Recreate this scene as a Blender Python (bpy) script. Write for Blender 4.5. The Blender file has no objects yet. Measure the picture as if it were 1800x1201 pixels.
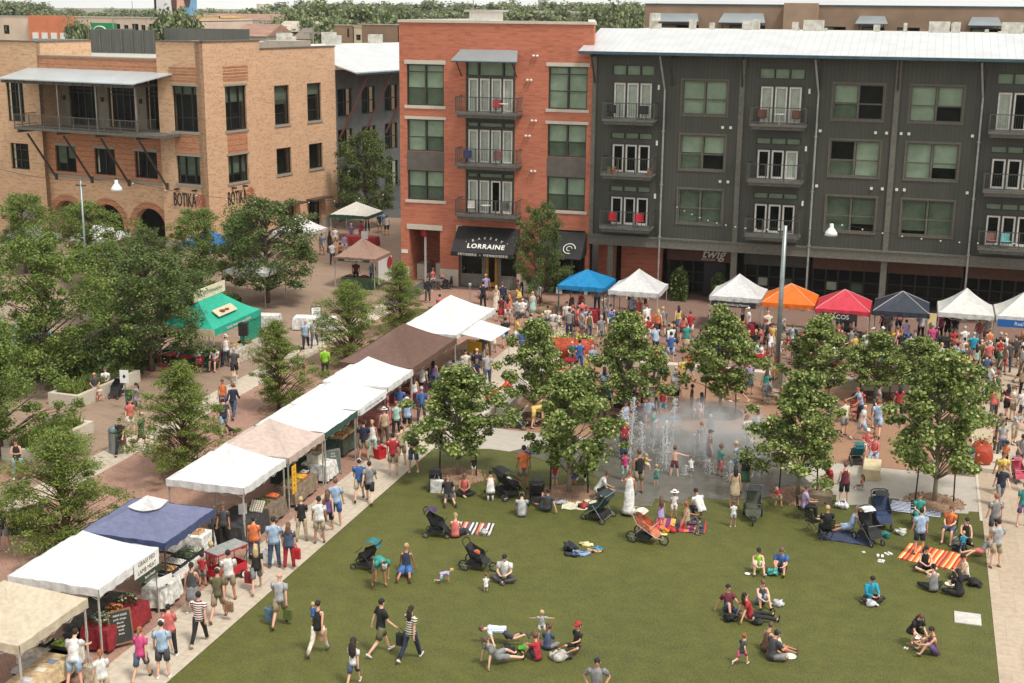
import bpy,bmesh,math,random
from mathutils import Vector as V,Matrix,Euler,noise as mnoise
random.seed(7)
S = bpy.context.scene
C = S.collection
PI = math.pi
R = math.radians

# ---------------------------------------------------------------- camera
F,CH,CX,CY = 2350.0,18.5,900.0,600.5
_y = V((735,578,-F)).normalized()
_x = V((8170,-667,F)); _x = (_x - _y * _x.dot(_y)).normalized()
_z = _x.cross(_y)
ROT = Matrix((_x,_y,_z))            # camera axes -> world axes
cd = bpy.data.cameras.new('camera'); cam = bpy.data.objects.new('camera',cd); C.objects.link(cam)
cd.sensor_width = 36; cd.lens = 36 * F / 1800
cd.clip_start = 0.5; cd.clip_end = 9000
m = ROT.to_4x4(); m.translation = V((0,0,CH)); cam.matrix_world = m
S.camera = cam
S.render.resolution_x,S.render.resolution_y = 1024,683

# ---------------------------------------------------------------- light
SUN_EL,SUN_AZ = 60,118              # azimuth clockwise from +Y
w = bpy.data.worlds.new('World'); S.world = w; w.use_nodes = True
nt = w.node_tree; nt.nodes.clear()
out = nt.nodes.new('ShaderNodeOutputWorld'); bg = nt.nodes.new('ShaderNodeBackground')
sky = nt.nodes.new('ShaderNodeTexSky'); sky.sky_type = 'NISHITA'; sky.sun_disc = False
sky.sun_elevation = R(SUN_EL); sky.sun_rotation = R(SUN_AZ); sky.dust_density = 4.0; sky.air_density = 1.0
mixc = nt.nodes.new('ShaderNodeMix'); mixc.data_type = 'RGBA'
tcw = nt.nodes.new('ShaderNodeTexCoord'); nzw = nt.nodes.new('ShaderNodeTexNoise'); nzw.inputs['Scale'].default_value = 3.0
nzw.inputs['Detail'].default_value = 5
rmw = nt.nodes.new('ShaderNodeMapRange'); rmw.inputs[1].default_value = .3; rmw.inputs[2].default_value = .7
rmw.inputs[3].default_value = .72; rmw.inputs[4].default_value = 1.0
nt.links.new(tcw.outputs['Generated'],nzw.inputs['Vector']); nt.links.new(nzw.outputs['Fac'],rmw.inputs[0])
nt.links.new(rmw.outputs[0],mixc.inputs['Factor'])
nt.links.new(sky.outputs[0],mixc.inputs['A']); mixc.inputs['B'].default_value = (8.3,8.25,7.95,1)
nt.links.new(mixc.outputs['Result'],bg.inputs['Color'])
bg.inputs['Strength'].default_value = 0.112
nt.links.new(bg.outputs[0],out.inputs['Surface'])
sl = bpy.data.lights.new('sun','SUN'); sl.energy = 2.6; sl.angle = R(12); sl.color = (1,.96,.9)
so = bpy.data.objects.new('sun',sl); C.objects.link(so)
sd = V((math.sin(R(SUN_AZ)) * math.cos(R(SUN_EL)),math.cos(R(SUN_AZ)) * math.cos(R(SUN_EL)),math.sin(R(SUN_EL))))
so.rotation_euler = sd.to_track_quat('Z','Y').to_euler(); so.location = (30,30,60)
S.view_settings.view_transform = 'Standard'; S.view_settings.look = 'None'
S.view_settings.exposure = 0.28; S.view_settings.gamma = 1
S.render.engine = 'CYCLES'
S.cycles.max_bounces = 6; S.cycles.diffuse_bounces = 2; S.cycles.transparent_max_bounces = 16

# ---------------------------------------------------------------- pixel -> place
def ray(px,py): return ROT @ V((px - CX,CY - py,-F))
def gnd(px,py,z=0.0):
    d = ray(px,py); t = (z - CH) / d.z; return V((d.x * t,d.y * t,z))
def ony(px,py,Y0=85.0):
    d = ray(px,py); t = Y0 / d.y; return d.x * t,CH + d.z * t

# ---------------------------------------------------------------- materials
def lin(c):
    o = []
    for v in c[:3]:
        v = v / 255.0
        o.append(v / 12.92 if v <= .04045 else ((v + .055) / 1.055) ** 2.4)
    return tuple(o) + (1,)
MATS = {}
class NT:
    def __init__(s,name):
        s.m = bpy.data.materials.new(name); s.m.use_nodes = True; s.t = s.m.node_tree; s.n = s.t.nodes
        s.p = s.n['Principled BSDF']; s.o = s.n['Material Output']
    def new(s,ty,**kw):
        nd = s.n.new(ty)
        for k,v in kw.items():
            if k.startswith('i_'): nd.inputs[k[2:].replace('_',' ')].default_value = v
            else: setattr(nd,k,v)
        return nd
    def link(s,a,b): s.t.links.new(a,b)
    def noise(s,scale,detail=4,coord='Object',vecscale=None,rough=.5):
        tc = s.new('ShaderNodeTexCoord'); nz = s.new('ShaderNodeTexNoise'); nz.inputs['Scale'].default_value = scale
        nz.inputs['Detail'].default_value = detail; nz.inputs['Roughness'].default_value = rough
        if vecscale:
            mp = s.new('ShaderNodeMapping'); mp.inputs['Scale'].default_value = vecscale
            s.link(tc.outputs[coord],mp.inputs[0]); s.link(mp.outputs[0],nz.inputs['Vector'])
        else: s.link(tc.outputs[coord],nz.inputs['Vector'])
        return nz.outputs['Fac']
    def ramp(s,fac,stops):
        r = s.new('ShaderNodeValToRGB'); e = r.color_ramp.elements
        while len(e) < len(stops): e.new(.5)
        for i,(p,c) in enumerate(stops): e[i].position = p; e[i].color = lin(c)
        s.link(fac,r.inputs[0]); return r.outputs[0]
    def mix(s,fac,a,b,mode='MIX'):
        mx = s.new('ShaderNodeMix',data_type='RGBA',blend_type=mode)
        for v,k in ((fac,'Factor'),(a,'A'),(b,'B')):
            if hasattr(v,'links'): s.link(v,mx.inputs[k])
            else: mx.inputs[k].default_value = v
        return mx.outputs['Result']
    def bump(s,h,strength=.3,dist=.02):
        b = s.new('ShaderNodeBump'); b.inputs['Strength'].default_value = strength; b.inputs['Distance'].default_value = dist
        s.link(h,b.inputs['Height']); s.link(b.outputs[0],s.p.inputs['Normal'])
    def color(s,c): s.link(c,s.p.inputs['Base Color'])

def mat(c,rough=.6,kind='plain',var=.12,scale=6.0,metal=0.0,name=None):
    """procedural material of one colour, gently mottled"""
    c = tuple(int(v) for v in c); key = (c,rough,kind,var,scale,metal)
    if key in MATS: return MATS[key]
    s = NT(name or kind)
    a = tuple(max(0,v * (1 - var)) for v in c); b = tuple(min(255,v * (1 + var * .6) + 2) for v in c)
    s.p.inputs['Roughness'].default_value = rough; s.p.inputs['Metallic'].default_value = metal
    if kind == 'cloth':
        n1 = s.noise(scale,3); s.color(s.ramp(n1,[(.3,a),(.7,b)])); s.bump(n1,.5,.03)
    elif kind == 'canvas':
        n1 = s.noise(1.3,5); n2 = s.noise(5,5,vecscale=(1,1,3)); cc = s.mix(.35,s.ramp(n1,[(.3,a),(.7,b)]),s.ramp(n2,[(.38,tuple(v * .88 for v in a)),(.62,b)])); s.color(cc); s.bump(s.noise(2.6,4),.6,.09)
        tl = s.new('ShaderNodeBsdfTranslucent'); s.link(cc,tl.inputs[0]); mx = s.new('ShaderNodeMixShader'); mx.inputs[0].default_value = .16
        s.link(s.p.outputs[0],mx.inputs[1]); s.link(tl.outputs[0],mx.inputs[2]); s.link(mx.outputs[0],s.o.inputs['Surface'])
    else:
        n1 = s.noise(scale,4); s.color(s.ramp(n1,[(.3,a),(.7,b)]))
    MATS[key] = s.m; return s.m
def metal(c,rough=.45): return mat(c,rough,'metal',.1,3.0,.6)
def cloth(c):
    g = sum(c) / 3; return mat(tuple(v * .84 + g * .13 for v in c),.85,'cloth',.2,7.0)
def canvas(c): return mat(c,.55,'canvas',.05,2.0)

# ---------------------------------------------------------------- mesh builder
class MB:
    def __init__(s): s.v = []; s.f = []; s.mi = []; s.cur = 0
    def add(s,vs,fs):
        o = len(s.v); s.v += [tuple(p) for p in vs]
        for f in fs: s.f.append(tuple(i + o for i in f)); s.mi.append(s.cur)
        return s
    def box(s,x0,x1,y0,y1,z0,z1,M=None):
        P = [V((x,y,z)) for z in (z0,z1) for y in (y0,y1) for x in (x0,x1)]
        if M: P = [M @ p for p in P]
        return s.add(P,[(0,2,3,1),(4,5,7,6),(0,1,5,4),(2,6,7,3),(0,4,6,2),(1,3,7,5)])
    def quad(s,a,b,c,d): return s.add([a,b,c,d],[(0,1,2,3)])
    def poly(s,ps): return s.add(ps,[tuple(range(len(ps)))])
    def prism(s,ps,h):
        n = len(ps); h = V(h)
        return s.add([V(p) for p in ps] + [V(p) + h for p in ps],
                     [tuple(range(n))[::-1],tuple(range(n,2 * n))] + [(i,(i + 1) % n,n + (i + 1) % n,n + i) for i in range(n)])
    def rings(s,rr,cap=True,close=True):
        """rr: list of rings (equal-length lists of points)"""
        n = len(rr[0]); vs = [p for r in rr for p in r]; fs = []
        for k in range(len(rr) - 1):
            for i in range(n if close else n - 1):
                j = (i + 1) % n
                fs.append((k * n + i,k * n + j,(k + 1) * n + j,(k + 1) * n + i))
        if cap: fs += [tuple(range(n))[::-1],tuple(range((len(rr) - 1) * n,len(rr) * n))]
        return s.add(vs,fs)
    def tube(s,pts,rad,n=6,cap=True):
        """a tube through points; rad = number or list (or list of (rx, ry))"""
        pts = [V(p) for p in pts]; k = len(pts)
        if not isinstance(rad,(list,tuple)): rad = [rad] * k
        rr = []; ref = None
        for i,p in enumerate(pts):
            d = (pts[min(i + 1,k - 1)] - pts[max(i - 1,0)])
            if d.length < 1e-7: d = V((0,0,1))
            d.normalize()
            if ref is None: ref = V((1,0,0)) if abs(d.x) < .9 else V((0,1,0))
            a = (ref - d * ref.dot(d)).normalized(); b = d.cross(a); ref = a
            r = rad[i]; rx,ry = r if isinstance(r,(list,tuple)) else (r,r)
            rr.append([p + a * (rx * math.cos(t * 2 * PI / n)) + b * (ry * math.sin(t * 2 * PI / n)) for t in range(n)])
        return s.rings(rr,cap)
    def lathe(s,prof,n=16,M=None,cap=True):
        """prof: (radius, z)"""
        rr = []
        for r,z in prof:
            ring = [V((r * math.cos(t * 2 * PI / n),r * math.sin(t * 2 * PI / n),z)) for t in range(n)]
            rr.append([M @ p for p in ring] if M else ring)
        return s.rings(rr,cap)
    def ball(s,c,r,n=8,k=5,sc=(1,1,1)):
        rr = []
        for i in range(1,k):
            a = PI * i / k
            rr.append([V((c[0] + r * sc[0] * math.sin(a) * math.cos(t * 2 * PI / n),c[1] + r * sc[1] * math.sin(a) * math.sin(t * 2 * PI / n),c[2] - r * sc[2] * math.cos(a))) for t in range(n)])
        return s.rings(rr,True)
    def merge(s,o,M=None):
        k = len(s.v); s.v += [tuple(M @ V(p)) for p in o.v] if M else o.v
        s.f += [tuple(i + k for i in f) for f in o.f]; s.mi += o.mi
        return s
    def mesh(s,name,mats,smooth=False,recalc=True):
        me = bpy.data.meshes.new(name); me.from_pydata(s.v,[],s.f)
        if not isinstance(mats,(list,tuple)): mats = [mats]
        for q in mats: me.materials.append(q)
        if len(mats) > 1: me.polygons.foreach_set('material_index',s.mi)
        if recalc:
            b = bmesh.new(); b.from_mesh(me); bmesh.ops.recalc_face_normals(b,faces=b.faces[:]); b.to_mesh(me); b.free()
        if smooth: me.polygons.foreach_set('use_smooth',[True] * len(me.polygons))
        me.update(); return me
    def each(s,name,mats,parent=None):
        """one object per separate piece"""
        pa = list(range(len(s.v)))
        def fd(i):
            while pa[i] != i: pa[i] = pa[pa[i]]; i = pa[i]
            return i
        for f in s.f:
            for k in f[1:]: pa[fd(k)] = fd(f[0])
        g = {}
        for f in s.f: g.setdefault(fd(f[0]),[]).append(f)
        for fs in g.values():
            ids = sorted({i for f in fs for i in f}); mp = {i: k for k,i in enumerate(ids)}; b = MB(); b.add([s.v[i] for i in ids],[[mp[i] for i in f] for f in fs]); b.build(name,mats,parent)
    def build(s,name,mats,parent=None,smooth=False,recalc=True):
        return link(name,s.mesh(name,mats,smooth,recalc),parent)
def link(name,me,parent=None):
    o = bpy.data.objects.new(name,me); C.objects.link(o)
    if parent: o.parent = parent
    return o
USED = {}
def tag(o,label=None,cat=None,group=None,kind=None):
    if label:
        o['label'] = label
        if not group:
            if label in USED: print('DUPLABEL',label)
            USED[label] = 1
    if cat: o['category'] = cat
    if group: o['group'] = group
    if kind: o['kind'] = kind
    return o
def empty(name,loc,rz=0,label=None,cat=None,group=None):
    o = bpy.data.objects.new(name,None); C.objects.link(o); o.empty_display_size = .2
    o.location = loc; o.rotation_euler = (0,0,rz)
    return tag(o,label,cat,group)
def copy_tree(o,parent=None):
    c = o.copy(); C.objects.link(c); c.parent = parent
    for ch in list(o.children): copy_tree(ch,c)
    return c
def text_mesh(s,size,extrude=.02,shear=0.0,align='CENTER',space=1.0,font_w=0.0):
    cu = bpy.data.curves.new('lettering','FONT'); cu.body = s; cu.size = size; cu.extrude = extrude; cu.shear = shear
    cu.align_x = align; cu.align_y = 'CENTER'; cu.space_character = space; cu.offset = font_w; cu.resolution_u = 3
    o = bpy.data.objects.new('tmp',cu); C.objects.link(o)
    dg = bpy.context.evaluated_depsgraph_get(); dg.update()
    me = bpy.data.meshes.new_from_object(o.evaluated_get(dg)); bpy.data.objects.remove(o); bpy.data.curves.remove(cu)
    return me
def lettering(name,s,size,M,material,parent=None,**kw):
    me = text_mesh(s,size,**kw); me.transform(M); me.materials.clear(); me.materials.append(material); me.update()
    me.name = name
    return link(name,me,parent)
def basis(o,u,v,n=None):
    """matrix whose x axis is u, y axis v"""
    u = V(u).normalized(); v = V(v); v = (v - u * v.dot(u)).normalized(); nn = u.cross(v)
    mm = Matrix((u,v,nn)).transposed().to_4x4(); mm.translation = V(o); return mm
# ================================================================ SETTING
def m_lawn():
    s = NT('turf'); a = s.noise(.35,5); b = s.noise(14,6,vecscale=(1,.35,1)); c = s.noise(32,4,vecscale=(1,.5,1))
    col = s.ramp(a,[(.3,(60,68,18)),(.7,(80,86,25))])
    col = s.mix(.6,col,s.ramp(b,[(.36,(40,49,8)),(.64,(109,111,42))]))
    d = s.noise(.09,4); e = s.noise(1.6,6)
    col = s.mix(.4,col,s.ramp(d,[(.35,(55,63,15)),(.65,(97,96,34))])); col = s.mix(.3,col,s.ramp(e,[(.35,(48,57,13)),(.68,(103,104,38))]))
    col = s.mix(.35,col,s.ramp(c,[(.35,(26,29,3)),(.68,(118,115,47))]))
    s.color(col); s.p.inputs['Roughness'].default_value = .8; s.bump(c,.6,.03); return s.m
def m_paving(name,c1,c2,mortar,bw,bh,ms=.01,rot=0,scale=1.0,off=.5,stain=.35,bump=.25):
    s = NT(name); tc = s.new('ShaderNodeTexCoord'); mp = s.new('ShaderNodeMapping'); mp.inputs['Rotation'].default_value = (0,0,rot)
    s.link(tc.outputs['Object'],mp.inputs[0])
    br = s.new('ShaderNodeTexBrick'); br.offset = off
    for k,v in (('Scale',1 / scale),('Mortar Size',ms),('Brick Width',bw),('Row Height',bh),('Bias',0),('Mortar Smooth',.2)): br.inputs[k].default_value = v
    br.inputs['Color1'].default_value = lin(c1); br.inputs['Color2'].default_value = lin(c2); br.inputs['Mortar'].default_value = lin(mortar)
    s.link(mp.outputs[0],br.inputs['Vector'])
    n1 = s.noise(.5,6); n2 = s.noise(5,5)
    col = s.mix(stain,br.outputs['Color'],s.ramp(n1,[(.3,tuple(v * .72 for v in c1)),(.7,c2)]))
    col = s.mix(.3,col,s.ramp(n2,[(.3,tuple(v * .7 for v in c1)),(.7,tuple(min(255,v * 1.15) for v in c2))]))
    s.color(col); s.p.inputs['Roughness'].default_value = .82; s.bump(br.outputs['Fac'],-bump,.01); return s.m
def m_ground(name,cols,sc=(.4,6,40),rough=.9):
    s = NT(name); a,b,c = cols
    n1 = s.noise(sc[0],5); n2 = s.noise(sc[1],5); n3 = s.noise(sc[2],3)
    col = s.mix(.5,s.ramp(n1,[(.3,a),(.7,b)]),s.ramp(n2,[(.3,a),(.7,c)]))
    col = s.mix(.25,col,s.ramp(n3,[(.3,tuple(v * .6 for v in a)),(.7,tuple(min(255,v * 1.2) for v in c))]))
    s.color(col); s.p.inputs['Roughness'].default_value = rough; s.bump(n3,.2,.01); return s.m
LAWN = m_lawn()
PATHC = m_paving('limestone_slabs',(196,184,166),(188,174,154),(150,138,120),1.5,2.1,.012,0,1,0,.3)
PATHR = m_paving('limestone_slabs',(188,172,150),(174,154,132),(146,132,114),.75,1.9,.008,0,1,.5,.3)
BRICKP = m_paving('brick_paving',(180,140,120),(146,108,92),(176,150,130),.22,.11,.012,R(45),1,.5,.4)
BRICKD = m_paving('brick_paving_dark',(152,120,104),(126,96,84),(146,126,110),.22,.11,.012,0,1,.5,.4)
TANP = m_paving('flagstone',(166,142,120),(140,116,98),(182,160,138),.9,.45,.015,R(20),1,.5,.55)
GRAVEL = m_ground('decomposed_granite',((134,100,76),(152,116,90),(162,126,100)))
CONC = m_ground('concrete',((158,150,138),(178,170,158),(186,178,164)),(.3,3,30))
def m_wet():
    s = NT('wet_concrete'); n1 = s.noise(.5,6); n2 = s.noise(3,5)
    s.color(s.mix(.4,s.ramp(n1,[(.3,(80,77,69)),(.7,(112,107,97))]),s.ramp(n2,[(.3,(70,70,64)),(.7,(112,110,102))])))
    r = s.new('ShaderNodeMapRange'); r.inputs[3].default_value = .05; r.inputs[4].default_value = .35; s.link(n1,r.inputs[0])
    s.link(r.outputs[0],s.p.inputs['Roughness']); s.bump(n2,.1,.01); return s.m
WET = m_wet()
FARG = m_ground('distant_ground',((92,96,64),(120,116,96),(150,142,126)),(.01,.05,.6))

def sheet(name,x0,x1,y0,y1,z,m,parts=None):
    mb = MB()
    for (a,b,c,d) in (parts or [(x0,x1,y0,y1)]): mb.quad((a,c,z),(b,c,z),(b,d,z),(a,d,z))
    return tag(mb.build(name,m),kind='structure')
sheet('ground',-4000,4000,-200,7000,-.02,FARG)
sheet('street',-60,60,10,125,-.014,m_ground('asphalt',((70,70,68),(84,83,80),(92,90,86))))
LEDGE = [(740,783),(765,789),(860,789),(890,793),(925,800),(960,811),(1000,822),(1050,840),(1072,852),(1077,866),(1094,867),(1117,890),(1144,891),(1151,877),(1200,887),(1210,875),(1275,880),(1356,874),(1359,867),(1444,869),(1470,870),(1470,887),(1496,888),(1526,886),(1528,873),(1580,877),(1585,890),(1660,892),(1662,901),(1702,903),(1703,899),(1725,900)]
LW = [gnd(x,y) for x,y in LEDGE]
LW[0].x = -19.05; LW[-1].x = 3.4
tag(MB().poly([(-19.05,14,0),(3.4,14,0)] + [tuple(p) for p in LW[::-1]]).build('lawn',LAWN),kind='structure')
sheet('path',-21.2,-19.05,14,76,.012,PATHC)
sheet('right_path',3.4,14,14,77.5,.012,PATHR)
sheet('brick_paving',-30.8,-21.2,14,84.9,.004,BRICKP)
sheet('concrete_band',-32.3,-30.8,14,78,.008,PATHC)
sheet('flagstone_paving',-75,-32.3,14,112,0,TANP)
sheet('market_paving',-21.2,14,67.9,88.4,.004,BRICKD)
sheet('concrete_apron',-19.05,3.4,45,67.9,-.004,CONC)
sheet('gravel_court',0,0,0,0,.008,GRAVEL,[(-17.6,3.3,55.3,67.3)])
PADT = [(897,794),(930,786),(985,780),(1040,770),(1097,756),(1150,753),(1197,755),(1230,763),(1303,764),(1350,790),(1392,820),(1425,850),(1440,868)]
i0,i1 = 3,18
tag(MB().poly([(p.x,p.y,.014) for p in [gnd(x,y) for x,y in PADT] + LW[i0:i1 + 1][::-1]]).build('splash_pad',WET),kind='structure')
# kerbs and pale seat walls edging the gravel court
def slab(name,x0,x1,y0,y1,z0,z1,m,label,cat,group=None,bev=.02):
    mb = MB(); mb.box(x0,x1,y0,y1,z0,z1 - bev); mb.box(x0 + bev,x1 - bev,y0 + bev,y1 - bev,z1 - bev,z1)
    return tag(mb.build(name,m),label,cat,group)
LIME = m_ground('limestone',((176,166,148),(198,188,170),(206,198,182)),(.8,6,40))
slab('seat_wall',-17.0,-12.6,67.3,67.85,0,.45,LIME,'pale limestone seat wall along the far left edge of the gravel court','seat wall')
slab('seat_wall',-12.2,-5.6,67.3,67.85,0,.45,LIME,'pale limestone seat wall behind the splash pad, left of the lamp post','seat wall')
slab('seat_wall',-5.0,1.4,67.3,67.85,0,.45,LIME,'pale limestone seat wall right of the lamp post on the gravel court','seat wall')
slab('low_wall',-17.9,-17.5,57.0,67.0,0,.42,LIME,'long low concrete wall between the path and the gravel court','low wall')
sheet('kerb_strip',3.3,3.4,50.2,67.9,.016,LIME)
# grass patch beyond the white tents
sheet('grass_verge',-29.8,-26.4,72.5,77.5,.008,LAWN)
# ================================================================ BUILDINGS
def m_brick(name,c1,c2,c3,mortar,bw=.24,bh=.08,stripe=None):
    s = NT(name); tc = s.new('ShaderNodeTexCoord'); mp = s.new('ShaderNodeMapping')
    sp = s.new('ShaderNodeSeparateXYZ'); s.link(tc.outputs['Object'],sp.inputs[0])
    ad = s.new('ShaderNodeMath',operation='ADD'); s.link(sp.outputs['X'],ad.inputs[0]); s.link(sp.outputs['Y'],ad.inputs[1])
    cb = s.new('ShaderNodeCombineXYZ'); s.link(ad.outputs[0],cb.inputs['X']); s.link(sp.outputs['Z'],cb.inputs['Y'])
    br = s.new('ShaderNodeTexBrick')
    for k,v in (('Scale',1),('Mortar Size',.008),('Brick Width',bw),('Row Height',bh),('Bias',-.1),('Mortar Smooth',.3)): br.inputs[k].default_value = v
    br.inputs['Color1'].default_value = lin(c1); br.inputs['Color2'].default_value = lin(c2); br.inputs['Mortar'].default_value = lin(mortar)
    s.link(cb.outputs[0],br.inputs['Vector'])
    # single odd bricks
    vs = s.new('ShaderNodeVectorMath',operation='MULTIPLY'); vs.inputs[1].default_value = (1 / bw,1 / bh,1); s.link(cb.outputs[0],vs.inputs[0])
    wn = s.new('ShaderNodeTexWhiteNoise',noise_dimensions='2D'); fl = s.new('ShaderNodeVectorMath',operation='FLOOR'); s.link(vs.outputs[0],fl.inputs[0]); s.link(fl.outputs[0],wn.inputs['Vector'])
    gt = s.new('ShaderNodeMath',operation='GREATER_THAN'); gt.inputs[1].default_value = .8; s.link(wn.outputs['Value'],gt.inputs[0])
    ml = s.new('ShaderNodeMath',operation='MULTIPLY'); ml.inputs[1].default_value = .62; s.link(gt.outputs[0],ml.inputs[0])
    col = s.mix(ml.outputs[0],br.outputs['Color'],lin(c3))
    n1 = s.noise(.45,6); n2 = s.noise(2.0,5,vecscale=(.35,.35,3.0))
    col = s.mix(.28,col,s.ramp(n1,[(.3,tuple(v * .8 for v in c1)),(.7,c2)]))
    col = s.mix(.22,col,s.ramp(n2,[(.3,tuple(v * .7 for v in c1)),(.7,tuple(min(255,v * 1.15) for v in c2))]))
    if stripe:   # courses of a darker band every few rows
        md = s.new('ShaderNodeMath',operation='FRACT'); dv = s.new('ShaderNodeMath',operation='DIVIDE'); dv.inputs[1].default_value = stripe[0]
        s.link(sp.outputs['Z'],dv.inputs[0]); s.link(dv.outputs[0],md.inputs[0])
        l2 = s.new('ShaderNodeMath',operation='LESS_THAN'); l2.inputs[1].default_value = stripe[1]; s.link(md.outputs[0],l2.inputs[0])
        m3 = s.new('ShaderNodeMath',operation='MULTIPLY'); m3.inputs[1].default_value = .3; s.link(l2.outputs[0],m3.inputs[0])
        col = s.mix(m3.outputs[0],col,lin(stripe[2]))
    s.color(col); s.p.inputs['Roughness'].default_value = .85; s.bump(br.outputs['Fac'],-.3,.01); return s.m
BUFF = m_brick('buff_brick',(216,178,142),(206,166,130),(160,122,94),(208,182,152))
BUFFO = m_brick('orange_brick',(196,140,104),(180,120,86),(142,96,70),(186,144,114),stripe=(.42,.25,(96,58,40)))
REDB = m_brick('red_brick',(198,122,94),(184,106,80),(154,88,66),(192,138,112),.4,.09,stripe=(.31,.14,(168,84,58)))
def m_siding():
    s = NT('dark_siding'); tc = s.new('ShaderNodeTexCoord'); sp = s.new('ShaderNodeSeparateXYZ'); s.link(tc.outputs['Object'],sp.inputs[0])
    wv = s.new('ShaderNodeMath',operation='FRACT'); ml = s.new('ShaderNodeMath',operation='MULTIPLY'); ml.inputs[1].default_value = 4.0
    s.link(sp.outputs['X'],ml.inputs[0]); s.link(ml.outputs[0],wv.inputs[0])
    lt = s.new('ShaderNodeMath',operation='LESS_THAN'); lt.inputs[1].default_value = .12; s.link(wv.outputs[0],lt.inputs[0])
    n1 = s.noise(1.2,6,vecscale=(1,1,.15))
    col = s.mix(lt.outputs[0],s.ramp(n1,[(.3,(60,62,54)),(.7,(72,73,64))]),lin((52,53,46)))
    s.color(col); s.p.inputs['Roughness'].default_value = .6; s.bump(lt.outputs[0],-.5,.02); return s.m
SIDING = m_siding()
def m_seam(name,c,axis='X',pitch=.45,rough=.35):
    s = NT(name); tc = s.new('ShaderNodeTexCoord'); sp = s.new('ShaderNodeSeparateXYZ'); s.link(tc.outputs['Object'],sp.inputs[0])
    ml = s.new('ShaderNodeMath',operation='MULTIPLY'); ml.inputs[1].default_value = 1 / pitch; fr = s.new('ShaderNodeMath',operation='FRACT')
    s.link(sp.outputs[axis],ml.inputs[0]); s.link(ml.outputs[0],fr.inputs[0])
    lt = s.new('ShaderNodeMath',operation='LESS_THAN'); lt.inputs[1].default_value = .07; s.link(fr.outputs[0],lt.inputs[0])
    n1 = s.noise(.8,5); b = tuple(v * .93 for v in c)
    col = s.mix(lt.outputs[0],s.ramp(n1,[(.3,b),(.7,c)]),lin(tuple(v * .86 for v in c)))
    s.color(col); s.p.inputs['Roughness'].default_value = rough; s.p.inputs['Metallic'].default_value = .25; s.bump(lt.outputs[0],.4,.02); return s.m
ROOFW = m_seam('seamed_metal_roof',(206,208,208),'X',.45)
AWNM = m_seam('corrugated_awning',(150,158,160),'X',.2)
STEEL = metal((92,92,86)); DKSTEEL = metal((52,50,46)); DKFRAME = mat((58,56,48),.5,'paint'); SLABG = mat((94,93,86),.6,'paint')
STONE = m_ground('cast_stone',((184,176,160),(202,196,180),(208,202,188)),(.8,5,30))
DARKIN = mat((30,29,26),.9,'interior_shade',.3,1.5)  # near-black colour stands in for the shade inside rooms and arcade
BLIND = mat((190,204,184),.8,'blind',.06,2.0); CURT = mat((238,236,230),.8,'curtain',.06,4.0); WHITE = mat((225,222,214),.5,'white_paint',.05)
BLINDD = mat((120,132,116),.8,'screen_and_reflection',.1,2.0)  # lowered screens; also paints reflections into the grey building's lowest panes
def m_glass():
    s = NT('window_glass'); s.p.inputs['Base Color'].default_value = lin((20,26,24)); s.p.inputs['Roughness'].default_value = .06
    tr = s.new('ShaderNodeBsdfTransparent'); tr.inputs[0].default_value = (.95,.98,.95,1); mx = s.new('ShaderNodeMixShader')
    mx.inputs[0].default_value = .13
    s.link(tr.outputs[0],mx.inputs[1]); s.link(s.p.outputs[0],mx.inputs[2]); s.link(mx.outputs[0],s.o.inputs['Surface']); 
    s.bump(s.noise(.7,2),.05,.05); return s.m
GLASS = m_glass()

class Face:
    """a vertical facade plane: s runs to the right as seen from outside, d points outward"""
    def __init__(s,ox,oy,ux,uy,oz=0):
        s.u = V((ux,uy,0)).normalized(); s.n = s.u.cross(V((0,0,1))); s.o = V((ox,oy,oz))
        s.M = Matrix((s.u,s.n,V((0,0,1)))).transposed().to_4x4(); s.M.translation = s.o
    def at(s,a,d,z): return s.M @ V((a,d,z))
    def px(s,x,y,d=0.0):
        r = ray(x,y); o = s.o + s.n * d; k = s.n.dot(o - V((0,0,0))) / s.n.dot(r); p = r * k + V((0,0,CH))
        q = p - s.o; return q.dot(s.u),p.z - s.o.z
def wall_mb(mb,fc,s0,s1,z0,z1,holes,th=.35):
    """slab with rectangular openings, front at d=0"""
    xs = sorted({s0,s1} | {h[0] for h in holes} | {h[1] for h in holes}); zs = sorted({z0,z1} | {h[2] for h in holes} | {h[3] for h in holes})
    xs = [x for x in xs if s0 <= x <= s1]; zs = [z for z in zs if z0 <= z <= z1]
    solid = [[not any(h[0] < (xs[i] + xs[i + 1]) / 2 < h[1] and h[2] < (zs[j] + zs[j + 1]) / 2 < h[3] for h in holes) for j in range(len(zs) - 1)] for i in range(len(xs) - 1)]
    P = lambda a,d,z: fc.at(a,d,z)
    nx,nz = len(xs) - 1,len(zs) - 1
    for i in range(nx):
        for j in range(nz):
            if not solid[i][j]: continue
            a,b,c,e = xs[i],xs[i + 1],zs[j],zs[j + 1]
            mb.quad(P(a,0,c),P(b,0,c),P(b,0,e),P(a,0,e)); mb.quad(P(a,-th,e),P(b,-th,e),P(b,-th,c),P(a,-th,c))
            if i == 0 or not solid[i - 1][j]: mb.quad(P(a,-th,c),P(a,0,c),P(a,0,e),P(a,-th,e))
            if i == nx - 1 or not solid[i + 1][j]: mb.quad(P(b,0,c),P(b,-th,c),P(b,-th,e),P(b,0,e))
            if j == 0 or not solid[i][j - 1]: mb.quad(P(a,-th,c),P(b,-th,c),P(b,0,c),P(a,0,c))
            if j == nz - 1 or not solid[i][j + 1]: mb.quad(P(a,0,e),P(b,0,e),P(b,-th,e),P(a,-th,e))
    return mb
def fbox(fc,s0,s1,z0,z1,d0,d1,mb=None):
    mb = mb or MB(); mb.box(s0,s1,d0,d1,z0,z1,fc.M); return mb
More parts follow.
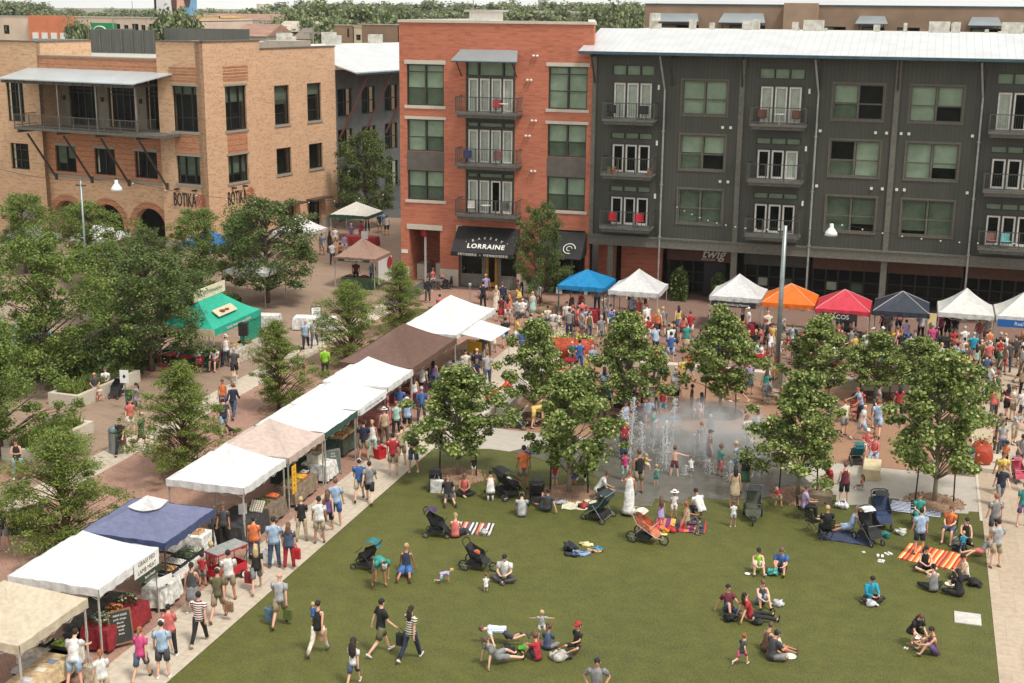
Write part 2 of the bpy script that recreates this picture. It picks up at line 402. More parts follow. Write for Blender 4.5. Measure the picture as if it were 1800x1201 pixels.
def window(fc,parent,s0,s1,z0,z1,cols=(.5,),rows=(),frame=DKFRAME,fw=.07,d=-.12,blind=None,name='window',back=True,casing=None):
    """frame with bars; blind = list of (col, top, bottom fractions, material)"""
    mb = MB(); W = s1 - s0; Hh = z1 - z0
    for a,b,c,e in ((s0,s1,z0,z0 + fw),(s0,s1,z1 - fw,z1),(s0,s0 + fw,z0 + fw,z1 - fw),(s1 - fw,s1,z0 + fw,z1 - fw)): fbox(fc,a,b,c,e,d - .06,d + .05,mb)
    for c in cols: fbox(fc,s0 + W * c - fw * .7,s0 + W * c + fw * .7,z0 + fw,z1 - fw,d - .05,d + .04,mb)
    for r in rows:
        if isinstance(r,tuple): fbox(fc,s0 + W * r[1] + fw * .4,s0 + W * r[2] - fw * .4,z0 + Hh * r[0] - fw * .4,z0 + Hh * r[0] + fw * .4,d - .045,d + .03,mb)
        else: fbox(fc,s0 + fw,s1 - fw,z0 + Hh * r - fw * .45,z0 + Hh * r + fw * .45,d - .045,d + .03,mb)
    if casing:
        for a,b,c,e in ((s0 - .09,s1 + .09,z1,z1 + .1),(s0 - .09,s1 + .09,z0 - .1,z0),(s0 - .09,s0,z0,z1),(s1,s1 + .09,z0,z1)): fbox(fc,a,b,c,e,.002,.05,mb)
    w_ = mb.build(name,frame,parent)
    fbox(fc,s0 + fw * .5,s1 - fw * .5,z0 + fw * .5,z1 - fw * .5,d - .02,d - .008).build('pane',GLASS,w_)
    cc = [0] + list(cols) + [1]
    for (ci,top,bot,m_) in (blind or []):
        a,b = s0 + W * cc[ci] + fw,s0 + W * cc[ci + 1] - fw
        fbox(fc,a,b,z0 + Hh * bot + fw * .6,z0 + Hh * top - fw * .6,d - .16,d - .14).build('blind',m_,w_)  # in the grey building's lowest row these sheets imitate reflections
    if back: e_ = .004 * (int(abs(s0 * 7 + z0 * 13)) % 9); fbox(fc,s0 - .28,s1 + .28,z0 - .3,z1 + .25,d - .66 - e_,d - .62 - e_).build('dark_backing',DARKIN,w_)  # flat dark sheet in place of the unlit room
    return w_
def railing(fc,parent,s0,s1,z0,d0,d1,h=1.05,posts=4,name='railing',mesh=True,m_=None):
    """railing round a balcony projecting from d0 (wall) to d1"""
    mb = MB(); m_ = m_ or STEEL
    pts = [s0 + (s1 - s0) * i / (posts - 1) for i in range(posts)]
    for s_ in pts: fbox(fc,s_ - .03,s_ + .03,z0,z0 + h,d1 - .06,d1,mb)
    for z_ in (z0 + h - .05,z0 + .12): fbox(fc,s0,s1,z_,z_ + .05,d1 - .05,d1 - .01,mb)
    for s_ in (s0,s1):
        sg = .04 if s_ == s0 else -.04
        for z_ in (z0 + h - .05,z0 + .12): fbox(fc,min(s_,s_ + sg),max(s_,s_ + sg),z_,z_ + .05,d0,d1 - .06,mb)
    if mesh:   # thin rods of the infill
        n = int((s1 - s0) / .14)
        for i in range(1,n):
            x = s0 + (s1 - s0) * i / n; fbox(fc,x - .007,x + .007,z0 + .17,z0 + h - .05,d1 - .035,d1 - .021,mb)
        k = int((d1 - d0) / .14)
        for i in range(1,k):
            y = d0 + (d1 - d0) * i / k
            for s_ in (s0 + .02,s1 - .02): fbox(fc,s_ - .007,s_ + .007,z0 + .17,z0 + h - .05,y - .007,y + .007,mb)
    return mb.build(name,m_,parent)
def balcony(fc,parent,s0,s1,z,d1=1.35,th=.32,extra=None):
    b = MB(); fbox(fc,s0,s1,z - .12,z,.003,d1,b); fbox(fc,s0 + .1,s1 - .1,z - th,z - .12,.003,d1 - .12,b)
    o = b.build('balcony',SLABG,parent); railing(fc,o,s0 + .03,s1 - .03,z,.003,d1 - .02); return o
def french_doors(fc,parent,s0,s1,z0,z1,n,kinds,transom=None):
    """dark surround with n narrow glazed leaves; kinds string: w curtain, k dark"""
    mb = MB(); fw = .1
    fbox(fc,s0,s1,z1 - .12,z1,-.2,.03,mb); fbox(fc,s0,s0 + fw,z0,z1 - .12,-.2,.03,mb); fbox(fc,s1 - fw,s1,z0,z1 - .12,-.2,.03,mb)
    o = mb.build('door_surround',DKFRAME,parent); W = (s1 - s0 - 2 * fw) / n
    for i in range(n):
        a = s0 + fw + W * i; k = kinds[i % len(kinds)]; dd = MB(); e = .06; st = .1
        for q in ((a + e,a + W - e,z0,z0 + .12),(a + e,a + W - e,z1 - .24,z1 - .125),(a + e,a + e + st,z0 + .12,z1 - .24),(a + W - e - st,a + W - e,z0 + .12,z1 - .24)): fbox(fc,*q,-.14,-.06,dd)
        ob = dd.build('door',WHITE,o)
        fbox(fc,a + e + st * .5,a + W - e - st * .5,z0 + .08,z1 - .2,-.115,-.1).build('pane',GLASS,ob)
        if k == 'w': fbox(fc,a + e + st,a + W - e - st,z0 + .12,z1 - .24,-.2,-.18).build('curtain',CURT,ob)
        pm = MB()
        fbox(fc,a,a + e - .002,z0,z1 - .123,-.18,-.03,pm); fbox(fc,a + W - e + .002,a + W,z0,z1 - .123,-.18,-.03,pm); pm.build('mullion',DKFRAME,o)
    fbox(fc,s0,s1,z0,z1,-1.1,-1.05).build('dark_backing',DARKIN,o)
    if transom:
        t0,t1,tc = transom
        window(fc,parent,s0,s1,t0,t1,cols=tc,rows=(),fw=.09,d=-.1,blind=[(i,1,0,BLIND) for i in range(len(tc) + 1)],name='transom')
    return o
def awning(fc,parent,s0,s1,z1,z0,d1,m_=AWNM,name='awning',braces=True,over=.0,dz=-1.0):
    mb = MB(); A = [fc.at(s0 + over,.003,z1),fc.at(s1 - over,.003,z1),fc.at(s1,d1,z0),fc.at(s0,d1,z0)]
    mb.prism(A,(0,0,.05)); o = mb.build(name,m_,parent)
    e = MB(); fbox(fc,s0,s1,z0 - .06,z0 + .0,d1 - .05,d1 + .01,e); e.build('awning_edge',metal((60,84,92)),o)
    if braces:
        b = MB()
        for s_ in (s0 + .35,s1 - .35): b.tube([fc.at(s_,d1 - .1,z0 - .02),fc.at(s_ ,.03,z0 + dz)],.04,5)
        b.build('brace',mat((70,42,36),.6,'paint'),o)
    return o

# ---------------------------------------------------------------- red brick building
FR = Face(0,85,1,0)
red = empty('brick_building',(-26.9,85,0),0,'orange red brick apartment block with dark bakery awning and three balconies','building')
def part(mb,name,m_,parent,**kw):
    o = mb.build(name,m_,parent,**kw); o.matrix_parent_inverse = parent.matrix_world.inverted() if False else Matrix.Translation(-parent.location); return o
def settle(root):
    """children were modelled in world coordinates: cancel the root's own offset"""
    M = Matrix.Translation(root.location) @ Euler(root.rotation_euler).to_matrix().to_4x4()
    for ch in root.children: ch.matrix_parent_inverse = M.inverted()
RX0,RX1 = -33.65,-20.36
wl = [(-33.13,-30.5,12.15,14.85,0),(-33.13,-30.5,9.1,11.22,1),(-33.13,-30.5,5.8,7.8,2)]
wr = [(-23.3,-20.7,12.2,14.9,0),(-23.3,-20.7,9.1,11.22,1),(-23.3,-20.7,5.6,7.8,2)]
bays = [(11.85,15.15),(8.5,11.2),(5.15,7.85)]
holes = [(a,b,c,d) for a,b,c,d,_ in wl + wr] + [(-28.95,-25.55,5.15,15.15)] + [(-33.05,-30.8,-.1,3.75),(-29.45,-25.3,-.1,4.15),(-23.4,-20.6,-.1,4.3)]
holes = [h if h[:2] != (-33.13,-30.5) or h[3] > 12 else h for h in holes]
mb = MB(); wall_mb(mb,FR,RX0,RX1,.0,17.55,holes,.4); mb.build('wall',REDB,red)
BRX = -25.3
def slope(x0,x1,x2,x3,y0,y1,z0,z1): return MB().prism([(x0,y0,z0),(x1,y0,z0),(x2,y1,z0),(x3,y1,z0)],(0,0,z1 - z0))
MB().box(RX0,RX0 + .4,85.402,104.99,0,17.55).build('side_wall',REDB,red); slope(RX1 - .4,RX1 - .002,BRX,BRX - .4,85.402,104.99,0,17.55).build('side_wall',REDB,red); MB().box(RX0,BRX,105,105.4,0,17.55).build('rear_wall',REDB,red)
slope(RX0 + .4,RX1 - .41,BRX - .41,RX0 + .4,85.4,105,16.85,17.0).build('roof',mat((206,200,190),.8,'roof_membrane'),red)
MB().box(RX0 - .06,RX1 + .06,84.92,85.46,17.55,17.72).build('coping',STONE,red); MB().box(RX0 - .06,RX0 + .46,85.461,105.46,17.55,17.72).build('coping',STONE,red); slope(RX1 - .46,RX1 + .05,BRX + .05,BRX - .46,85.461,105.46,17.55,17.72).build('coping',STONE,red)
mb = MB(); mb.box(-30.4,-28.9,90,93,17,18.25); mb.build('roof_hatch',WHITE,red)
mb = MB(); mb.box(-30.7,-28.6,89.7,93.3,18.25,18.4); mb.build('hatch_roof',mat((170,166,156),.7,'metal_trim'),red)
for (a,b,c,d,k) in wl + wr:
    left = a < -30
    if k == 0: rows = (.42,.82); bl = [(0,1,.42 if left else 0,BLIND),(1,1,.42 if left else 0,BLIND)]
    elif k == 1: rows = (.45,); bl = [(0,1,.45 if not left else 0,BLIND),(1,1,.45,BLIND)]
    else: rows = (.45,); bl = [(0,1,.45,BLIND),(1,1,.45,BLIND)]
    bl += [(q,.44,0,BLINDD) for q in (0,1) if bl[q][2] > 0]
    window(FR,red,a,b,c,d,(.5,),rows,blind=bl)
mb = MB()
for a,b in ((-33.13,-30.5),(-23.3,-20.7)): pass
for a,b,c,d in ((-33.28,-30.35,14.86,15.12),(-33.28,-30.35,11.23,11.42),(-33.28,-30.35,11.94,12.14),(-33.28,-30.35,5.6,5.79),
                   (-23.45,-20.55,14.91,15.15),(-23.45,-20.55,11.23,11.42),(-23.45,-20.55,12.0,12.19),(-23.45,-20.55,5.4,5.59),(-33.2,-30.6,3.76,4.1),(-29.6,-29.2,3.75,4.2)):
    fbox(FR,a,b,c,d,-.05,.06,mb)
mb.each('stone_lintel',STONE,red)
mb = MB()
for a,b in ((-33.13,-30.5),(-23.3,-20.7)): fbox(FR,a,b,7.81,9.09,.003,.03,mb)
mb.each('spandrel_panel',mat((92,86,80),.6,'panel',.1,2),red)
kinds = ['wwww','wwww','wwkw']
for i,(z0,z1) in enumerate(bays):
    dz1 = z0 + 2.3
    french_doors(FR,red,-28.95,-25.55,z0,dz1,4,kinds[i],(dz1,z1,(.25,.75) if i == 0 else (.25,.75)))
    balcony(FR,red,-29.25,-25.0,z0,1.35)
mb = MB(); fbox(FR,-28.95,-25.55,7.86,8.19,-.3,-.1,mb); fbox(FR,-28.95,-25.55,11.21,11.5,-.3,-.1,mb); mb.each('floor_edge',DKFRAME,red)
awning(FR,red,-29.6,-25.1,15.82,15.15,1.15,over=.3)
# ground floor: stone plinths, porch, shop front
mb = MB()
for a,b in ((RX0 - .05,-33.06),(-30.79,-29.46),(-25.29,-23.41),(-20.59,RX1)): fbox(FR,a,b,0,1.12,-.42,.06,mb)
mb.each('stone_plinth',STONE,red)
mb = MB()
mb.box(-33.05,-30.8,88.2,88.4,0,3.75); mb.box(-33.25,-33.06,85.42,88.4,0,3.75); mb.box(-30.78,-30.6,85.42,88.2,0,3.75); mb.build('porch_wall',REDB,red)
mb = MB(); mb.box(-33.0,-32.4,86.3,87.8,0,1.1); mb.box(-31.7,-31.2,86.6,88.1,0,1.15); mb.each('porch_planter',STONE,red)
mb = MB(); mb.tube([(-32.2,85.9,0),(-32.2,85.9,3.7)],.09,8); mb.build('porch_column',WHITE,red)
mb = MB(); mb.ball((-32.2,85.6,3.45),.28,8,6,(1,.5,1.2)); mb.build('red_lantern',mat((180,36,44),.5,'paint'),red,smooth=True)
GREY = mat((120,118,108),.5,'paint')
o = window(FR,red,-29.44,-27.75,.75,4.1,(),(.8,),frame=GREY,fw=.12,d=-.3,name='shop_window')
window(FR,red,-26.6,-25.32,.75,4.1,(),(.8,),frame=GREY,fw=.1,d=-.3,name='shop_window')
mb = MB(); fbox(FR,-29.44,-27.75,0,.74,-.38,-.25,mb); fbox(FR,-26.6,-25.32,0,.74,-.38,-.25,mb); fbox(FR,-27.74,-27.62,0,4.1,-.38,-.25,mb); fbox(FR,-26.72,-26.61,0,4.1,-.38,-.25,mb); mb.build('shop_front',GREY,red)
YEL = mat((176,128,30),.45,'yellow_paint',.12,2)
mb = MB()
for a,b,c,d in ((-27.6,-27.4,.05,2.5),(-26.95,-26.75,.05,2.5),(-27.4,-26.95,.05,.35),(-27.4,-26.95,2.3,2.5)): fbox(FR,a,b,c,d,-.34,-.26,mb)
dr = mb.build('door',YEL,red); fbox(FR,-27.4,-26.95,.35,2.3,-.31,-.295).build('pane',GLASS,dr); fbox(FR,-27.5,-27.46,1.0,1.3,-.26,-.2).build('handle',metal((180,170,140)),dr)
fbox(FR,-27.61,-26.73,2.52,4.1,-.33,-.31).build('transom',GLASS,red); fbox(FR,-29.4,-25.3,0,4.2,-1.8,-1.7).build('dark_backing',DARKIN,red)
window(FR,red,-23.38,-20.62,.5,4.2,(.33,.66),(.75,),frame=DKFRAME,fw=.1,d=-.3,name='shop_window')
# bakery awning
BLK = mat((30,30,30),.7,'black_canvas',.2,2)
mb = MB(); a0,a1,f0,f1 = -29.45,-25.1,-29.45,-25.0
prof = [(.02,4.2),(.55,3.75),(1.15,3.15),(1.62,2.68)]
mb.rings([[FR.at(a,d,z) for a in (a0,a1)] for d,z in prof],cap=False,close=False)
mb.rings([[FR.at(a,d,z - .04) for a in (a0,a1)] for d,z in prof],cap=False,close=False)
for a in (a0,a1): mb.poly([FR.at(a,.02,2.75)] + [FR.at(a,d,z) for d,z in prof])
aw = mb.build('awning',BLK,red)
mb = MB(); fbox(FR,f0,f1,2.4,2.67,1.6,1.63,mb); mb.build('valance',BLK,aw)
WTXT = mat((226,222,212),.6,'white_lettering',.03)
up = V((0,1.62 - .6,0)); dirv = (FR.at(0,.6,3.71) - FR.at(0,1.6,2.7))
lettering('sign_lettering','LORRAINE',.5,basis(FR.at(-27.1,1.28,3.06),FR.u,dirv),WTXT,aw,shear=.0,space=1.15,font_w=.012)
for i,ch in enumerate('BAKERY'):
    t = (i - 2.5) / 2.5; a = t * .34
    lettering('sign_lettering',ch,.27,basis(FR.at(-27.1 + 1.0 * t,.82 + .16 * t * t,3.56 - .17 * t * t),FR.u * math.cos(a) - dirv.normalized() * math.sin(a),dirv.normalized() * math.cos(a) + FR.u * math.sin(a)),WTXT,aw)
for t in (-1.45,1.45): lettering('sign_lettering','•',.2,basis(FR.at(-27.1 + t,1.08,3.3),FR.u,dirv),WTXT,aw)
lettering('sign_lettering','PÂTISSERIE  •  VIENNOISERIE',.22,basis(FR.at(-27.2,1.64,2.54),FR.u,(0,0,1)),WTXT,aw,space=1.25)
mb = MB(); mb.rings([[FR.at(a,d,z) for a in (-23.4,-20.5)] for d,z in prof],cap=False,close=False); mb.rings([[FR.at(a,d,z - .04) for a in (-23.4,-20.5)] for d,z in prof],cap=False,close=False)
for a in (-23.4,-20.5): mb.poly([FR.at(a,.02,2.75)] + [FR.at(a,d,z) for d,z in prof])
a2 = mb.build('awning',BLK,red)
mb = MB()
for r0,r1 in ((.42,.37),(.2,.16)):
    mm = basis(FR.at(-21.4,1.1,3.25),FR.u,dirv); n = 20
    for i in range(n - 4): 
        t0,t1 = i * 2 * PI / n,(i + 1) * 2 * PI / n
        mb.quad(*[mm @ V((r * math.cos(t),r * math.sin(t),.03)) for r,t in ((r0,t0),(r0,t1),(r1,t1),(r1,t0))])
mb.build('round_emblem',WTXT,a2)
fbox(FR,-33.62,-33.15,2.05,2.3,.003,.03).build('address_plate',WTXT,red)
mb = MB()
for x,z in ((-24.3,15.55),(-24.35,11.4),(-24.35,8.1),(-24.7,14.0),(-24.75,10.4)):
    for k in (0,.25): mb.ball(tuple(FR.at(x + k,.12,z)),.1,6,4)
mb.each('wall_light',WHITE,red)
settle(red)

# ---------------------------------------------------------------- long grey building
grey = empty('grey_building',(-4,85,0),0,'long dark grey four storey apartment block under a pale metal roof','building')
GX0,GX1,GZ0 = -20.35,14.5,3.65
Z3 = [(12.1,14.25),(8.65,10.85),(5.2,7.4)]
wins = [(-14.55,-11.7),(-5.25,-2.25),(-.72,2.32),(8.6,11.6)]
bals = [(-19.1,-16.35),(-9.8,-7.0),(4.1,6.95)]
dzs = [(11.75,14.1,14.42,15.1),(8.3,10.2,10.4,10.85),(4.88,6.8,7.0,7.42)]
holes = [(a,b,c,d) for a,b in wins for c,d in Z3] + [(a,b,z[0],z[1]) for a,b in bals for z in dzs] + [(a,b,z[2],z[3]) for a,b in bals for z in dzs]
mb = MB(); wall_mb(mb,FR,GX0,GX1,GZ0,16.2,holes,.35); mb.build('wall',SIDING,grey)
mb = MB(); mb.box(GX0,GX0 + .3,85.36,99,GZ0,16.2); mb.box(GX1 - .3,GX1,85.36,99,GZ0,16.2); mb.build('side_wall',SIDING,grey)
BL = BLIND; BD = BLINDD
cfg = {(0,0): [(0,1,.0,BL),(1,1,.0,BL)],(0,1): [(0,1,.46,BL),(1,1,.46,BL),(0,.45,0,BD)],(0,2): [(0,1,0,BD),(1,1,0,BD)],  # lowest row: grey-green sheets painted in for tree reflections on the glass
       (1,0): [(0,1,.45,BL),(0,.44,0,BD)],(1,1): [(1,1,.0,BL),(0,.45,0,BD)],(1,2): [(0,1,0,BD),(1,1,.2,BD)],
       (2,0): [(0,1,0,BL),(1,1,.44,BL)],(2,1): [(0,1,0,BL),(1,1,.3,BL)],(2,2): [(0,1,.1,BD),(1,1,0,BD)],(3,0): [(0,1,0,BL),(1,1,0,BL)],(3,1): [],(3,2): []}
for i,(a,b) in enumerate(wins):
    for j,(c,d) in enumerate(Z3): window(FR,grey,a,b,c,d,(.5,),(.45,),frame=mat((96,92,80),.5,'paint'),fw=.09,blind=cfg[(i,j)],casing=True)
kk = ['www','kkk','kkk','www','kkw','kkk','wkk','kkk','kkk']
for i,(a,b) in enumerate(bals):
    for j,(z0,z1,t0,t1) in enumerate(dzs):
        french_doors(FR,grey,a,b,z0,z1,3,kk[i * 3 + j])
        window(FR,grey,a,b,t0,t1,(.333,.667),(),fw=.06,d=-.1,blind=[(q,1,0,BL) for q in range(3)],name='transom')
        balcony(FR,grey,a - .28,b + .32,z0,1.4)
mb = MB()
for x in (-10.8,-1.5,7.7): fbox(FR,x - .16,x + .16,GZ0,16.0,.003,.1,mb)
for x in (-20.3,14.4): fbox(FR,x - .05,x + .2,GZ0,16.0,.003,.1,mb)
fbox(FR,GX0,GX1,GZ0 - .05,GZ0 + .42,-.2,.16,mb); fbox(FR,GX0,GX1,GZ0 + .42,GZ0 + .52,-.2,.22,mb); fbox(FR,GX0,GX1,GZ0 - .14,GZ0 - .05,-.2,.22,mb)
mb.build('steel_trim',mat((104,102,92),.5,'paint'),grey)
PIPE = metal((176,180,176),.4)
for x in (-15.63,-6.13,3.39,12.6):
    mb = MB(); mb.tube([(x - .25,84.1,15.7),(x - .2,84.3,15.2),(x,84.82,13.6),(x,84.82,.1)],.065,8); 
    for z in (4.2,7.6,11.0): mb.box(x - .1,x + .1,84.72,84.92,z,z + .06)
    mb.build('downspout',PIPE,grey)
# ground floor: recessed shop fronts behind columns
mb = MB()
for x in (-18.9,-10.8,-1.5,7.7): fbox(FR,x - .19,x + .19,0,GZ0 - .14,-.4,0,mb)
mb.each('column',mat((104,102,92),.5,'paint'),grey)
FS = Face(0,87.6,1,0)
segs = [(-20.3,-18.9,REDB),(-18.6,-15.8,REDB)]
mb = MB(); fbox(FS,-18.7,-15.9,0,3.6,-.3,0,mb); fbox(FS,-20.3,-19.1,0,3.6,-.3,0,mb); mb.build('brick_infill',REDB,grey)
RUST = m_ground('rusted_panel',((84,60,50),(104,74,62),(112,82,68)),(.3,3,20))
for a,b in ((-15.5,-11.0),(-10.4,-6.2),(-6.0,-1.7),(-1.3,3.3),(3.5,7.4),(8.0,14.3)):
    fbox(FS,a,b,2.35,3.45,-.2,.35).build('fascia_panel',RUST if a != -10.4 else mat((70,68,62),.6,'panel',.15,1.5),grey)
    window(FS,grey,a,b,.15,2.35,(.2,.38,.56,.76),(.62,.3),frame=mat((34,32,30),.5,'paint'),fw=.08,d=-.1,blind=[(1,.6,.32,CURT),(3,.6,.1,BLINDD)] if a in (-10.4,-6.0) else None,name='shop_window')
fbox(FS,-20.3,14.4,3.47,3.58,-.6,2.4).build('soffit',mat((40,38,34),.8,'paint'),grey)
fbox(FS,-20.3,14.4,0,3.45,-2.2,-2.1).build('dark_backing',DARKIN,grey)
lettering('sign_lettering','twig',.9,basis((-12.45,87.2,2.9),(1,0,.0),(0.12,0,1)),WTXT,grey,shear=.35,font_w=.012)
lettering('sign_lettering','THE',.16,basis((-13.25,87.22,3.28),(1,0,0),(0,0,1)),WTXT,grey)
lettering('sign_lettering','BOOK SHOP',.16,basis((-12.75,87.22,2.5),(1,0,0),(0,0,1)),WTXT,grey)
# entrance door of the shop below the sign
mb = MB(); fbox(FS,-13.0,-11.6,0,2.3,.36,.42,mb); mb.build('door',mat((26,28,28),.4,'paint'),grey)
# roof
mb = MB(); mb.prism([(-21.0,83.6,15.87),(16,83.6,15.87),(16,89.6,17.2),(-21.0,89.6,17.2)],(0,0,.09)); rf = mb.build('roof',ROOFW,grey)
mb = MB(); mb.box(-21.0,16,83.5,83.6,15.78,15.95); mb.build('gutter',metal((70,96,108)),rf)
mb = MB(); mb.box(-20.3,15,89.6,104,17.0,17.18); mb.build('flat_roof',mat((196,190,180),.8,'roof_membrane'),grey)
mb = MB()
for x in (-20.2,-15.2,-10.8,-6.1,-1.5,3.4,7.7,12.5):
    mb.box(x - .06,x + .06,83.7,84.99,15.6,15.8)
    mb.tube([(x,83.9,15.6),(x,84.95,13.9)],.06,5)
mb.each('rafter',mat((60,56,50),.7,'paint'),grey)
mb = MB(); rng = random.Random(5)
for i in range(26):
    x = rng.uniform(-19,14); y = rng.uniform(92,101); q = rng.uniform(.2,.6); h = rng.uniform(.2,.75); mb.box(x,x + q,y,y + q,17.181,17.18 + h)
for x,y in ((9.5,93),(12.8,94),(4.5,93.5),(-8,93),(0,93)):
    mb.box(x,x + 1.3,y,y + .9,17.181,17.95)
mb.tube([(11.2,94,17.18),(11.2,94,17.9),(11.2,94,18.0),(11.2,94,18.3),(11.2,94,18.6)],[.35,.35,.6,.7,.5],12)
mb.tube([(-18,93,17.18),(-18,93,17.7),(-18,93,17.8),(-18,93,18.3)],[.25,.25,.4,.35],10)
mb.each('rooftop_unit',mat((190,188,178),.5,'paint',.15,3),grey)
mb = MB()
for x,zs in ((-9.8 - .3 + 3.4,0),):
    pass
for a,b in bals:
    for z in (13.6,10.1,6.7): mb.box(b + .25,b + .37,84.88,84.99,z,z + .3)
for x in (-11.9,-11.4,-5.9,-2.6,-1.95,-1.1,-.65,3.0):
    for z in (11.3,7.9): mb.box(x - .08,x + .08,84.9,84.99,z,z + .16)
mb.each('wall_fitting',WHITE,grey)
settle(grey)
# ---------------------------------------------------------------- buff brick corner building
t10 = R(10)
AX,AY = -51.243,89.558
FL = Face(AX,AY,math.cos(t10),-math.sin(t10)); FRt = Face(AX,AY,math.sin(t10),math.cos(t10))
bot = empty('corner_building',(AX,AY,0),0,'buff brick three storey corner building with wooden balcony roof and round arches','building')
WB = mat((40,40,38),.5,'paint'); SILL = m_ground('grey_sill',((140,132,118),(158,150,134),(164,156,140)),(1,6,30))
rw = [(9.15,11.15,9.2,12.3),(13.65,15.65,9.2,12.3),(9.2,11.2,5.2,7.27),(13.7,15.7,5.2,7.27)]
tw_r = [(2.8,5.35,9.2,12.55),(2.85,5.3,5.2,7.28)]; tw_l = [(-2.72,-.4,9.3,12.65),(-2.65,-.4,5.35,7.45)]
rd = [(9.3,11.6,0,2.5),(13.4,15.3,0,2.5)]
TH = .4
mb = MB(); wall_mb(mb,FRt,0.0,7.2,0,15.85,tw_r + [(3.0,5.6,0,2.2)],TH); wall_mb(mb,FL,-4.1,0.0,0,15.85,tw_l,TH)
FRb = Face(*(FRt.at(0,-.15,0)[:2]),FRt.u.x,FRt.u.y)
wall_mb(mb,FRb,7.2,17.8,0,15.2,rw + rd,TH)
mb.build('wall',BUFF,bot)
FLr = Face(*(FL.at(0,-.45,0)[:2]),FL.u.x,FL.u.y)      # recessed middle wall
w2 = [(-15.5,-13.3,5.43,7.5),(-11.33,-9.2,5.43,7.5),(-7.2,-4.95,5.43,7.5)]
ARC = [(-6.0,1.6),(-10.3,1.6),(-14.6,1.6)]
mb = MB(); wall_mb(mb,FLr,-16.3,-4.1,0,5.2,[(c - r,c + r,0,3.4) for c,r in ARC],.6)
for c,r in ARC:      # masonry above each round arch
    n = 16; sp = 1.5
    for k in range(n):
        a0,a1 = PI * k / n,PI * (k + 1) / n
        p0,p1 = (c - r * math.cos(a0),sp + r * math.sin(a0)),(c - r * math.cos(a1),sp + r * math.sin(a1))
        for d in (0,-.6): mb.quad(FLr.at(p0[0],d,p0[1]),FLr.at(p1[0],d,p1[1]),FLr.at(p1[0],d,3.4),FLr.at(p0[0],d,3.4))
        mb.quad(FLr.at(p0[0],0,p0[1]),FLr.at(p1[0],0,p1[1]),FLr.at(p1[0],-.6,p1[1]),FLr.at(p0[0],-.6,p0[1]))
mb.build('arcade_wall',BUFF,bot)
mb = MB()
for c,r in ARC:
    n = 18
    for k in range(n):
        a0,a1 = PI * k / n,PI * (k + 1) / n
        P = [FLr.at(c - q * math.cos(a),.03,1.5 + q * math.sin(a)) for q,a in ((r,a0),(r,a1),(r + .5,a1),(r + .5,a0))]
        mb.quad(*P)
        mb.quad(P[3],P[2],P[2] - FLr.n * .03,P[3] - FLr.n * .03)
mb.build('arch_ring',BUFFO,bot)
mb = MB()
wall_mb(mb,FLr,-16.3,-4.1,5.2,8.75,w2,TH); fbox(FLr,-16.3,-4.1,13.6,14.5,-TH,.3,mb)
mb.build('striped_wall',BUFFO,bot)
mb = MB(); fbox(FLr,-16.3,-4.1,5.0,5.2,.003,.12,mb); fbox(FLr,-16.3,-4.1,14.5,14.6,-.5,.36,mb)
for q in w2: fbox(FLr,q[0] - .1,q[1] + .1,q[3],q[3] + .22,.003,.05,mb)
for q in tw_l: fbox(FL,q[0] - .15,q[1] + .15,q[3],q[3] + .16,-.2,.05,mb); fbox(FL,q[0] - .15,q[1] + .15,q[2] - .2,q[2],-.2,.06,mb)
for q in tw_r: fbox(FRt,q[0] - .15,q[1] + .15,q[3],q[3] + .16,-.2,.05,mb); fbox(FRt,q[0] - .15,q[1] + .15,q[2] - .2,q[2],-.2,.06,mb)
for q in rw: fbox(FRb,q[0] - .1,q[1] + .1,q[2] - .2,q[2],-.2,.07,mb)
fbox(FRt,2.7,5.9,2.2,2.6,.003,.08,mb)
for a,b in ((7.2,9.3),(11.6,13.4),(15.3,17.8)): fbox(FRb,a + .002,b,0,.9,.003,.06,mb)
fbox(FRt,0.062,3.0,0,.9,.003,.06,mb); fbox(FRt,5.6,7.2,0,.9,.003,.06,mb); fbox(FL,-4.1,0.06,0,.9,.003,.06,mb)
for a,b in ((-16.3,-16.2),(-13.0,-11.9),(-8.7,-7.6),(-4.4,-4.1)): fbox(FLr,a,b,0,1.0,.003,.08,mb)
mb.each('stone_sill',SILL,bot)
mb = MB(); fbox(FRt,0.06,7.26,15.85,15.95,-.5,.06,mb); fbox(FL,-4.16,0.06,15.85,15.95,-.5,.062,mb); fbox(FRb,7.262,17.86,15.2,15.3,-.5,.06,mb); mb.build('coping',mat((104,92,80),.6,'metal_trim'),bot)
# orange striped panels above, between the tower windows
mb = MB()
for k in range(5):
    z = 12.95 + .24 * k; fbox(FL,-2.95,-.25,z,z + .14,.003,.03,mb); fbox(FRt,2.65,5.65,z,z + .14,.003,.03,mb)
fbox(FL,-2.68,-.42,7.47,9.08,-.02,.02,mb); fbox(FRt,2.86,5.3,7.45,9.0,-.02,.02,mb)
mb.each('brick_panel',BUFFO,bot)
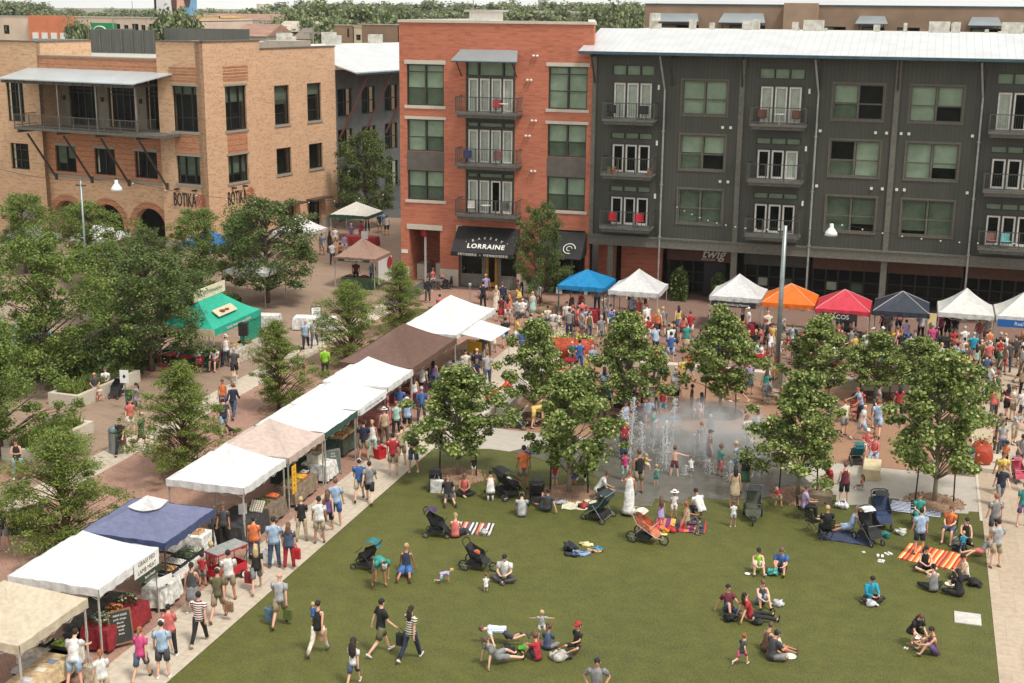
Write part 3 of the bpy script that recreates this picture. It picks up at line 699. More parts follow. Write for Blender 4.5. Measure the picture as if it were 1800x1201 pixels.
# left tower (top third in view)
tl = [(-19.95,-18.05,9.25,12.45),(-19.95,-17.95,5.4,7.5)]
mb = MB(); wall_mb(mb,FL,-24,-16.3,0,15.55,tl + [(-19.9,-17.6,0,2.8)],TH)
mb.quad(FL.at(-16.3,0,0),FL.at(-16.3,-6,0),FL.at(-16.3,-6,15.55),FL.at(-16.3,0,15.55)); mb.build('tower_wall',BUFF,bot)
mb = MB(); mb.quad(FL.at(-4.1,0,0),FL.at(-4.1,-5,0),FL.at(-4.1,-5,15.85),FL.at(-4.1,0,15.85)); mb.build('return_wall',BUFF,bot)
mb = MB(); fbox(FL,-24,-16.24,15.55,15.66,-.5,.06,mb); fbox(FL,-16.7,-16.24,15.55,15.66,-6,-.5,mb); mb.build('coping',mat((104,92,80),.6,'metal_trim'),bot)
for q in tl: window(FL,bot,*q,(.5,),(.35,.75),frame=WB,d=-.18,fw=.06)
for q in tw_l: window(FL,bot,*q,(.33,.75),(.3,.82) if q[3] > 10 else (.3,),frame=WB,d=-.18,fw=.06,blind=[(0,1,.8,BLINDD),(1,1,.8,BLINDD),(2,1,.8,BLINDD)] if q[3] > 10 else [(0,1,.3,BLINDD),(1,1,.3,BLINDD),(2,1,.3,BLINDD)])
for q in tw_r: window(FRt,bot,*q,(.3,.72),(.28,),frame=WB,d=-.18,fw=.06,blind=[(k,1,.62 if q[3] > 10 else .3,BLINDD) for k in range(3)])
for i,q in enumerate(rw): window(FRb,bot,*q,() if i > 1 else (),(.28,.62) if i < 2 else (),frame=WB,d=-.18,fw=.06,blind=[(0,1,.5 if i == 0 else .68,BLINDD)] if i < 2 else None)
for i,q in enumerate(w2): window(FLr,bot,*q,(.5,),(),frame=WB,d=-.18,fw=.06,blind=[(0,1,.3,BLINDD),(1,1,.5,BLINDD)] if i == 0 else None)
window(FRt,bot,3.0,5.6,0,2.2,(.5,),(),frame=WB,d=-.2,name='shop_window')
for i,q in enumerate(rd):
    window(FRb,bot,*q,(.5,),(.85,),frame=WB,d=-.3,name='doorway')
    mb = MB(); fbox(FRb,q[0] - .3,q[1] + .5,2.62,2.72,.003,.9,mb); mb.build('door_canopy',mat((74,58,50),.5,'paint'),bot)
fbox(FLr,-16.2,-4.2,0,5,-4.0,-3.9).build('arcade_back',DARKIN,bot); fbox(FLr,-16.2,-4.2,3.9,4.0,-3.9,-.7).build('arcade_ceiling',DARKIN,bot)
# loggia: pale wall set back behind the balcony with three dark glazed bays
LB = Face(*(FL.at(0,-2.2,0)[:2]),FL.u.x,FL.u.y)
lh = [(-15.3,-12.3,9.0,13.2),(-11.2,-8.3,9.0,13.2),(-7.3,-4.6,9.0,13.2)]
mb = MB(); wall_mb(mb,LB,-16.3,-4.1,8.76,13.6,lh,.3); mb.build('loggia_wall',mat((138,128,112),.8,'stucco',.08,1.5),bot)
for q in lh: window(LB,bot,*q,(.28,.52,.76),(.62,.7),frame=WB,fw=.09,d=-.15)
mb = MB()
for x in (-15.8,-11.75,-7.8,-4.4): fbox(LB,x - .1,x + .1,11.0,11.35,.003,.15,mb)
mb.each('wall_lantern',WB,bot)
mb = MB(); fbox(FL,-16.9,-2.1,8.9,9.1,.003,2.3,mb); fbox(FLr,-16.3,-4.1,8.751,8.9,-1.75,.4,mb)
for x in (-16.6,-12.6,-8.6,-4.6): fbox(FL,x - .08,x + .08,8.65,8.9,.003,2.2,mb)
bl = mb.build('balcony',SLABG,bot)
railing(FL,bl,-16.85,-4.4,9.1,.003,2.28,1.0,9,m_=metal((110,106,98)))
mb = MB()
for x in (-16.4,-12.4,-8.5,-4.6): fbox(FL,x - .06,x + .06,9.1,13.0,1.85,1.97,mb)
mb.build('post',metal((150,144,134)),bl)
for x in (-15.2,-11.4,-7.6,-3.8):
    mb = MB(); mb.tube([FL.at(x - .6,2.0,8.6),FL.at(x + .2,.1,5.0)],.09,6); mb.tube([FL.at(x + .2,.1,4.8),FL.at(x + .2,.1,5.3)],.14,6); mb.each('strut',mat((64,52,46),.6,'paint'),bot)
mb = MB(); mb.prism([FL.at(-17.9,2.6,12.75),FL.at(-4.2,2.6,12.75),FL.at(-2.4,-.3,13.55),FL.at(-17.3,-.3,13.55)],(0,0,.08))
rf = mb.build('porch_roof',m_seam('seamed_metal',(190,198,200),'X',.4),bot)
mb = MB(); fbox(FL,-17.7,-4.3,12.5,12.72,2.3,2.5,mb)
for k in range(14): fbox(FL,-17.3 + k * 1.0,-17.2 + k * 1.0,12.55,12.73,-.3,2.58,mb)
mb.build('rafters',mat((70,66,60),.7,'paint'),rf)
lettering('sign_lettering','BOTIKA',1.0,basis(FL.at(-2.0,.03,4.05),FL.u,(0,0,1)) @ Matrix.Diagonal((.62,1.5,1,1)),mat((40,30,26),.6,'dark_lettering'),bot,extrude=.02)
lettering('sign_lettering','BOTIKA',1.0,basis(FRt.at(3.75,.03,3.95),FRt.u,(0,0,1)) @ Matrix.Diagonal((.66,1.5,1,1)),mat((40,30,26),.6,'dark_lettering'),bot,extrude=.02)
for fc,s_ in ((FL,-.45),(FRt,5.4)):
    mb = MB()
    for k in range(8):
        a = k * PI / 4
        for q in range(3): mb.box(-.02,.02,0,.02,.1 + q * .13,.17 + q * .13,Matrix.Translation(fc.at(s_,.01,4.1)) @ fc.M.to_3x3().to_4x4() @ Matrix.Rotation(a,4,'Y'))
    for r_ in (.14,.3,.46):
        n = 16
        for i in range(n):
            a,b = i * 2 * PI / n,(i + 1) * 2 * PI / n
            mb.quad(*[fc.at(s_ + q * math.cos(t),.03,4.1 + q * math.sin(t)) for q,t in ((r_,a),(r_,b),(r_ + .05,b),(r_ + .05,a))])
    mb.build('round_emblem',mat((170,62,50),.6,'red_lettering'),bot)
mb = MB()
for s_ in (-2.6,-.9,): mb.box(-.1,.1,0,.4,0,.12,Matrix.Translation(FL.at(s_,0,4.85)) @ FL.M.to_3x3().to_4x4())
for s_ in (3.2,4.6): mb.box(-.1,.1,0,.4,0,.12,Matrix.Translation(FRt.at(s_,0,4.75)) @ FRt.M.to_3x3().to_4x4())
mb.each('sign_lamp',WB,bot)
# roof and what stands on it
mb = MB(); P = [FL.at(-24,-.4,14.2),FL.at(-.4,-.4,14.2),FRb.at(17.4,-.4,14.2),FRb.at(17.4,-26,14.2)]; mb.prism(P,(0,0,.15)); mb.build('roof',mat((176,172,164),.8,'roof_membrane'),bot)
mb = MB(); mb.quad(FRb.at(17.8,0,0),FRb.at(17.8,-26,0),FRb.at(17.8,-26,15.2),FRb.at(17.8,0,15.2)); mb.quad(FRb.at(17.4,-.4,14),FRb.at(17.4,-26,14),FRb.at(17.4,-26,15.2),FRb.at(17.4,-.4,15.2)); mb.build('rear_wall',BUFF,bot)
MESH = m_seam('louvre_screen',(96,98,92),'X',.9,.6)
(sx0,sz1),(sx1,_),= ony(157,53,105),ony(272,52,105)
mb = MB(); mb.box(-70.9,-64.3,105,105.1,14.3,16.35); mb.box(-70.9,-70.8,105.1,112,14.3,16.35); mb.box(-64.29,-56.0,106.5,106.6,14.3,16.55)
mb.build('roof_screen',MESH,bot)
mb = MB()
for k in range(7): mb.box(-70.9 + k * 1.08,-70.82 + k * 1.08,104.9,104.998,14.3,16.4)
mb.each('screen_post',metal((120,120,112)),bot)
mb = MB(); mb.box(-55.9,-52.4,103,106,14.3,15.6); mb.box(-52.3,-49.5,102,105,14.3,15.75); mb.each('roof_housing',mat((166,156,142),.7,'stucco'),bot)
mb = MB(); mb.box(-79,-71.5,108,108.3,14.3,15.4); mb.build('low_roof_wall',mat((140,152,156),.6,'metal_panel'),bot)
settle(bot)

# ---------------------------------------------------------------- dark building between them
FM = Face(*(FRt.at(0,-.5,0)[:2]),FRt.u.x,FRt.u.y)
mid = empty('dark_building',tuple(FM.at(18,0,0)),0,'dark grey building with pale metal roof and rust coloured struts between the two brick buildings','building')
hs = [(a,a + 2.2,z,z + 2.4) for a in (18.6,22.4,26.2,30,34) for z in (2.2,5.7,9.2)]
mb = MB(); wall_mb(mb,FM,17.9,40,0,13.2,hs,.3); mb.build('wall',mat((92,94,92),.7,'stucco',.12,1),mid)
for q in hs: window(FM,mid,*q,(.5,),(.5,),frame=WB,fw=.08,d=-.15)
mb = MB(); mb.prism([FM.at(17.9,2.4,13.0),FM.at(41,2.4,13.0),FM.at(41,-5,15.0),FM.at(17.9,-5,15.0)],(0,0,.1)); rf = mb.build('roof',ROOFW,mid)
mb = MB(); fbox(FM,17.9,41,12.85,13.0,2.35,2.45,mb); mb.build('gutter',metal((60,90,104)),rf)
mb = MB()
for a in (19.5,23.3,27.1,31): mb.tube([FM.at(a + .8,2.2,12.9),FM.at(a - .9,.1,7.3)],.1,6)
mb.each('strut',mat((104,60,50),.6,'rust_paint'),mid)
mb = MB(); mb.prism([FM.at(17.9,-5,15.0),FM.at(41,-5,15.0),FM.at(41,-22,14.4),FM.at(17.9,-22,14.4)],(0,0,.1)); mb.build('flat_roof',mat((206,202,194),.8,'roof_membrane'),mid)
mb = MB()
for k in range(5): mb.box(0,1.2,0,.9,0,.9 + .2 * (k % 2),Matrix.Translation(FM.at(20 + k * 3.6,-7 - (k % 2) * 3,15.0)))
mb.each('rooftop_unit',mat((190,188,178),.5,'paint',.15,3),mid)
settle(mid)

# ---------------------------------------------------------------- buildings farther off
def far_block(name,label,fc,s0,s1,z1,depth,m_,wins=(),extra=None,wm=None):
    rt = empty(name,tuple(fc.at((s0 + s1) / 2,0,0)),0,label,'building')
    mb = MB(); wall_mb(mb,fc,s0,s1,0,z1,[w[:4] for w in wins],.3)
    for a in (s0,s1): mb.quad(fc.at(a,-.01,0),fc.at(a,-depth,0),fc.at(a,-depth,z1),fc.at(a,-.01,z1))
    mb.quad(fc.at(s0,-depth,0),fc.at(s1,-depth,0),fc.at(s1,-depth,z1),fc.at(s0,-depth,z1)); mb.build('wall',m_,rt)
    mb = MB(); fbox(fc,s0,s1,z1 - .4,z1 - .3,-depth,-.31,mb); mb.build('roof',mat((190,184,174),.8,'roof_membrane'),rt)
    mb = MB(); fbox(fc,s0 - .05,s1 + .05,z1,z1 + .12,-.35,.06,mb); mb.build('coping',extra or mat((180,170,156),.6,'metal_trim'),rt)
    for w in wins: window(fc,rt,*w[:4],w[4] if len(w) > 4 else (.5,),(),frame=wm or WB,fw=.08,d=-.12,blind=[(0,1,.3,BLIND)])
    return rt
FB = Face(0,122,1,0)
TAUPE = mat((148,124,102),.85,'stucco',.08,.6)
aws = [(383,410),(421,450),(505,533),(700,730)]
bw = []
for px0,px1 in ((1150,1228),(1283,1345),(1445,1487),(1515,1555),(1577,1617),(1648,1690),(1705,1760)):
    x0,x1 = ony(px0,50,122)[0],ony(px1,50,122)[0]; bw.append((x0,x1,15.9,17.25))
bw += [(ony(px,50,122)[0],ony(px,50,122)[0] + .5,16.2,17.5,()) for px in (1384,1397,1411)]
br = far_block('brown_building','long taupe building with small metal awnings rising behind the grey building roof',FB,ony(1134,20,122)[0],30,18.95,14,TAUPE,bw,extra=mat((60,92,92),.5,'teal_trim'))
for px0,px1,py0,py1 in ((1152,1232,24,36),(1266,1348,24,38),(1505,1562,29,40),(1702,1762,31,43)):
    awning(FB,br,ony(px0,30,122)[0],ony(px1,30,122)[0],ony(px0,py0,122)[1],ony(px0,py1,122)[1] - .1,1.1,over=.3,dz=-1.4)
mb = MB(); x0 = ony(1378,12,121)[0]; mb.box(x0,x0 + 2.9,121,121.99,0,19.2); mb.each('projecting_bay',mat((166,140,116),.85,'stucco',.08,.6),br)
settle(br)
FP = Face(0,165,1,0)
def pw(fc,Y,rects,cols=(.5,)): 
    o = []
    for a,b,c,d in rects:
        x0,z1 = ony(a,b,Y); x1,z0 = ony(c,d,Y); o.append((x0,x1,z0,z1,cols))
    return o
k = far_block('peach_building','long pale pink low building on the left skyline behind the buff brick roof',FP,ony(-30,30,165)[0],ony(345,30,165)[0],ony(10,29,165)[1],16,mat((206,184,164),.85,'stucco',.06,.5),pw(FP,165,[(6,44,17,60),(134,42,148,50),(170,42,182,60),(200,42,212,60),(218,44,226,56),(232,42,244,60),(248,44,256,56),(262,42,276,60)]))
mb = MB(); a,b = ony(54,30,165)[0],ony(131,30,165)[0]; fbox(FP,a,b,8,ony(60,27,165)[1],.01,.6,mb); mb.build('orange_bay',mat((204,122,86),.85,'stucco',.06,.5),k)
mb = MB()
for q in range(6): fbox(FP,a + .6 + q * 1.5,a + 1.5 + q * 1.5,8,14.6,.61,.75,mb)
fbox(FP,a - 1,b + 2,12.6,12.75,1.8,1.9,mb); fbox(FP,a - 1,b + 2,13.3,13.4,1.8,1.9,mb)
mb.each('white_pier',WHITE,k); settle(k)
FP2 = Face(0,175,1,0)
k = far_block('yellow_building','small ochre building beside the billboard, behind the roof screen',FP2,ony(345,30,175)[0],ony(385,30,175)[0],ony(360,28,175)[1],8,mat((206,168,116),.85,'stucco',.06,.5),pw(FP2,175,[(371,41,380,50)])); settle(k)
FP3 = Face(0,160,1,0)
for nm,lb,a,b,zt,mm,ws in (('tan_house','brown low building half hidden at the left edge of the red building roofline',636,700,44,(138,112,90),[(655,60,668,74)]),('cream_building','cream low building with a row of small windows, left of the red building top',622,637,48,(206,188,156),[(626,61,634,71)]),('brown_house','tan low building with a dark awning beyond the pale metal roof',588,621,45,(146,120,94),[(610,50,614,66)])):
    k = far_block(nm,lb,FP3,ony(a,60,160)[0],ony(b,60,160)[0] - .05,ony((a + b) / 2,zt,160)[1],9,mat(mm,.85,'stucco',.08,.5),pw(FP3,160,ws)); settle(k)
# low houses scattered among the distant trees
HM = [mat(c,.85,'stucco',.08,.4) for c in ((220,212,196),(196,170,146),(170,120,96),(206,200,190))]
RM = [mat(c,.8,'shingle',.12,1) for c in ((150,116,100),(120,110,100),(178,168,152))]
spots = [(420,27,330,'red tiled long'),(470,23,420,'brown roofed'),(512,42,200,'white gabled'),(440,48,170,'pale grey roofed'),(640,28,380,'white walled'),(860,20,430,'white boxy'),(895,22,400,'cream boxy'),(985,21,480,'white long'),(1085,14,600,'pale flat roofed'),(30,22,500,'brick coloured'),(545,55,190,'small white'),(590,62,210,'grey roofed')]
for i,(px,py,D,nm) in enumerate(spots):
    x,z = ony(px,py,D); wd = (24 if 'long' in nm else 9) * D / 330; fc = Face(x,D,1,0); h = max(2.5,z - 1.2)
    rt = empty('distant_house',(x,D,0),0,nm + ' house among the distant trees, ' + ['far left of the water tank','below the pale water tank','behind the white utility pole','behind the roof screen end','left of the red building top','above the red parapet','above the right half of the red parapet','right of the slim tower','left of the taupe building','on the left horizon','right of the utility pole','behind the dark building'][i],'house')
    hw = [(-wd / 2 + wd * (q + .25) / 4,-wd / 2 + wd * (q + .65) / 4,h - 2.0,h - .7) for q in range(4)]
    mb = MB(); wall_mb(mb,fc,-wd / 2,wd / 2,0,h,hw,.3); mb.box(x - wd / 2,x + wd / 2,D + .31,D + 8,0,h - .01); mb.build('wall',HM[i % 4],rt)
    mb = MB(); mb.prism([(x - wd / 2 - .4,D - .5,h),(x - wd / 2 - .4,D + 8.5,h),(x - wd / 2 - .4,D + 4,h + 1.6)],(wd + .8,0,0)); mb.build('roof',RM[i % 3],rt)
    for q in hw: fbox(fc,*q,-.2,-.15).build('window',GLASS,rt)
    settle(rt)
# water tank, slim tower, billboard, poles
x,z = ony(464,5,700); rt = empty('water_tank',(x,700,0),0,'pale cylindrical water tank on the skyline','water tank')
MB().lathe([(.2,z - 9),(4.2,z - 8.5),(4.2,z - .6),(3.6,z),(.2,z + .3)],20,Matrix.Translation((x,700,0))).build('tank',mat((214,208,194),.6,'paint',.05,.3),rt)
mb = MB()
for a in range(6): mb.tube([(x + 3.6 * math.cos(a * PI / 3),700 + 3.6 * math.sin(a * PI / 3),0),(x + 3.6 * math.cos(a * PI / 3),700 + 3.6 * math.sin(a * PI / 3),z - 8.4)],.4,6)
mb.build('leg',mat((214,208,194),.6,'paint',.05,.3),rt); settle(rt)
x,z = ony(953,-2,800); rt = empty('slim_tower',(x,800,0),0,'slim pale tower on the skyline above the red building','tower')
MB().lathe([(2.2,0),(1.6,z - 3),(2.6,z - 2),(2.6,z),(.4,z + 3)],12,Matrix.Translation((x,800,0))).build('shaft',mat((190,184,172),.7,'concrete',.08,.3),rt); settle(rt)
x0,zb = ony(277,26,190); x1,_ = ony(347,26,190); zt = zb + 5.4
rt = empty('billboard',((x0 + x1) / 2,190,0),0,'roadside billboard of a smiling face beside blue panel, cut by the top of the photo','billboard')
fb = Face(0,190,1,0); W_ = x1 - x0
fbox(fb,x0,x0 + W_ * .44,zb,zt,0,.2).build('panel',mat((222,220,222),.5,'poster',.05,.3),rt)
fbox(fb,x0 + W_ * .44 + .01,x1,zb,zt,0,.2).build('panel',mat((118,168,200),.5,'poster',.2,.3),rt)
mb = MB(); P = [fb.at(x0 + W_ * (.56 + .15 * math.cos(a)),.21,zb + 2.0 + 2.3 * math.sin(a)) for a in [i * PI / 9 for i in range(18)]]; mb.prism(P,fb.n * .02); mb.build('printed_face',mat((226,178,158),.5,'poster',.05,.5),rt)
mb = MB(); P = [fb.at(x0 + W_ * (.45 + .07 * math.cos(a)),.235,zb + 2.2 + 2.4 * math.sin(a)) for a in [i * PI / 9 for i in range(18)]]; mb.prism(P,fb.n * .02); P = [fb.at(x0 + W_ * (.78 + .09 * math.cos(a)),.235,zb + 3.0 + 1.9 * math.sin(a)) for a in [i * PI / 9 for i in range(18)]]; mb.prism(P,fb.n * .02); mb.build('printed_hair',mat((92,62,56),.5,'poster',.1,.5),rt)
mb = MB(); fbox(fb,x0 - .4,x0 - .1,0,zt,-.3,.2,mb); mb.tube([fb.at(x0 + 3.5,-.3,0),fb.at(x0 + 3.5,-.3,zb)],.35,8); mb.build('post',DKSTEEL,rt); settle(rt)
def pole(px,D,py,label,arm=True,base=0,r=.13):
    x,z = ony(px,py,D); rt = empty('utility_pole',(x,D,base),0,label,'utility pole')
    MB().tube([(x,D,base),(x,D,z)],[r,r * .7],6).build('post',mat((150,146,136),.8,'timber'),rt)
    if arm: MB().box(x - 1.2,x + 1.2,D - .06,D + .06,z - .8,z - .65).build('crossarm',mat((150,146,136),.8,'timber'),rt)
    settle(rt)
pole(550,150,47,'pale utility pole with a side arm in front of the distant trees'); pole(197,150,12,'thin brown pole with a flat top left of the roof screen',r=.1); pole(491,180,38,'utility pole with two cross arms behind the roof housing')
pole(832,130,0,'thin mast rising behind the red building parapet',False,r=.07); pole(232,300,2,'hazy thin mast beside the billboard',False,r=.12); pole(363,170,30,'dark pole in front of the ochre building',r=.12); pole(588,160,60,'short utility pole left of the cream building')
x,z = ony(182,46,158); rt = empty('green_sign',(x,158,0),0,'green highway sign with a white curved arrow behind the roof screen','road sign')
MB().box(x - 1.9,x + 1.9,158,158.1,z - 1,z + .4).build('board',mat((20,140,84),.5,'sign_paint'),rt)
mb = MB(); P = [(x - .6 + .9 * math.cos(a),157.97,z - .55 + .5 * math.sin(a)) for a in [i * PI / 8 for i in range(9)]]; mb.tube(P,.09,5); mb.build('arrow',WHITE,rt)
MB().tube([(x,158.2,0),(x,158.2,z)],.15,6).build('post',STEEL,rt); settle(rt)
# ================================================================ TREES
import numpy as np
def leaf_mat(name,stops,trans=.25,rough=.6,sp=.3):
    s = NT(name); g = s.new('ShaderNodeNewGeometry'); n = len(stops)
    rp = s.ramp(g.outputs['Random Per Island'],[((i + .5) / n,c) for i,c in enumerate(stops)])
    n1 = s.noise(.9,3); col = s.mix(.3,rp,s.ramp(n1,[(.35,stops[0]),(.7,stops[-2])]))
    s.color(col); s.p.inputs['Roughness'].default_value = rough; s.p.inputs['Specular IOR Level'].default_value = sp
    tl = s.new('ShaderNodeBsdfTranslucent'); s.link(col,tl.inputs[0]); mx = s.new('ShaderNodeMixShader'); mx.inputs[0].default_value = trans
    s.link(s.p.outputs[0],mx.inputs[1]); s.link(tl.outputs[0],mx.inputs[2]); s.link(mx.outputs[0],s.o.inputs['Surface']); return s.m
SYC = leaf_mat('sycamore_leaves',[(52,72,26),(70,92,34),(92,116,46),(118,138,60),(156,168,90),(198,202,138)])
CYP = leaf_mat('cypress_leaves',[(70,92,34),(94,116,46),(118,138,58),(144,160,78),(168,170,100)],.35)
OAK = leaf_mat('oak_leaves',[(54,72,32),(70,90,42),(90,110,54),(114,132,70),(146,156,100)],.35)
OAKG = leaf_mat('light_oak_leaves',[(68,90,32),(88,112,42),(108,130,54),(132,150,72),(154,166,96)],.35)
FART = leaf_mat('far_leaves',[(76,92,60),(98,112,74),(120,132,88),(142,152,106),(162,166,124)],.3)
BARK = m_ground('bark',((86,74,60),(112,98,80),(124,110,90)),(2,10,60)); BARKR = m_ground('red_bark',((90,62,46),(112,80,60),(124,92,70)),(2,10,60)); BARKP = m_ground('pale_bark',((140,134,116),(164,156,138),(120,110,92)),(2,8,50))
def tree_mesh(kind,seed,H,Rr,z0,nclump,nleaf,size,shape,sag=0.0,aspect=1.8,clump_r=.5,flat=.7,nlimb=14,tr=.09,jit=.1):
    """returns (trunk mesh, crown mesh); unit in metres, base at origin"""
    rs = np.random.RandomState(seed); rng = random.Random(seed)
    mb = MB(); lean = (rng.uniform(-.1,.1),rng.uniform(-.1,.1))
    spine = [V((lean[0] * t * t * 2,lean[1] * t * t * 2,H * .95 * t)) for t in (0,.15,.35,.55,.75,1)]
    mb.tube(spine,[tr * 1.3,tr,tr * .85,tr * .6,tr * .35,tr * .1],8)
    lobes = [(rng.uniform(0,2 * PI),rng.uniform(.15,.3),rng.randint(1,3)) for _ in range(3)]
    cents = []
    for i in range(nclump):
        u = (i + rng.random()) / nclump
        zt = z0 + (H - z0) * u; r = Rr * shape(u)
        a = i * 2.399 + rng.uniform(-.5,.5); q = rng.uniform(.3,1.0) ** .6 * (1 + rng.uniform(-jit,jit) * .7)
        lob = 1 + sum(am * math.sin(fr * a + ph + u * 4) for ph,am,fr in lobes)
        rr = r * q * lob; c = V((rr * math.cos(a),rr * math.sin(a),zt - sag * rr + rng.uniform(-.1,.1) * Rr)); cents.append(c)
        if i % max(1,nclump // nlimb) == 0:
            zb = max(z0 * .6,zt - .5 * rr - .3); k = min(.99,zb / (H * .95)); b = V((lean[0] * k * k * 2,lean[1] * k * k * 2,zb))
            mid = (b + c) / 2 + V((0,0,.1 * rr)); mb.tube([b,mid,c],[tr * .35,tr * .22,tr * .06],5)
    cn = np.array([tuple(c) for c in cents]); per = nleaf // nclump
    idx = np.repeat(np.arange(nclump),per); N = len(idx)
    sc = np.repeat(rs.uniform(.45,1.5,nclump),per)
    d = rs.normal(size=(N,3)); d /= np.linalg.norm(d,axis=1)[:,None]; rad = rs.uniform(.05,1,N) ** .6 * (1 + .5 * (rs.random(N) > .9))
    off = d * (rad * clump_r * sc)[:,None]; off[:,2] *= flat
    P = cn[idx] + off
    nrm = d * .7 + np.array([0,0,.8]) + rs.normal(size=(N,3)) * .55; nrm /= np.linalg.norm(nrm,axis=1)[:,None]
    t = rs.normal(size=(N,3)); t[:,2] -= .3; t -= nrm * (t * nrm).sum(1)[:,None]; t /= np.linalg.norm(t,axis=1)[:,None]
    b = np.cross(nrm,t); s = size * rs.uniform(.6,1.3,N)[:,None]
    L = t * s; Wd = b * s / aspect
    v = np.stack([P - L * .5,P + Wd * .5 - L * .05,P + L * .5 - nrm * s * .12,P - Wd * .5 - L * .05],1).reshape(-1,3)
    me = bpy.data.meshes.new('crown'); me.vertices.add(4 * N); me.vertices.foreach_set('co',v.astype(np.float32).ravel())
    me.loops.add(4 * N); me.loops.foreach_set('vertex_index',np.arange(4 * N,dtype=np.int32)); me.polygons.add(N)
    me.polygons.foreach_set('loop_start',np.arange(0,4 * N,4,dtype=np.int32)); me.update(calc_edges=True); me.validate()
    return mb,me
def sh_syc(u): return (.75 + .5 * u) if u < .25 else max(.12,1.0 - ((u - .25) / .75) ** 1.3 * .85)
def sh_cyp(u): return (.6 + 1.6 * u) if u < .25 else max(.1,(1 - ((u - .25) / .75) ** 1.5) ** .8)
def sh_oak(u): return max(.25,math.sin(PI * min(1,(.2 + .75 * u))) ** .6)
def make_kinds(specs):
    out = []
    for (kind,seed,lm,bm,kw) in specs:
        mb,me = tree_mesh(kind,seed,**kw); me.materials.append(lm); tm = mb.mesh('trunk',bm,True); out.append((tm,me,kw['H'],kw['Rr']))
    return out
syc = make_kinds([('s',i + 1,SYC,BARKP,dict(H=5.0,Rr=1.9,z0=1.35,nclump=100,nleaf=19000,size=.135,shape=sh_syc,aspect=1.2,clump_r=.36,flat=.62,nlimb=60,tr=.075,jit=.5)) for i in range(6)])
cyp = make_kinds([('c',i + 11,CYP,BARKR,dict(H=5.6,Rr=1.85,z0=.55,nclump=170,nleaf=34000,size=.12,shape=sh_cyp,aspect=3.4,clump_r=.42,flat=.5,sag=-.1,nlimb=90,tr=.09,jit=.4)) for i in range(3)])
oak = make_kinds([('o',i + 21,m,BARK,dict(H=8.0,Rr=3.1,z0=1.5,nclump=140,nleaf=26000,size=.16,shape=sh_oak,aspect=1.6,clump_r=.6,nlimb=60,tr=.16,jit=.45)) for i,m in enumerate((OAK,OAKG,OAK,OAKG))])
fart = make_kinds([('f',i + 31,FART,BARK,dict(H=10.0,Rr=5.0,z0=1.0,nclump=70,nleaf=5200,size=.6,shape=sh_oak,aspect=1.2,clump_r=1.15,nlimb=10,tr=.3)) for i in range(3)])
TN = {'syc': 'sycamore_tree','cyp': 'cypress_tree','oak': 'shade_tree','far': 'distant_tree'}
def plant(kind,var,loc,H,rad,rz,label,group=None):
    tm,cm,h0,r0 = kind[var % len(kind)]; nm = {id(syc): 'sycamore_tree',id(cyp): 'cypress_tree',id(oak): 'shade_tree',id(fart): 'distant_tree'}[id(kind)]
    rt = empty(nm,loc,rz,label,'tree',group); rt.scale = (rad / r0,rad / r0,H / h0)
    link('trunk',tm,rt); link('crown',cm,rt); return rt
def plant_px(kind,var,bx,by,ty,rad,rz,label,group=None):
    p = gnd(bx,by); H = ony(bx,ty,p.y)[1]; 
    return plant(kind,var,p,H,rad,rz,label,group),p,H
MULCH = m_ground('bark_mulch',((116,86,66),(150,118,94),(174,144,118)),(3,18,60))
GRATE = metal((96,72,58),.7)
def ring(p,r,label,mulch=True,grp=None):
    if mulch:
        mb = MB(); rng = random.Random(int(p.x * 100)); n = 26
        mb.lathe([(r * 1.0,.0),(r * .9,.03),(r * .4,.06),(.02,.08)],24); mb.v = [(x * (1 + .09 * math.sin(5 * math.atan2(y,x) + p.x)),y * (1 + .09 * math.sin(4 * math.atan2(y,x) + p.y)),z) for x,y,z in mb.v]
        for k in range(420):
            a,q = rng.uniform(0,2 * PI),r * 1.12 * rng.random() ** .5; s = rng.uniform(.02,.05)
            M = Matrix.Translation((q * math.cos(a),q * math.sin(a),max(.01,.085 - .07 * q / r))) @ Euler((rng.uniform(-.6,.6),rng.uniform(-.6,.6),a * 3)).to_matrix().to_4x4(); mb.box(-s,s,-s * .5,s * .5,-.01,.015,M)
        o = mb.build('mulch_ring',MULCH); o.location = (p.x,p.y,.006)
    else:
        mb = MB()
        for q in (1.0,.8,.6,.42): 
            n = 36
            for i in range(n):
                a,b = i * 2 * PI / n,(i + 1) * 2 * PI / n
                mb.prism([(s * math.cos(t),s * math.sin(t),0) for s,t in ((r * q,a),(r * q,b),(r * q - .07,b),(r * q - .07,a))],(0,0,.05))
        for i in range(24):
            a = i * PI / 12; mb.box(r * .35,r,-.012,.012,.005,.045,Matrix.Rotation(a,4,'Z'))
        o = mb.build('tree_grate',GRATE); o.location = (p.x,p.y,.009)
    tag(o,label,'mulch ring' if mulch else 'tree grate',grp); return o
def stakes(p,label,rz=0):
    rt = empty('tree_stakes',p,rz,label,'tree stakes')
    for s in (-1,1):
        st = MB().tube([(s * .75,0,0),(s * .7,0,1.75)],.03,6).build('stake',DKSTEEL,rt)
        MB().tube([(s * .7,0,1.6),(s * .08,0,1.75)],.012,4).build('tie',DKSTEEL,st)
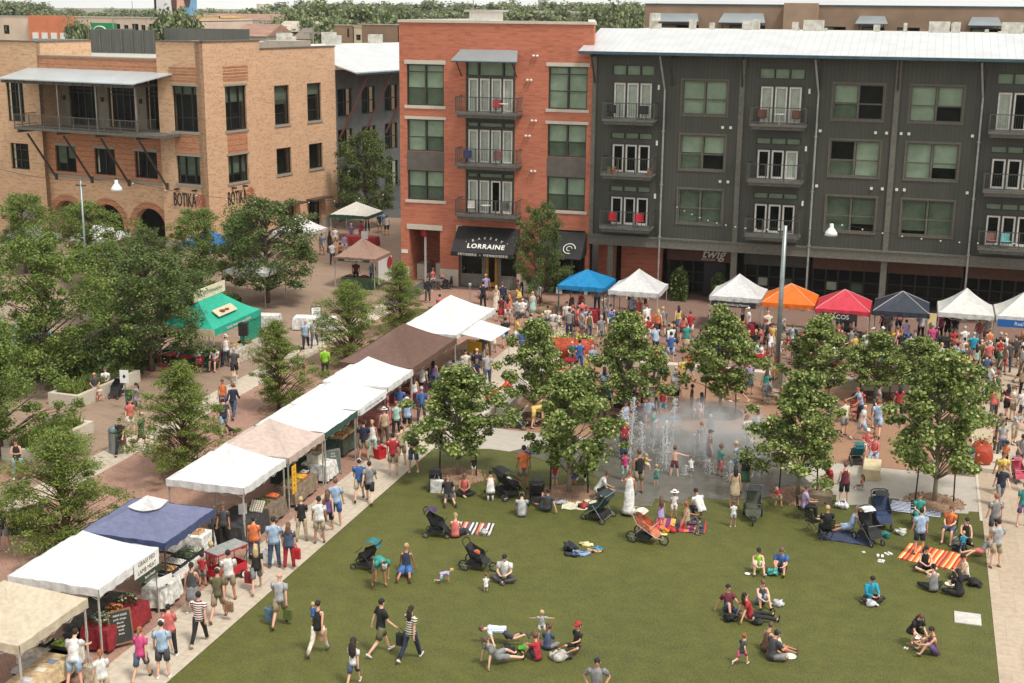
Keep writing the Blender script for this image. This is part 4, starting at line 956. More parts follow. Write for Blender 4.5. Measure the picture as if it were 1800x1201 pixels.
sy = [(805,838,650,1.9,'pale leaved sycamore nearest the market path at the left lawn corner',1,'near'),
      (1000,868,655,1.9,'leafy sycamore beside the double stroller group, left of the splash pad',1,'left pad'),
      (938,738,565,1.6,'sycamore left of the orange red planter at the gravel corner',0,'gravel corner'),
      (1100,742,555,1.75,'sycamore behind the left water jets',0,'behind jets'),
      (1265,728,545,1.85,'sycamore in the round grate behind the splash pad',0,'round grate'),
      (1402,872,660,1.85,'full sycamore at the right edge of the wet splash pad',1,'right pad'),
      (1642,884,625,2.15,'tall full sycamore beside the right hand path and orange striped blanket',1,'right path'),
      (1432,706,560,1.8,'sycamore in front of the red taco canopy, right of the lamp post',0,'taco'),
      (1537,700,585,1.6,'thin sycamore between the red shirted people and the dark canopy',0,'thin'),
      (1612,690,595,1.5,'sycamore in front of the white canopy on the right of the gravel court',0,'white canopy')]
for i,(bx,by,ty,r,lb,mu,nn) in enumerate(sy):
    rt,p,H = plant_px(syc,i,bx,by,ty,r,i * 1.1,lb)
    ring(p,1.05 if mu else 1.1,('brown bark mulch ring under the ' if mu else 'round rusty tree grate under the ') + lb[:60].rsplit(' ',1)[0] if False else ('bark mulch ring around the ' if mu else 'rusty round tree grate around the ') + ' '.join(lb.split()[:9]),mu)
    if i in (0,1,4,5,6,8): stakes(p,'pair of dark tree stakes tied to the ' + ' '.join(lb.split()[:8]),.3)
cy = [(118,975,762,1.95,'feathery cypress nearest the camera, behind the grass fed meat canopy'),(325,838,645,1.85,'feathery cypress left of the large white canopy'),(490,722,568,1.55,'dark feathery cypress standing behind the row of white canopies'),(616,642,498,1.75,'dense rounded cypress behind the brown canopy'),(704,588,465,1.5,'slender cypress by the corner of the red brick building')]
for i,(bx,by,ty,r,lb) in enumerate(cy):
    rt,p,H = plant_px(cyp,i,bx,by,ty,r,i * 2.0,lb); ring(p,.9,'bark mulch ring around the ' + ' '.join(lb.split()[:9]),True)
ok = [(86,685,405,2.9,1,'large green shade tree on the far left beside the concrete planter'),(267,655,425,2.8,0,'large dark shade tree left of the green canopy'),(470,532,338,3.3,0,'broad shade tree between the green canopy and the brick corner'),
      (355,505,362,2.2,1,'rounded tree directly below the left restaurant sign'),(160,500,350,2.5,1,'tree in front of the round arches on the left'),(45,480,335,2.4,1,'tree in front of the far left brick tower'),
      (262,520,395,1.6,0,'small tree under the right hand round arch'),(2,800,560,2.3,1,'low branching tree cut by the left edge of the photo'),(190,570,420,2.3,3,'shaded tree between the two large shade trees'),(330,575,470,2.2,0,'low dark tree behind the green canopy'),
      (645,400,222,2.6,0,'tall dark tree between the corner building and the red building'),(950,537,350,1.65,0,'dark upright tree in front of the bakery'),(420,470,375,1.6,1,'small tree left of the broad shade tree')]
for i,(bx,by,ty,r,va,lb) in enumerate(ok):
    rt,p,H = plant_px(oak,va,bx,by,ty,r,i * 1.7,lb); rt.scale.z *= .93
ring(gnd(267,655),.9,'bark mulch ring around the dark shade tree left of the green canopy'); ring(gnd(5,835),.9,'dark planting ring at the left edge by the long planter'); ring(gnd(950,537),1.3,'dark mulch ring around the upright tree in front of the bakery')
# distant tree belt
rng = random.Random(11); nfar = 0
LBF = ['leafy green tree in the farthest skyline belt beyond the rooftops','round green tree in the middle belt behind the distant houses','nearer leafy tree just beyond the flat roofs']
GBF = ['trees of the skyline belt','trees of the middle belt','trees just beyond the roofs']
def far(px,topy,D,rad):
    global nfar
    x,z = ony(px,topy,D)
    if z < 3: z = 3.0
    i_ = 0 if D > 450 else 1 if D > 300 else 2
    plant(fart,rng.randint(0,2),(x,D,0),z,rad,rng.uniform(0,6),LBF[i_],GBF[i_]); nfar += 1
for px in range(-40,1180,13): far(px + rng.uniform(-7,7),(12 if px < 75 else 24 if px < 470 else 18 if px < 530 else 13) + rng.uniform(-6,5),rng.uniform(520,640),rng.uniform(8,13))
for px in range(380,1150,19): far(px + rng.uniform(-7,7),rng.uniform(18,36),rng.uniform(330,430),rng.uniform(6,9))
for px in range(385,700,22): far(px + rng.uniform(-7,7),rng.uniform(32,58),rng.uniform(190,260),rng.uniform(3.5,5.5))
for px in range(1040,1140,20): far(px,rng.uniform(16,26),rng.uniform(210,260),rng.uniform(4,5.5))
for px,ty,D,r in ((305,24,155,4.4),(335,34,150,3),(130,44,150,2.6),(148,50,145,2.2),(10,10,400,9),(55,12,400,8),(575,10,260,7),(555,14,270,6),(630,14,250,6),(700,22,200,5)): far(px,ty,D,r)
# ================================================================ PEOPLE
COL = dict(black=(36,36,38),white=(226,224,220),grey=(134,134,132),charcoal=(74,74,76),navy=(38,46,72),blue=(56,100,168),lightblue=(158,184,212),teal=(44,152,140),red=(184,38,46),coral=(216,104,98),pink=(214,66,128),orange=(230,118,58),yellow=(222,190,90),lime=(148,214,40),green=(62,112,74),mint=(168,206,190),tan=(190,168,134),khaki=(154,136,106),brown=(110,78,60),purple=(104,80,138),lavender=(178,158,206),cream=(222,210,188),denim=(70,88,118),maroon=(112,42,52),turquoise=(26,158,190),olive=(104,100,68),silver=(170,172,172),blonde=(200,168,112),darkbrown=(52,38,32),ginger=(160,92,56),skin=(200,150,124))
SKIN = [mat(c,.55,'skin',.05,8) for c in ((226,178,152),(206,156,128),(178,126,98),(128,86,66))]
EYE = mat((40,30,28),.3,'eye')
def mstripe(a,b,axis='Z',pitch=.07):
    k = ('stripe',a,b,axis,pitch)
    if k in MATS: return MATS[k]
    s = NT('striped_cloth'); tc = s.new('ShaderNodeTexCoord'); sp = s.new('ShaderNodeSeparateXYZ'); s.link(tc.outputs['Object'],sp.inputs[0])
    ml = s.new('ShaderNodeMath',operation='MULTIPLY'); ml.inputs[1].default_value = 1 / pitch; fr = s.new('ShaderNodeMath',operation='FRACT'); s.link(sp.outputs[axis],ml.inputs[0]); s.link(ml.outputs[0],fr.inputs[0])
    lt = s.new('ShaderNodeMath',operation='LESS_THAN'); lt.inputs[1].default_value = .5; s.link(fr.outputs[0],lt.inputs[0])
    s.color(s.mix(lt.outputs[0],lin(a),lin(b))); s.p.inputs['Roughness'].default_value = .85; MATS[k] = s.m; return s.m
def garb(c):
    if '/' in c: a,b = c.split('/'); return mstripe(COL[a],COL[b])
    return cloth(COL[c])
def rx(a): return Matrix.Rotation(R(a),3,'X')
def ry(a): return Matrix.Rotation(R(a),3,'Y')
def rz(a): return Matrix.Rotation(R(a),3,'Z')
# pose: torso pitch, right arm (flex, out, elbow, turn in), left arm, right leg (flex, out, knee, turn in), left leg, root pitch, head pitch
PZ = dict(
    stand=(2,(4,8,12,0),(6,8,16,0),(2,4,2,0),(-2,4,3,0),0,5),
    wait=(0,(18,8,85,35),(2,9,12,0),(4,5,4,0),(-4,6,2,0),0,12),
    hold=(3,(24,8,88,32),(22,8,86,30),(3,4,3,0),(-3,5,3,0),0,18),
    walk=(4,(-22,7,12,0),(24,7,24,0),(24,2,6,0),(-20,2,24,0),0,4),
    stride=(4,(24,8,26,0),(-22,8,12,0),(-20,2,24,0),(24,2,6,0),0,2),
    push=(12,(48,5,30,8),(48,5,30,8),(20,2,8,0),(-18,2,20,0),0,8),
    hips=(0,(-22,38,80,60),(-22,38,80,60),(2,6,2,0),(-2,6,2,0),0,6),
    reach=(14,(62,6,22,8),(22,8,40,10),(8,4,6,0),(-8,5,4,0),0,16),
    bend=(78,(70,18,12,0),(62,14,20,10),(-4,9,6,0),(6,7,10,0),0,20),
    squat=(32,(50,8,50,14),(46,10,60,14),(104,14,136,0),(98,14,132,0),0,6),
    kneel=(10,(34,8,60,20),(30,8,64,20),(66,12,150,0),(66,12,150,0),0,24),
    cross=(10,(38,12,62,34),(36,12,66,30),(96,42,122,72),(92,42,118,80),0,22),
    out=(-18,(-44,12,4,0),(-40,16,6,0),(84,10,6,0),(86,6,12,0),0,4),
    knees=(12,(58,6,44,26),(56,6,48,26),(142,8,112,0),(138,8,106,0),0,14),
    mixed=(-8,(-34,16,6,0),(46,8,56,16),(142,10,112,0),(88,20,10,0),0,12),
    side=(-4,(-30,24,4,0),(30,10,60,20),(92,20,92,-52),(98,30,104,60),0,10),
    chair=(4,(30,7,60,22),(28,7,64,22),(86,7,84,0),(82,7,74,0),0,14),
    lie=(0,(70,46,8,0),(20,70,6,0),(62,8,96,0),(30,8,60,0),-86,6),
    recline=(-34,(-52,14,6,0),(-46,16,8,0),(82,6,8,0),(96,8,40,0),0,26),
    crawl=(82,(84,8,6,0),(70,10,14,0),(-8,8,92,0),(16,8,88,0),0,-40),
    run=(12,(-40,12,70,0),(44,12,80,0),(46,3,40,0),(-30,3,62,0),0,2),
    wide=(0,(10,76,14,0),(14,72,18,0),(4,7,4,0),(-4,7,4,0),0,0),
    baby=(4,(60,20,50,30),(56,20,50,30),(72,26,70,0),(68,26,66,0),0,6),
)
BODY = dict(m=(1.0,1.0,1.0,1.0),f=(.86,.9,.96,1.06),k=(.84,.98,1.42,1.0))     # shoulder, limb, head scale, hip
def skel(pose,body):
    p,aR,aL,lR,lL,root,hp = PZ[pose]; sw,lm,hs,hw = BODY[body]
    G = rx(root); T = G @ rx(-p); J = {}
    J['pel'] = V((0,0,0)); J['T'] = T; J['G'] = G
    up = lambda x,y,z: T @ V((x,y,z))
    J['belly'] = up(0,.01,.16); J['chest'] = up(0,.0,.34); J['nb'] = up(0,-.01,.5)
    Hh = T @ rx(-hp * .6); J['H'] = Hh; J['neck'] = J['nb'] + Hh @ V((0,.0,.07)); hc = J['neck'] + Hh @ V((0,.015,.115 * hs)); J['head'] = hc
    for sd,arm,leg,n in ((1,aR,lR,'R'),(-1,aL,lL,'L')):
        f,o,e,tw = arm; sh = up(sd * .185 * sw,-.005,.45); A = T @ ry(-sd * o) @ rx(f)
        el = sh + A @ V((0,0,-.28)); B = A @ rz(sd * tw) @ rx(e); wr = el + B @ V((0,0,-.245))
        J['sh' + n],J['el' + n],J['wr' + n],J['B' + n] = sh,el,wr,B
        f,o,k,tw = leg; hip = G @ V((sd * .092 * hw,0,-.02)); yaw = o if f > 50 else 0; ab = 0 if f > 50 else o
        A = G @ rz(-sd * yaw) @ ry(-sd * ab) @ rx(f); kn = hip + A @ V((0,0,-.43)); Bk = A @ rz(-sd * tw) @ rx(-k); an = kn + Bk @ V((0,0,-.41))
        J['hip' + n],J['kn' + n],J['an' + n],J['K' + n] = hip,kn,an,Bk
        fd = Bk @ V((0,1,0)); J['toe' + n] = an + fd * .15 + Bk @ V((0,0,-.045)); J['heel' + n] = an + Bk @ V((0,-.05,-.05))
    pts = [(J['pel'].z - .11 if p < 60 else J['pel'].z - .1)] + [J[k + n].z - r for n in 'RL' for k,r in (('kn',.055),('an',.05),('toe',.025),('heel',.02),('wr',.03))]
    pts = pts[:1] + pts[1:]
    J['z'] = -min(pts + [J['head'].z - .12]); return J
SK = {}
def skin_body(J,body):
    sw,lm,hs,hw = BODY[body]; vs,es,rr = [],[],[]
    def v(p,r,q=None):
        vs.append(tuple(p)); rr.append((r,q or r)); i = len(vs) - 1; return i
    def chain(i,L):
        for p,r in L: j = v(p,*(r if isinstance(r,tuple) else (r,))); es.append((i,j)); i = j
        return i
    T = J['T']; Hh = J['H']; hc = J['head']
    p0 = v(J['pel'],.125 * hw,.1)
    ch = chain(p0,[(J['belly'],(.12,.09)),(J['chest'],(.135 * sw,.1))])
    nb = chain(ch,[(J['nb'],(.075,.065)),(J['neck'],.052 * min(1,hs)),(hc + Hh @ V((0,.012,-.05 * hs)),(.064 * hs,.07 * hs)),(hc + Hh @ V((0,-.004,.02 * hs)),(.08 * hs,.095 * hs)),(hc + Hh @ V((0,-.012,.075 * hs)),(.06 * hs,.072 * hs))])
    for n in 'RL':
        chain(ch,[(J['sh' + n],.046 * lm),((J['sh' + n] + J['el' + n]) / 2,.047 * lm),(J['el' + n],.038 * lm),((J['el' + n] * .6 + J['wr' + n] * .4),.037 * lm),(J['wr' + n],.026 * lm),(J['wr' + n] + J['B' + n] @ V((0,0,-.075)),(.036,.018))])
        chain(p0,[(J['hip' + n],.095 * lm * hw),((J['hip' + n] + J['kn' + n]) / 2,.078 * lm),(J['kn' + n],.054 * lm),(J['kn' + n] * .65 + J['an' + n] * .35,.053 * lm),(J['an' + n],.036 * lm),(J['toe' + n] * .5 + J['an' + n] * .5 + J['K' + n] @ V((0,0,-.02)),(.04,.028)),(J['toe' + n],(.036,.02))])
    me = bpy.data.meshes.new('b'); me.from_pydata(vs,es,[]); ob = bpy.data.objects.new('b',me); C.objects.link(ob)
    sm = ob.modifiers.new('s','SKIN'); sm.use_smooth_shade = True
    if not me.skin_vertices: bpy.data.meshes  # layer is made by the modifier below
    bmm = bmesh.new(); bmm.from_mesh(me); lay = bmm.verts.layers.skin.verify(); bmm.verts.ensure_lookup_table()
    for i,bv in enumerate(bmm.verts): bv[lay].radius = rr[i]; bv[lay].use_root = (i == 0)
    bmm.to_mesh(me); bmm.free()
    ss = ob.modifiers.new('u','SUBSURF'); ss.levels = 1; ss.render_levels = 1
    dg = bpy.context.evaluated_depsgraph_get(); dg.update(); r = bpy.data.meshes.new_from_object(ob.evaluated_get(dg)); bpy.data.objects.remove(ob); bpy.data.meshes.remove(me)
    mb = MB(); mb.v = [tuple(q.co) for q in r.vertices]; mb.f = [tuple(q.vertices) for q in r.polygons]; mb.mi = [0] * len(mb.f); bpy.data.meshes.remove(r)
    # fingers, nose, ears, eyes
    for n,sd in (('R',1),('L',-1)):
        B = J['B' + n]; w = J['wr' + n]
        for k,(fx,ln) in enumerate(((-.028,.062),(-.01,.074),(.009,.069),(.026,.055))):
            a = w + B @ V((fx,0,-.075)); b = a + B @ V((fx * .15,.012,-ln * .5)); c = b + B @ V((0,.026,-ln * .42)); mb.tube([a,b,c],[.0095,.0088,.0065],5)
        a = w + B @ V((-sd * .03,.005,-.03)); b = a + B @ V((-sd * .024,.016,-.03)); mb.tube([a,b,b + B @ V((-sd * .004,.012,-.026))],[.011,.0095,.007],5)
    h = lambda x,y,z: hc + Hh @ V((x * hs,y * hs,z * hs))
    mb.tube([h(0,.085,.02),h(0,.108,-.012),h(0,.09,-.024)],[.008 * hs,.013 * hs,.01 * hs],5)
    for s in (-1,1): mb.tube([h(s * .074,-.005,.02),h(s * .086,-.008,.0),h(s * .076,0,-.03)],[.012 * hs,.016 * hs,.01 * hs],5)
    mb.cur = 1
    for s in (-1,1): mb.ball(tuple(h(s * .032,.083,.014)),.0125 * hs,6,4)
    mb.tube([h(-.024,.084,-.05),h(0,.09,-.05),h(.024,.084,-.05)],.006 * hs,4); mb.cur = 0
    return mb
def tring(J,z,a,b,y0=0,n=12): return [J['T'] @ V((a * math.cos(t * 2 * PI / n),y0 + b * math.sin(t * 2 * PI / n),z)) for t in range(n)]
def garment(J,body,ty):
    sw,lm,hs,hw = BODY[body]; mb = MB(); fat = 1.0
    if ty in 'tlkdDo':
        lo = -.1 if ty in 'tlok' else -.02
        g = 1.12 if ty == 'o' else 1.0
        R_ = [(lo,.172 * hw * g,.132 * g),(.0,.168 * hw * g,.128 * g),(.12,.15 * g,.116 * g),(.3,.166 * sw * g,.124),(.41,.19 * sw,.112),(.47,.165 * sw,.092),(.51,.09 * sw,.075),(.525,.066,.062)]
        if ty in 'kdD': R_ = R_[:4] + [(.41,.15 * sw,.11),(.46,.12 * sw,.09),(.475,.09 * sw,.07)]
        mb.rings([tring(J,*q) for q in R_],True)
        if ty in 'tlo':
            for n in 'RL':
                s,e,w = J['sh' + n],J['el' + n],J['wr' + n]; ins = s + (J['chest'] - s) * .18
                if ty == 'l': mb.tube([ins,s,e,e + (w - e) * .9],[.082,.08 * lm,.058 * lm,.044 * lm],8)
                else: mb.tube([ins,s,s + (e - s) * .62],[.082,.08 * lm,.074 * lm],8)
        if ty in 'kdD':
            for s in (-1,1): mb.tube([J['T'] @ V((s * .07 * sw,.07,.46)),J['T'] @ V((s * .085 * sw,.0,.5)),J['T'] @ V((s * .07 * sw,-.07,.46))],.018,5)
    if ty in 'psrdDc':
        if ty in 'psrc': mb.rings([tring(J,q[0],q[1] * hw,q[2]) for q in ((-.115,.12,.1),(-.07,.158,.118),(0,.16,.12),(.05,.152,.114))],True)
        bent = max(abs(J['kn' + n].y) for n in 'RL') > .3
        if ty in 'rdD' and not bent:
            ln = .44 if ty in 'rd' else .82; K = (J['knR'] + J['knL']) / 2; A_ = (J['anR'] + J['anL']) / 2
            sp = abs(J['knR'].y - J['knL'].y) / 2
            def hr(z,a,b,c): return [V((c.x + a * math.cos(t * 2 * PI / 12) * (1 + .06 * (t % 2)),c.y + b * math.sin(t * 2 * PI / 12) * (1 + .06 * (t % 2)),z)) for t in range(12)]
            Lr = [hr(.02,.155 * hw,.12,V((0,0,0))),hr(-.12,.18 * hw,.15,V((0,0,0))),hr(-ln * .7,.2,.18 + sp * .6,K * .6),hr(-ln,.23,.21 + sp,K * .9)]
            if ty == 'D': Lr[3:] = [hr(-ln * .85,.24,.22 + sp,K),hr(-ln,.27,.25 + sp,A_ * .9)]
            mb.rings(Lr,True)
        else:
            for n in 'RL':
                h,k,a = J['hip' + n],J['kn' + n],J['an' + n]
                if ty in 'p': mb.tube([h,(h + k) / 2,k,(k * .4 + a * .6),k + (a - k) * .94],[.108 * hw,.092 * lm,.072,.062,.058],8)
                elif ty == 'c': mb.tube([h,(h + k) / 2,k,k + (a - k) * .45],[.108 * hw,.09 * lm,.072,.066],8)
                elif ty == 's': mb.tube([h,(h + k) / 2,h + (k - h) * .86],[.11 * hw,.1 * lm,.094],8)
                elif ty == 'D': mb.tube([h,(h + k) / 2,k,k + (a - k) * .85],[.13,.125,.11,.1],8)
                else: mb.tube([h,(h + k) / 2,h + (k - h) * .95],[.13,.125,.12],8)
    return mb
def hair(J,body,ty):
    hs = BODY[body][2]; Hh = J['H']; hc = J['head']; mb = MB()
    M = Hh.to_4x4(); M.translation = hc
    def ell(c,r,n=10,k=7):
        b = MB().ball((0,0,0),1,n,k); mb.merge(b,M @ Matrix.Translation(V(c) * hs) @ Matrix.Diagonal((r[0] * hs,r[1] * hs,r[2] * hs,1)))
    if ty in 'slp': ell((0,-.024,.034),(.09,.1,.1))
    if ty == 'l': mb.tube([M @ (V(p) * hs) for p in ((0,-.07,.06),(0,-.105,-.04),(0,-.115,-.16),(0,-.1,-.3),(0,-.09,-.38))],[(.05 * hs,.05 * hs),(.092 * hs,.05 * hs),(.1 * hs,.045 * hs),(.085 * hs,.035 * hs),(.03,.02)],8)
    if ty == 'p': ell((0,-.115,.08),(.042,.042,.042),6,5); mb.tube([M @ (V(p) * hs) for p in ((0,-.12,.06),(0,-.15,-.02),(0,-.13,-.14))],[.03,.032,.012],6)
    if ty == 'c':
        ell((0,-.012,.05),(.092,.104,.085)); P = [M @ (V((x,y,.058)) * hs) for x,y in ((-.075,.06),(-.06,.13),(0,.16),(.06,.13),(.075,.06))]; mb.prism(P,Hh @ V((0,0,.012)))
    if ty == 'h':
        mb.merge(MB().lathe([(.2,.03),(.19,.042),(.1,.055),(.095,.12),(.06,.145),(.01,.15)],16),M @ Matrix.Scale(hs,4))
    return mb
def shoes(J,ty='a'):
    mb = MB()
    for n in 'RL':
        a,t,h,K = J['an' + n],J['toe' + n],J['heel' + n],J['K' + n]
        mb.tube([h,a + K @ V((0,.0,-.042)),(a * .45 + t * .55) + K @ V((0,0,-.022)),t + K @ V((0,.02,0))],[(.036,.03),(.043,.036),(.044,.032),(.03,.02)],8)
    return mb
MC = {}
def cmesh(key,fn,mats=1):
    if key not in MC:
        mb = fn(); dm = [SKIN[0],EYE][:mats]; MC[key] = mb.mesh(key[2],dm,True)
    return MC[key]
def jt(pose,body):
    k = (pose,body)
    if k not in SK: SK[k] = skel(pose,body)
    return SK[k]
def cobj(name,me,m_,parent):
    o = bpy.data.objects.new(name,me); C.objects.link(o); o.material_slots[0].link = 'OBJECT'; o.material_slots[0].material = m_
    if parent: o.parent = parent
    return o
WORD = dict(t='tee',k='tank top',l='long sleeved top',d='short dress',D='long dress',o='loose shirt',n='bare chest',s='shorts',p='trousers',r='skirt',c='cropped trousers')
PCOUNT = 0
KINDS = dict(m='adult',f='adult',k='child')
CAMYAW = -math.degrees(math.atan2(735,2420))
def person(px,py,face,pose,body,H,hr,top,bot,where,z=0.0,at=None,group=None,label=None,shoe=None):
    """face: 0 = away from the camera, 90 = towards the right of the photo"""
    global PCOUNT; PCOUNT += 1; rnd = random.Random(PCOUNT * 13 + 5)
    p = V(at) if at else gnd(px,py); J = jt(pose,body); base = {'m': 1.76,'f': 1.70,'k': 1.78}[body]; sc = H / base
    yaw = R(-CAMYAW * 1.0 - face); pel = V((0,0,J['z']))
    me = cmesh((pose,body,'body'),lambda: skin_body(J,body),2)
    o = cobj('person',me,None,None); tone = {'d': 3,'m': 2}.get(hr[3:4]) if len(hr) > 3 and hr[2:3] == '!' else None
    o.material_slots[0].material = SKIN[tone] if tone is not None else SKIN[rnd.choice((0,0,1,1,2))]
    o.location = p + V((0,0,z + J['z'] * sc)); o.scale = (sc,) * 3; o.rotation_euler = (0,0,yaw)
    ht,hcq = hr.split(':'); hcol = hcq
    tt,tc = top.split(':'); bt,bc = (bot.split(':') + [''])[:2] if bot else ('','')
    if tt != 'n': cobj('shirt' if tt not in 'dD' else 'dress',cmesh((pose,body,'dress' if tt in 'dD' else 'top',tt),lambda: garment(J,body,tt)),garb(tc),o)
    if bt: cobj({'s': 'shorts','p': 'trousers','r': 'skirt','c': 'trousers'}[bt],cmesh((pose,body,'legwear',bt),lambda: garment(J,body,bt)),garb(bc),o)
    if ht in 'ch':
        cobj('hair',cmesh((pose,body,'hair','s'),lambda: hair(J,body,'s')),cloth(COL['darkbrown']),o); cobj('hat',cmesh((pose,body,'hat',ht),lambda: hair(J,body,ht)),garb(hcol),o)
    elif ht != 'b': cobj('hair',cmesh((pose,body,'hair',ht),lambda: hair(J,body,ht)),cloth(COL[hcol]),o)
    if shoe != 'none':
        sh = cobj('shoes',cmesh((pose,body,'shoes'),lambda: shoes(J)),cloth(COL[shoe or rnd.choice(('charcoal','brown','white','tan','black'))]),o)
    cn = lambda c: c.replace('/',' and ').replace('light','light ').replace('darkbrown','dark brown')
    if not label:
        hd = {'c': ' and %s cap' % cn(hcol),'h': ' and %s sun hat' % cn(hcol),'b': ', shaved head'}.get(ht,'')
        if tt in 'dD': lb = '%s in %s %s%s' % (KINDS[body],cn(tc),WORD[tt],hd)
        elif tt == 'n': lb = 'shirtless %s in %s %s' % (KINDS[body],cn(bc),WORD[bt])
        else: lb = '%s in %s %s, %s %s%s' % (KINDS[body],cn(tc),WORD[tt],cn(bc),WORD[bt],hd)
        label = lb + ' ' + where
    w_ = label.split()
    if len(w_) > 16: print('LONG',len(w_),label)
    tag(o,label,'person',group); return o
